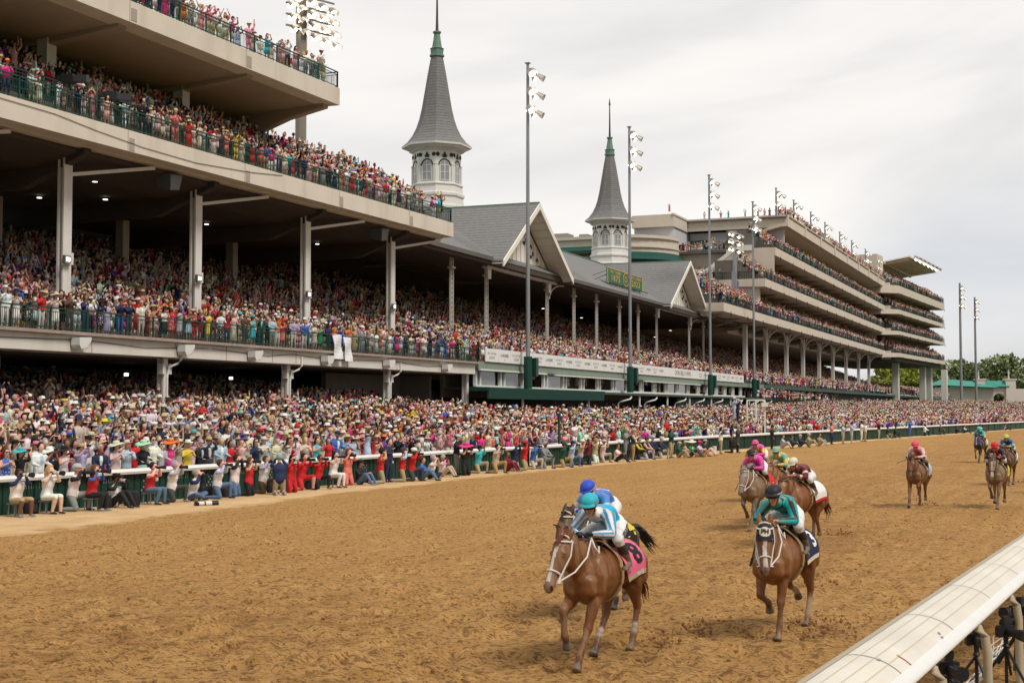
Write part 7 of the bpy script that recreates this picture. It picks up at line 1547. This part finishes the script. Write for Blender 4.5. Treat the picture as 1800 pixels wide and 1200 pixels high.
    b = MB(); n0 = np.array([.50, 0, 1.55 - drop]); cr = [n0, np.array([pollv[0] * .5 + .36, pollv[1] * .35, 1.50 - drop * .7 + (pollv[2] - 1.36) * .52]), np.array([pollv[0] * .8 + .08, pollv[1] * .75, 1.515 - drop * .3 + (pollv[2] - 1.38) * .80]), pollv + np.array([-.03, 0, .08])]
    for k in range(46):
        u = k / 45 * 2.999; i = int(u); p = cr[i] * (1 - u + i) + cr[i + 1] * (u - i); s = -1; L = .13 + .07 * rr.random(); back = .10 + .06 * rr.random()
        b.tube([p + (0, 0, -.02), p + (-back * .3, s * .05, .03), p + (-back, s * (.10 + .03 * rr.random()), -.02), p + (-back * 1.3, s * (.12 + .03 * rr.random()), -L)], [.022, .024, .018, .004], 5)
    for k in range(0 if hood else 9): b.tube([H(-.05, .05, .02 * rr.normal()), H(.0, .115, .02 * rr.normal()), H(.08 + .05 * rr.random(), .125, .035 * rr.normal())], [.018, .016, .004], 5)
    b.build('mane', hairm, T, smooth=True, loc=(0, 0, 0))
    # bridle and reins
    sm = mat('bridle_' + bridle, {'white': (.70, .66, .60), 'black': (.025, .022, .022), 'brown': (.10, .055, .03), 'blue': (.05, .10, .45)}[bridle], .55)
    b = MB(); ring = lambda t, w, h, ca, n=14, tilt=0.0: [H(t + tilt * math.cos(2 * math.pi * k / n), ca + h * math.cos(2 * math.pi * k / n), w * math.sin(2 * math.pi * k / n)) for k in range(n + 1)]
    b.tube(ring(.385, .066, .092, -.004), .0125, 6); b.tube(ring(.06, .094, .115, .0, tilt=.0), .011, 6) if 0 else None
    b.tube([H(.02, -.12, .0), H(.0, -.03, .085), H(-.02, .07, .06), H(-.03, .09, 0), H(-.02, .07, -.06), H(.0, -.03, -.085), H(.02, -.12, 0)], .011, 6)
    b.tube([H(.02, .02, .098), H(.055, .09, .065), H(.065, .118, 0), H(.055, .09, -.065), H(.02, .02, -.098)], .012, 6)
    for s in (-1, 1):
        b.tube([H(.0, .0, .095 * s), H(.16, -.03, .112 * s), H(.30, -.03, .088 * s), H(.47, -.028, .066 * s)], .0105, 6); b.tube([H(.385, -.03, .07 * s), H(.47, -.028, .066 * s)], .012, 6)
        bt = H(.47, -.028, .066 * s); hn = np.array([.60, .085 * s, 1.545]); b.tube([bt, bt * .68 + hn * .32 + (0, .075 * s, -.05), bt * .35 + hn * .65 + (0, .09 * s, -.045), hn], .0105, 6)
        b.lathe(H(.475, -.03, .074 * s), [(.025, -.006), (.033, 0), (.025, .006), (.018, 0)], 10)
    b.tube([(.60, .085, 1.545), (.66, .0, 1.56), (.60, -.085, 1.545)], .011, 5); b.tube([(.62, .09, 1.54), (.69, .17, 1.44), (.64, .20, 1.36), (.58, .17, 1.44)], .011, 5) if bridle == 'white' else None
    b.build('bridle', sm, T, smooth=True, loc=(0, 0, 0))
    if hood:                                         # cloth hood over the forehead with an oval badge
        V = []; hm = mat('hood_black', (.022, .022, .024), .75); b = MB(); rows = []
        for t, w_, h_, ca in ((-.035, .075, .085, 0), (.03, .092, .108, .0), (.10, .105, .122, .0), (.155, .111, .135, -.006), (.20, .108, .134, -.010)): rows.append([H(t, ca + h_ * math.cos(a), w_ * math.sin(a)) for a in np.linspace(-1.75, 1.75, 19)])
        b.rings(rows, cap=False, closed=False); o = b.build('hood', hm, T, smooth=True, loc=(0, 0, 0))
        b = MB(); b.rings([[H(.10 + .062 * math.sin(a) * q, .129 - .10 * (.07 * math.cos(a) * q) ** 2 / .02 + e, .068 * math.cos(a) * q) for a in np.linspace(0, 2 * math.pi, 24, endpoint=False)] for q, e in ((1, -.02), (1, .002), (.93, .006), (.0, .008))], cap=False); g = b.build('badge', mat('cream_badge', (.66, .60, .46), .7), o, loc=(0, 0, 0))
        t = text_mesh('PH', .085, 'badge_lettering', mat('badge_black', (.03, .025, .02), .7), o, 2, .004); M = Matrix.Identity(4)
        for r_i in range(3): M[r_i][0], M[r_i][1], M[r_i][2] = l[r_i], -d[r_i], f[r_i]
        M.translation = Vector(H(.10, .1405)); t.matrix_local = M
    # saddle cloth wrapped over the back, saddle, girth, irons
    cx = pr[0].p[:, 0]; zc_, hw, hh = (lambda x: np.interp(x, cx, pr[0].p[:, 2])), (lambda x: np.interp(x, cx, pr[0].r[:, 0])), (lambda x: np.interp(x, cx, pr[0].r[:, 1]))
    def S(x, th, off):
        w = hw(x) + off + .012; h = hh(x) + off; s = math.sin(th); cq = math.cos(th)
        if abs(th) < 1.35: return np.array([x, w * s, zc_(x) + h * cq + .05 * math.exp(-(th / .35) ** 2) * max(0, min(1, (x + .15) / .4))])
        e = abs(th) - 1.35; s0 = math.sin(1.35); return np.array([x, math.copysign(w * s0 + .01, th), zc_(x) + h * math.cos(1.35) - e * .30])
    cl = cloth or dict(c='white', n='', nc='black')
    cm = mat('saddle_cloth_' + cl['c'], CL[cl['c']], .8, .08, 10, coord='O'); b = MB(); x0, x1 = -.44, .16
    b.rings([[S(x - .10 * max(0, abs(th) - .3), th, .022) for th in np.linspace(-2.05, 2.05, 33)] for x in np.linspace(x0, x1, 9)], cap=False, closed=False); sc = b.build('saddle_cloth', cm, T, smooth=True, loc=(0, 0, 0))
    b = MB(); b.rings([[S(x - .10 * max(0, abs(th) - .3), th, .027) for th in np.linspace(1.86, 2.06, 3)] for x in np.linspace(x0, x1, 9)], cap=False, closed=False); b.build('hem', mat('cloth_hem_' + cl.get('hem', 'khaki'), CL[cl.get('hem', 'khaki')], .8), sc, loc=(0, 0, 0))
    def wrap_text(txt, size, th0, xc, m, nm, sx=1.0):
        t = text_mesh(txt, size, nm, m, None, 2, size * .03); me = t.data
        for v in me.vertices:
            u, w = v.co.x * sx, v.co.y; th = th0 - w / .30; q = S(xc - u - .10 * max(0, abs(th) - .3), th, .030); v.co = q
        t.parent = sc
    if cl['n']: wrap_text(cl['n'], cl.get('size', .34), 1.10, cl.get('x', -.22), mat('cloth_number_' + cl['nc'], CL[cl['nc']], .8), 'number', cl.get('sx', 1.0))
    if cl.get('name'): wrap_text(cl['name'], .075, 1.955, -.22, mat('hem_lettering', (.70, .68, .62), .8), 'hem_lettering')
    b = MB(); b.rings([[(x, w * math.sin(a), zc_(x) + hh(x) + .055 + z + .04 * math.cos(a) - (1 - math.cos(a)) * .05) for a in np.linspace(-1.9, 1.9, 11)] for x, w, z in ((-.26, .15, .03), (-.18, .17, .0), (-.02, .16, -.005), (.10, .13, .015), (.15, .09, .03))], cap=False, closed=False); b.build('saddle', mat('black_saddle', (.025, .02, .018), .45), T, smooth=True, loc=(0, 0, 0))
    b = MB()
    for x in (.16, .20): b.tube([S(x + .03 * (abs(th) > 1.2), th, .03) for th in np.linspace(-1.3, 1.3, 15)], .012, 5)
    b.tube([(.16, (hw(.16) + .022) * math.sin(a), zc_(.16) - (hh(.16) + .02) * math.cos(a)) for a in np.linspace(-1.7, 1.7, 17)], .022, 5); b.build('girth', mat('tan_strap', (.40, .26, .12), .7), T, smooth=True, loc=(0, 0, 0))
    b = MB()
    for s in (-1, 1):
        b.tube([(.0, .17 * s, 1.43), (-.02, .27 * s, 1.30), (-.02, .30 * s, 1.16)], .010, 5); b.tube([(-.0, .30 * s, 1.17), (.0, .25 * s, 1.10), (.0, .25 * s, 1.075), (.0, .345 * s, 1.075), (.0, .345 * s, 1.10), (-.0, .30 * s, 1.17)], .009, 5)
    b.build('stirrup', mat('stirrup_steel', (.35, .35, .36), .35, metal=.8), T, smooth=True, loc=(0, 0, 0))
    return T

def jockey(P, az, silks, label, voxel=.012, cap='black', band=None, bob=-.045, arms=None, lean=0.0, look=0.0, scale=1.0, boot=(.05, .04, .032), gloves='black', breech=(.74, .73, .72), writing=None, down=.22):
    """crouched over the neck; the body is one continuous figure, cap and goggles are its children"""
    z = bob; pr = []; A = lambda pts, rad, q, lat=(0, 1, 0), w=1.0, cap_=.6: pr.append(Prim(np.array(pts, float) + np.array([0, 0, 0]), rad, q, lat, w, cap_))
    pel = np.array([-.24, 0, 1.70 + z]); shl = np.array([.27, 0, 1.86 + z + lean]); mid = (pel + shl) / 2 + np.array([.0, 0, .055]); hd = np.array([.47, look * .05, 1.975 + z + lean])
    A([pel + (-.03, 0, .0), pel + (.06, 0, .02)], [(.165, .135), (.16, .13)], 'breech')
    A([pel + (.08, 0, .03), mid + (-.06, 0, .01), mid + (.10, 0, .01), shl + (-.02, 0, -.02), shl + (.07, 0, .0)], [(.145, .115), (.14, .112), (.165, .12), (.165, .10), (.08, .075)], 'torso')
    hf = np.array([math.cos(down) * math.cos(look), math.cos(down) * math.sin(look), -math.sin(down)]); hl = _n(np.cross((0, 0, 1), hf)); hu = np.cross(hf, hl)
    A([shl + (.03, 0, 0), hd - hu * .09 - hf * .02], [.06, .055], 'skin')
    A([hd - hu * .115 + hf * .045, hd - hu * .06 + hf * .03, hd + hf * .008, hd + hu * .06, hd + hu * .085 - hf * .01], [(.036, .038), (.058, .068), (.072, .088), (.072, .088), (.05, .06)], 'skin', hl)
    A([hd + hf * .098 - hu * .002, hd + hf * .116 - hu * .036], [.011, .017], 'skin', hl); A([hd + hf * .085 - hu * .075 + hl * .02, hd + hf * .085 - hu * .075 - hl * .02], [.012, .012], 'lip', hl); A([hd + hf * .075 - hu * .112 - hl * .01, hd + hf * .075 - hu * .112 + hl * .01], [.022, .022], 'skin', hl)
    for s in (-1, 1): A([hd + hl * .074 * s + hu * .01 - hf * .01, hd + hl * .076 * s - hu * .035 - hf * .01], [(.012, .02), (.010, .015)], 'skin', hl)
    arms = arms or [((.40, .27, 1.60), (.585, .10, 1.585)), ((.40, -.27, 1.60), (.585, -.10, 1.585))]
    for i, (el, wr) in enumerate(arms):
        s = 1 if i == 0 else -1; el = np.array(el) + (0, 0, z * .5); wr = np.array(wr, float); sh = shl + (-.01, .175 * s, -.03)
        A([sh * .7 + shl * .3, sh, sh * .5 + el * .5, el], [.085, .080, .070, .058], 'arm'); A([el, el * .5 + wr * .5, wr], [.058, .054, .036], 'arm')
        d = _n(wr - el); sd = _n(np.cross(d, (0, 0, 1))); up = np.cross(sd, d); g = 'glove'
        A([wr, wr + d * .045, wr + d * .085], [(.030, .026), (.042, .028), (.040, .026)], g, sd)
        for k, q in enumerate((-.032, -.011, .011, .032)):   # fingers closed round the rein, thumb on top
            L = (.030, .038, .036, .026)[k]; a = wr + d * .085 + sd * q; A([a, a + d * L * .8 - up * .012, a + d * L * .5 - up * .040, a - d * .012 - up * .042], [.0125, .012, .0115, .010], g)
        A([wr + d * .03 - sd * .034 * s, wr + d * .07 - sd * .046 * s + up * .012, wr + d * .105 - sd * .026 * s + up * .018], [.014, .0125, .010], g)
    for s in (1, -1):
        hip = pel + (.0, .095 * s, -.04); kn = np.array([.18, .25 * s, 1.50]); an = np.array([-.08, .285 * s, 1.20]); toe = np.array([.09, .30 * s, 1.115])
        A([hip, hip * .5 + kn * .5 + (0, .0, .01), kn], [(.115, .125), (.10, .10), (.072, .072)], 'breech'); A([kn, kn * .78 + an * .22], [.07, .062], 'breech'); A([kn * .78 + an * .22, kn * .5 + an * .5 + (-.01, 0, 0), an], [(.062, .064), (.058, .062), .042], 'boot')
        fd = _n(toe - an); A([an + (-.03, 0, -.02), an * .5 + toe * .5 + (0, 0, -.005), toe], [(.042, .045), (.046, .040), (.038, .028)], 'boot')
    me = fuse(pr, voxel, 2, 14); rr = np.random.default_rng(abs(hash(label)) % 1000 if 0 else len(label))
    sk = np.array((.50, .27, .17)); gz = np.array(sk if gloves == 'skin' else CL[gloves]); base = dict(skin=sk, lip=np.array((.42, .16, .12)), breech=np.array(breech), boot=np.array(boot), glove=gz)
    def colf(X, D, w):
        j = D.argmin(0); C = np.zeros((len(X), 3)); zs = np.array([p.zone for p in pr])
        for i, p in enumerate(pr):
            m = j == i
            if not m.any(): continue
            if p.zone in base: C[m] = base[p.zone]; continue
            Y = X[m]; ax = p.p[-1] - p.p[0]; L = np.linalg.norm(ax); ax = ax / L; t = (Y - p.p[0]) @ ax / L; ref = _n(np.cross(ax, (0, 1, 0))); r2 = np.cross(ax, ref); q = Y - (p.p[0] + (np.clip(t, 0, 1) * L)[:, None] * ax); ph = np.arctan2(q @ r2, q @ ref)
            C[m] = [silks(p.zone, a, b_, c) for a, b_, c in zip(Y, t, ph)]
        mud = (vnoise(X[:, 0] * 14 + 30, X[:, 2] * 14 + X[:, 1] * 11 + 30, 8) > .70) & (np.isin(zs[j], ['breech', 'torso', 'arm'])) & (X[:, 0] > .0); C[mud] = C[mud] * .72 + np.array([.30, .18, .09]) * .28
        bm = (zs[j] == 'boot') & (X[:, 2] < 1.30); C[bm] = C[bm] * .35 + np.array([.27, .19, .11]) * .65
        return C
    paint(me, pr, colf); me.materials.clear(); me.materials.append(SILK); o = bpy.data.objects.new('person', me); COL.objects.link(o); o.location = P; o.rotation_euler = (0, 0, R_(az)); o.scale = (scale,) * 3; tag(o, label, 'jockey', 'jockeys of the race')
    Q = lambda a, b_, c: hd + hf * a + hl * b_ + hu * c
    b = MB(); n = 20; rows = []
    for e in np.linspace(-.18, math.pi / 2 - .02, 9): rows.append([Q(.128 * math.cos(e) * math.cos(a) - .006, .112 * math.cos(e) * math.sin(a), .045 + .098 * math.sin(e)) for a in np.linspace(0, 2 * math.pi, n, endpoint=False)])
    b.rings(rows); h = b.build('helmet', mat('helmet_' + cap, CL[cap], .55, .05, 12, coord='O'), o, smooth=True, loc=(0, 0, 0))
    b = MB(); b.rings([[Q(r_ * math.cos(a), .9 * r_ * math.sin(a), zz) for a in np.linspace(-.85, .85, 9)] for r_, zz in ((.118, .046), (.146, .026), (.148, .033), (.118, .060))], cap=False, closed=False); b.build('peak', MATS['helmet_' + cap], h, smooth=True, loc=(0, 0, 0))
    b = MB(); b.rings([[Q(.1315 * math.cos(a) - .006, .1155 * math.sin(a), zz) for a in np.linspace(0, 2 * math.pi, n, endpoint=False)] for zz in (.030, .052)], cap=False); b.build('band', mat('helmet_band_' + (band or 'tan'), CL[band or 'tan'], .6), h, smooth=True, loc=(0, 0, 0))
    b = MB(); b.rings([[Q((.098 + e) * math.cos(a) + .004, (.083 + e) * math.sin(a), .006 + zz) for a in np.linspace(-1.1, 1.1, 11)] for zz, e in ((-.026, .0), (-.022, .014), (.020, .014), (.026, .0))], cap=False, closed=False); b.tube([Q(.095 * math.cos(a), .09 * math.sin(a), .008) for a in np.linspace(1.0, 2 * math.pi - 1.0, 15)], .010, 5); b.build('goggles', mat('goggle_lens', (.015, .013, .013), .12, spec=.7), o, smooth=True, loc=(0, 0, 0))
    b = MB(); b.tube([Q(.02, .078, .02), Q(.035, .066, -.06), Q(.055, .03, -.118), Q(.055, -.03, -.118), Q(.035, -.066, -.06), Q(.02, -.078, .02)], .008, 5); b.build('chin_strap', MATS['black_plastic'], o, smooth=True, loc=(0, 0, 0))
    if writing:                                      # sponsor lettering down the outside of the breeches
        t = text_mesh(writing, .088, 'lettering', mat('breeches_lettering', (.05, .05, .07), .8), o, 1, .003); hip = pel + (.0, .095, -.04); kn = np.array([.18, .25, 1.50]); ax = _n(kn - hip); nrm = _n(np.cross(ax, np.cross((0.15, 1, .15), ax))); bt = np.cross(nrm, ax)
        bvh_me = me; from mathutils.bvhtree import BVHTree; tree_ = BVHTree.FromPolygons([v.co[:] for v in me.vertices], [p.vertices[:] for p in me.polygons])
        for v in t.data.vertices:
            c = (hip + kn) / 2 + (.0, 0, .0) - ax * v.co.x + bt * (-v.co.y); st = c + nrm * .4; hit = tree_.ray_cast(Vector(st), Vector(-nrm))
            v.co = (hit[0] + Vector(nrm) * .006) if hit[0] is not None else Vector(c + nrm * .11)
    return o
def whip(P, az, p, q, label):
    t = thing('riding_whip', P, label, 'whip', None, R_(az)); b = MB(); p, q = np.array(p, float), np.array(q, float); b.tube([p, p * .7 + q * .3], .013, 8); b.build('grip', mat('whip_grip', (.04, .05, .08), .6), t, loc=(0, 0, 0)); b = MB(); b.tube([p * .7 + q * .3, q * .8 + p * .2], [.009, .007], 6); b.build('shaft', blackp, t, loc=(0, 0, 0)); b = MB(); b.bar(q * .8 + p * .2, q, .03, .012); b.build('flap', mat('whip_flap', (.03, .03, .035), .7), t, loc=(0, 0, 0))
K = {k: np.array(v) for k, v in CL.items()}; K['aqua'] = np.array((.02, .40, .62)); K['teal'] = np.array((.01, .40, .40)); K['lime'] = np.array((.45, .62, .08)); K['sky'] = np.array((.06, .25, .62)); K['magenta'] = np.array((.72, .06, .36))
CL['aqua'] = (.03, .42, .50); CL['teal'] = (.01, .36, .36); CL['lime'] = (.45, .60, .10); CL['rose'] = (.72, .08, .16); CL['bubblegum'] = (.78, .14, .26); CL['sage'] = (.20, .42, .30)
def plain(t, a): return lambda z, X, s, ph: K[t] if z == 'torso' else K[a]
def silk_winner(z, X, t, ph):
    if z == 'torso': return K['aqua'] if t < .86 else K['white']
    q = (ph / 6.283 + .5) * 6 % 1; return K['white'] * .95 if q < .52 else K['sky'] if q < .8 else K['aqua']
def silk_blue(z, X, t, ph):
    if z == 'torso': return K['white'] if (abs(X[1]) < .10 and t < .7 and (abs(X[1]) * 5 + abs(t - .35) * 1.6) % .5 < .16) else K['blue'] * 1.3
    return K['sky'] if t < .55 else K['cream'] if t < .8 else K['royal blue']
def silk_teal(z, X, t, ph):
    if z == 'torso': return K['black'] if (t * 4.2 + .1) % 1 < .36 else K['teal']
    q = (ph / 6.283 + .5) * 3 % 1; return K['black'] if q < .36 else K['teal']
def silk_maroon(z, X, t, ph):
    mr = np.array((.13, .012, .025)); return mr if z == 'torso' else (K['cream'] if .42 < t < .62 else mr)
def silk_pinkblk(z, X, t, ph): return K['magenta'] if z == 'torso' else (K['black'] if (t > .55 and (math.sin(t * 25) * math.cos(ph * 3)) > .35) else K['magenta'])
def silk_py(z, X, t, ph):
    return K['yellow'] if (math.sin(X[0] * 22) + math.sin(X[1] * 24 + 1) + math.sin(X[2] * 23)) > .9 else K['magenta']
def silk_gy(z, X, t, ph):
    if z == 'torso': return K['yellow'] if (t * 3) % 1 < .45 else np.array(CL['sage'])
    return K['yellow'] if t > .5 else np.array(CL['sage'])
def silk_pinkwhite(z, X, t, ph): return np.array(CL['rose']) if z == 'torso' else (K['navy'] if math.sin(X[0] * 30) * math.sin(X[2] * 33) > .55 else K['pale pink'])
def silk_redblk(z, X, t, ph): return K['red'] if z == 'torso' else (K['red'] if t > .78 else K['black'])
def silk_bluelime(z, X, t, ph): return K['navy'] if z == 'torso' and t > .45 else K['blue'] if z == 'torso' or t < .65 else K['lime']
def silk_tealpl(z, X, t, ph): return np.array((.03, .46, .44))
def silk_orange(z, X, t, ph): return K['black'] if (t * 5) % 1 < .25 else K['orange']
chest = dict(n='chestnut', body=(.175, .066, .020), neck=(.16, .055, .016), head=(.21, .095, .040), muzzle=(.23, .13, .08), upleg=(.155, .055, .018), leg=(.125, .052, .024), hair=(.13, .035, .014))
bay = dict(n='bay', body=(.205, .080, .024), neck=(.195, .072, .022), head=(.17, .065, .028), muzzle=(.13, .075, .052), upleg=(.18, .066, .026), leg=(.115, .045, .024), hair=(.02, .014, .011))
dbay = dict(n='dark_bay', body=(.075, .040, .024), neck=(.075, .038, .022), head=(.095, .048, .026), muzzle=(.07, .042, .03), upleg=(.06, .032, .02), leg=(.055, .05, .05), hair=(.025, .022, .02))
grey = dict(n='grey', body=(.20, .125, .075), neck=(.21, .14, .09), head=(.32, .28, .24), muzzle=(.25, .20, .17), upleg=(.14, .11, .085), leg=(.11, .085, .068), hair=(.20, .17, .14))
lchest = dict(n='light_chestnut', body=(.33, .145, .048), neck=(.33, .145, .05), head=(.35, .16, .06), muzzle=(.36, .22, .13), upleg=(.30, .13, .045), leg=(.25, .11, .045), hair=(.34, .17, .07))
chest2 = dict(n='red_chestnut', body=(.21, .078, .030), neck=(.21, .078, .03), head=(.22, .09, .04), muzzle=(.2, .1, .06), upleg=(.19, .07, .027), leg=(.14, .06, .032), hair=(.12, .04, .018))
dun = dict(n='muddy_grey', body=(.19, .125, .072), neck=(.18, .12, .07), head=(.22, .165, .115), muzzle=(.36, .29, .21), upleg=(.17, .115, .068), leg=(.10, .07, .045), hair=(.10, .07, .05))
brown = dict(n='brown', body=(.085, .042, .024), neck=(.085, .042, .024), head=(.09, .046, .026), muzzle=(.07, .04, .026), upleg=(.08, .04, .024), leg=(.05, .028, .02), hair=(.015, .012, .01))
black_ = dict(n='black', body=(.030, .020, .017), neck=(.030, .02, .017), head=(.03, .02, .017), muzzle=(.045, .035, .03), upleg=(.03, .02, .017), leg=(.04, .028, .022), hair=(.012, .01, .01))
def ground_at(px, dep): q = on_depth(px, 800, dep); return (float(q[0]), float(q[1]), 0.0)
def field():
    P = (16.24, 5.73, 0.0)
    horse(P, 176, 'A', chest, 'chestnut winner with blaze, white bridle and pink number 8 saddle cloth', .0125, poll=(1.10, -.03, 1.60), face=(.50, -.10, -.84), blaze=.030, wraps=(2, 3), cloth=dict(c='bubblegum', n='8', nc='black', size=.42, name='MAGE', sx=1.1, x=-.26), tail=(.1, .1))
    jockey(P, 176, silk_winner, 'jockey in turquoise silks and cap with white striped sleeves on the number 8 chestnut', .011, 'aqua', 'tan', writing='JEFF RUBYS', look=.12, down=.42)
    whip(P, 176, (.62, -.14, 1.60), (1.02, -.22, 1.72), 'dark riding whip held forward by the turquoise jockey')
    P = ground_at(1058, 20.6)
    horse(P, 174, 'D', dbay, 'dark bay horse half hidden behind the number 8 chestnut, with a white bridle', .0125, poll=(1.12, 0, 1.62), face=(.46, -.10, -.86), cloth=dict(c='black', n='14', nc='yellow', size=.36, hem='burgundy', x=-.26), tail=(1.0, .4), wraps=(2, 3))
    jockey(P, 174, silk_blue, 'jockey in royal blue and white silks bent low behind the turquoise jockey', .011, 'royal blue', 'beige', lean=-.02, down=.6)
    P = ground_at(1378, 19.0)
    horse(P, 175, 'B', bay, 'bay horse with black forehead hood marked PH and a white blaze', .0125, poll=(1.07, .06, 1.60), face=(.36, .12, -.92), blaze=.034, hood=True, wraps=(3, 2), full_wrap=True, cloth=dict(c='navy', n='3', nc='white', size=.36, hem='cream', x=-.28), tail=(.1, 0))
    jockey(P, 175, silk_teal, 'jockey in teal and black striped silks and black cap on the hooded bay', .011, 'black', 'light grey', gloves='skin', look=-.05, down=.32)
    whip(P, 175, (.60, -.16, 1.52), (.72, -.26, .98), 'black riding whip hanging from the hand of the teal and black jockey')
    P = ground_at(1331, 35.4)
    horse(P, 175, 'C', grey, 'grey horse with white noseband ridden by the jockey in plain bright pink', .018, poll=(1.06, .02, 1.60), face=(.36, -.06, -.92), cloth=dict(c='red', n='1', nc='white'), tail=(.2, 0))
    jockey(P, 175, silk_pinkblk, 'jockey in bright pink silks and black cap on the grey horse', .016, 'black', 'light grey'); whip(P, 175, (.58, -.15, 1.52), (.62, -.40, .98), 'thin dark whip held low by the bright pink jockey')
    P = ground_at(1411, 31.4)
    horse(P, 165, 'D', chest2, 'red chestnut with white saddle cloth, directly behind the hooded bay', .018, poll=(1.06, .05, 1.56), face=(.5, .1, -.85), cloth=dict(c='white', n='', nc='black', hem='red'), tail=(.0, .1), bridle='brown')
    jockey(P, 165, silk_maroon, 'jockey in maroon silks with cream cap, hoops on the sleeves', .016, 'cream', 'beige', bob=-.12, gloves='skin', down=.5)
    P = ground_at(1374, 37.5)
    horse(P, 174, 'C', lchest, 'light golden chestnut with a white blaze, between the grey and the red chestnut', .018, poll=(1.10, .03, 1.66), face=(.40, -.06, -.9), blaze=.03, bridle='brown', cloth=dict(c='white', n='', nc='black'), mirror=True)
    jockey(P, 174, silk_gy, 'jockey in green and yellow silks with quartered cap on the golden chestnut', .016, 'sage', 'yellow', gloves='skin')
    P = ground_at(1336, 46.0)
    horse(P, 174, 'A', dict(lchest, n='sandy'), 'sandy horse with green and white cloth, hidden behind the grey horse', .022, poll=(1.08, .0, 1.62), face=(.42, -.05, -.9), cloth=dict(c='green', n='2', nc='white', hem='white'), bridle='brown')
    jockey(P, 174, silk_py, 'jockey in magenta and yellow checked silks, behind the pink one', .018, 'magenta_cap', 'yellow')
    P = ground_at(1614, 43.4)
    horse(P, 176, 'D', bay | dict(n='plain_bay', body=(.17, .075, .032), neck=(.16, .068, .03)), 'bay horse with white star running alone in mid track', .018, poll=(1.06, .0, 1.62), face=(.34, -.02, -.93), bridle='brown', cloth=dict(c='pale blue', n='', nc='black', hem='coral'), tail=(.4, -.25), blaze=.0)
    jockey(P, 176, silk_pinkwhite, 'jockey with pink cap and pale pink sleeves on the lone bay', .016, 'rose', 'rose', gloves='skin', lean=.02, down=.55, breech=(.40, .32, .24)); whip(P, 176, (.60, -.16, 1.55), (.85, -.50, 1.38), 'black whip sticking out beside the lone bay horse')
    P = ground_at(1752, 43.0)
    horse(P, 177, 'C', dun, 'mud-splashed grey-brown horse with pale muzzle, ridden by the red and black jockey', .018, poll=(1.06, .0, 1.62), face=(.34, .0, -.93), bridle='brown', cloth=dict(c='yellow', n='', nc='black', hem='yellow'), blaze=.02, tail=(.1, .1))
    jockey(P, 177, silk_redblk, 'jockey in red silks with black sleeves and red cap', .016, 'red', 'red', down=.5)
    P = ground_at(1772, 55.5)
    horse(P, 176, 'B', brown, 'brown horse behind the mud-splashed one', .022, poll=(1.06, -.05, 1.55), face=(.45, -.05, -.9), bridle='brown', cloth=dict(c='white', n='', nc='black'))
    jockey(P, 176, silk_bluelime, 'jockey with lime cap and blue silks on the brown horse', .018, 'lime', 'lime', gloves='skin')
    P = ground_at(1724, 79.0)
    horse(P, 174, 'A', black_, 'black horse with blue noseband, last of the field', .024, poll=(1.06, 0, 1.62), face=(.34, 0, -.93), bridle='blue', blaze=.022, cloth=dict(c='white', n='', nc='black'))
    jockey(P, 174, silk_tealpl, 'jockey all in plain turquoise on the black horse far back', .02, 'turquoise', 'turquoise')
    P = ground_at(1856, 50.0)
    horse(P, 176, 'C', dict(bay, n='edge_bay'), 'bay horse almost wholly cut off by the picture edge', .03, cloth=dict(c='white', n='', nc='black'), bridle='brown')
    jockey(P, 176, silk_orange, 'jockey cut off by the picture edge, only an orange sleeve and black glove in view', .02, 'orange', 'orange', arms=[((.40, .27, 1.60), (.585, .10, 1.585)), ((.48, -.50, 1.86), (.62, -.86, 1.97))])
CL['magenta_cap'] = (.70, .10, .30)
field()
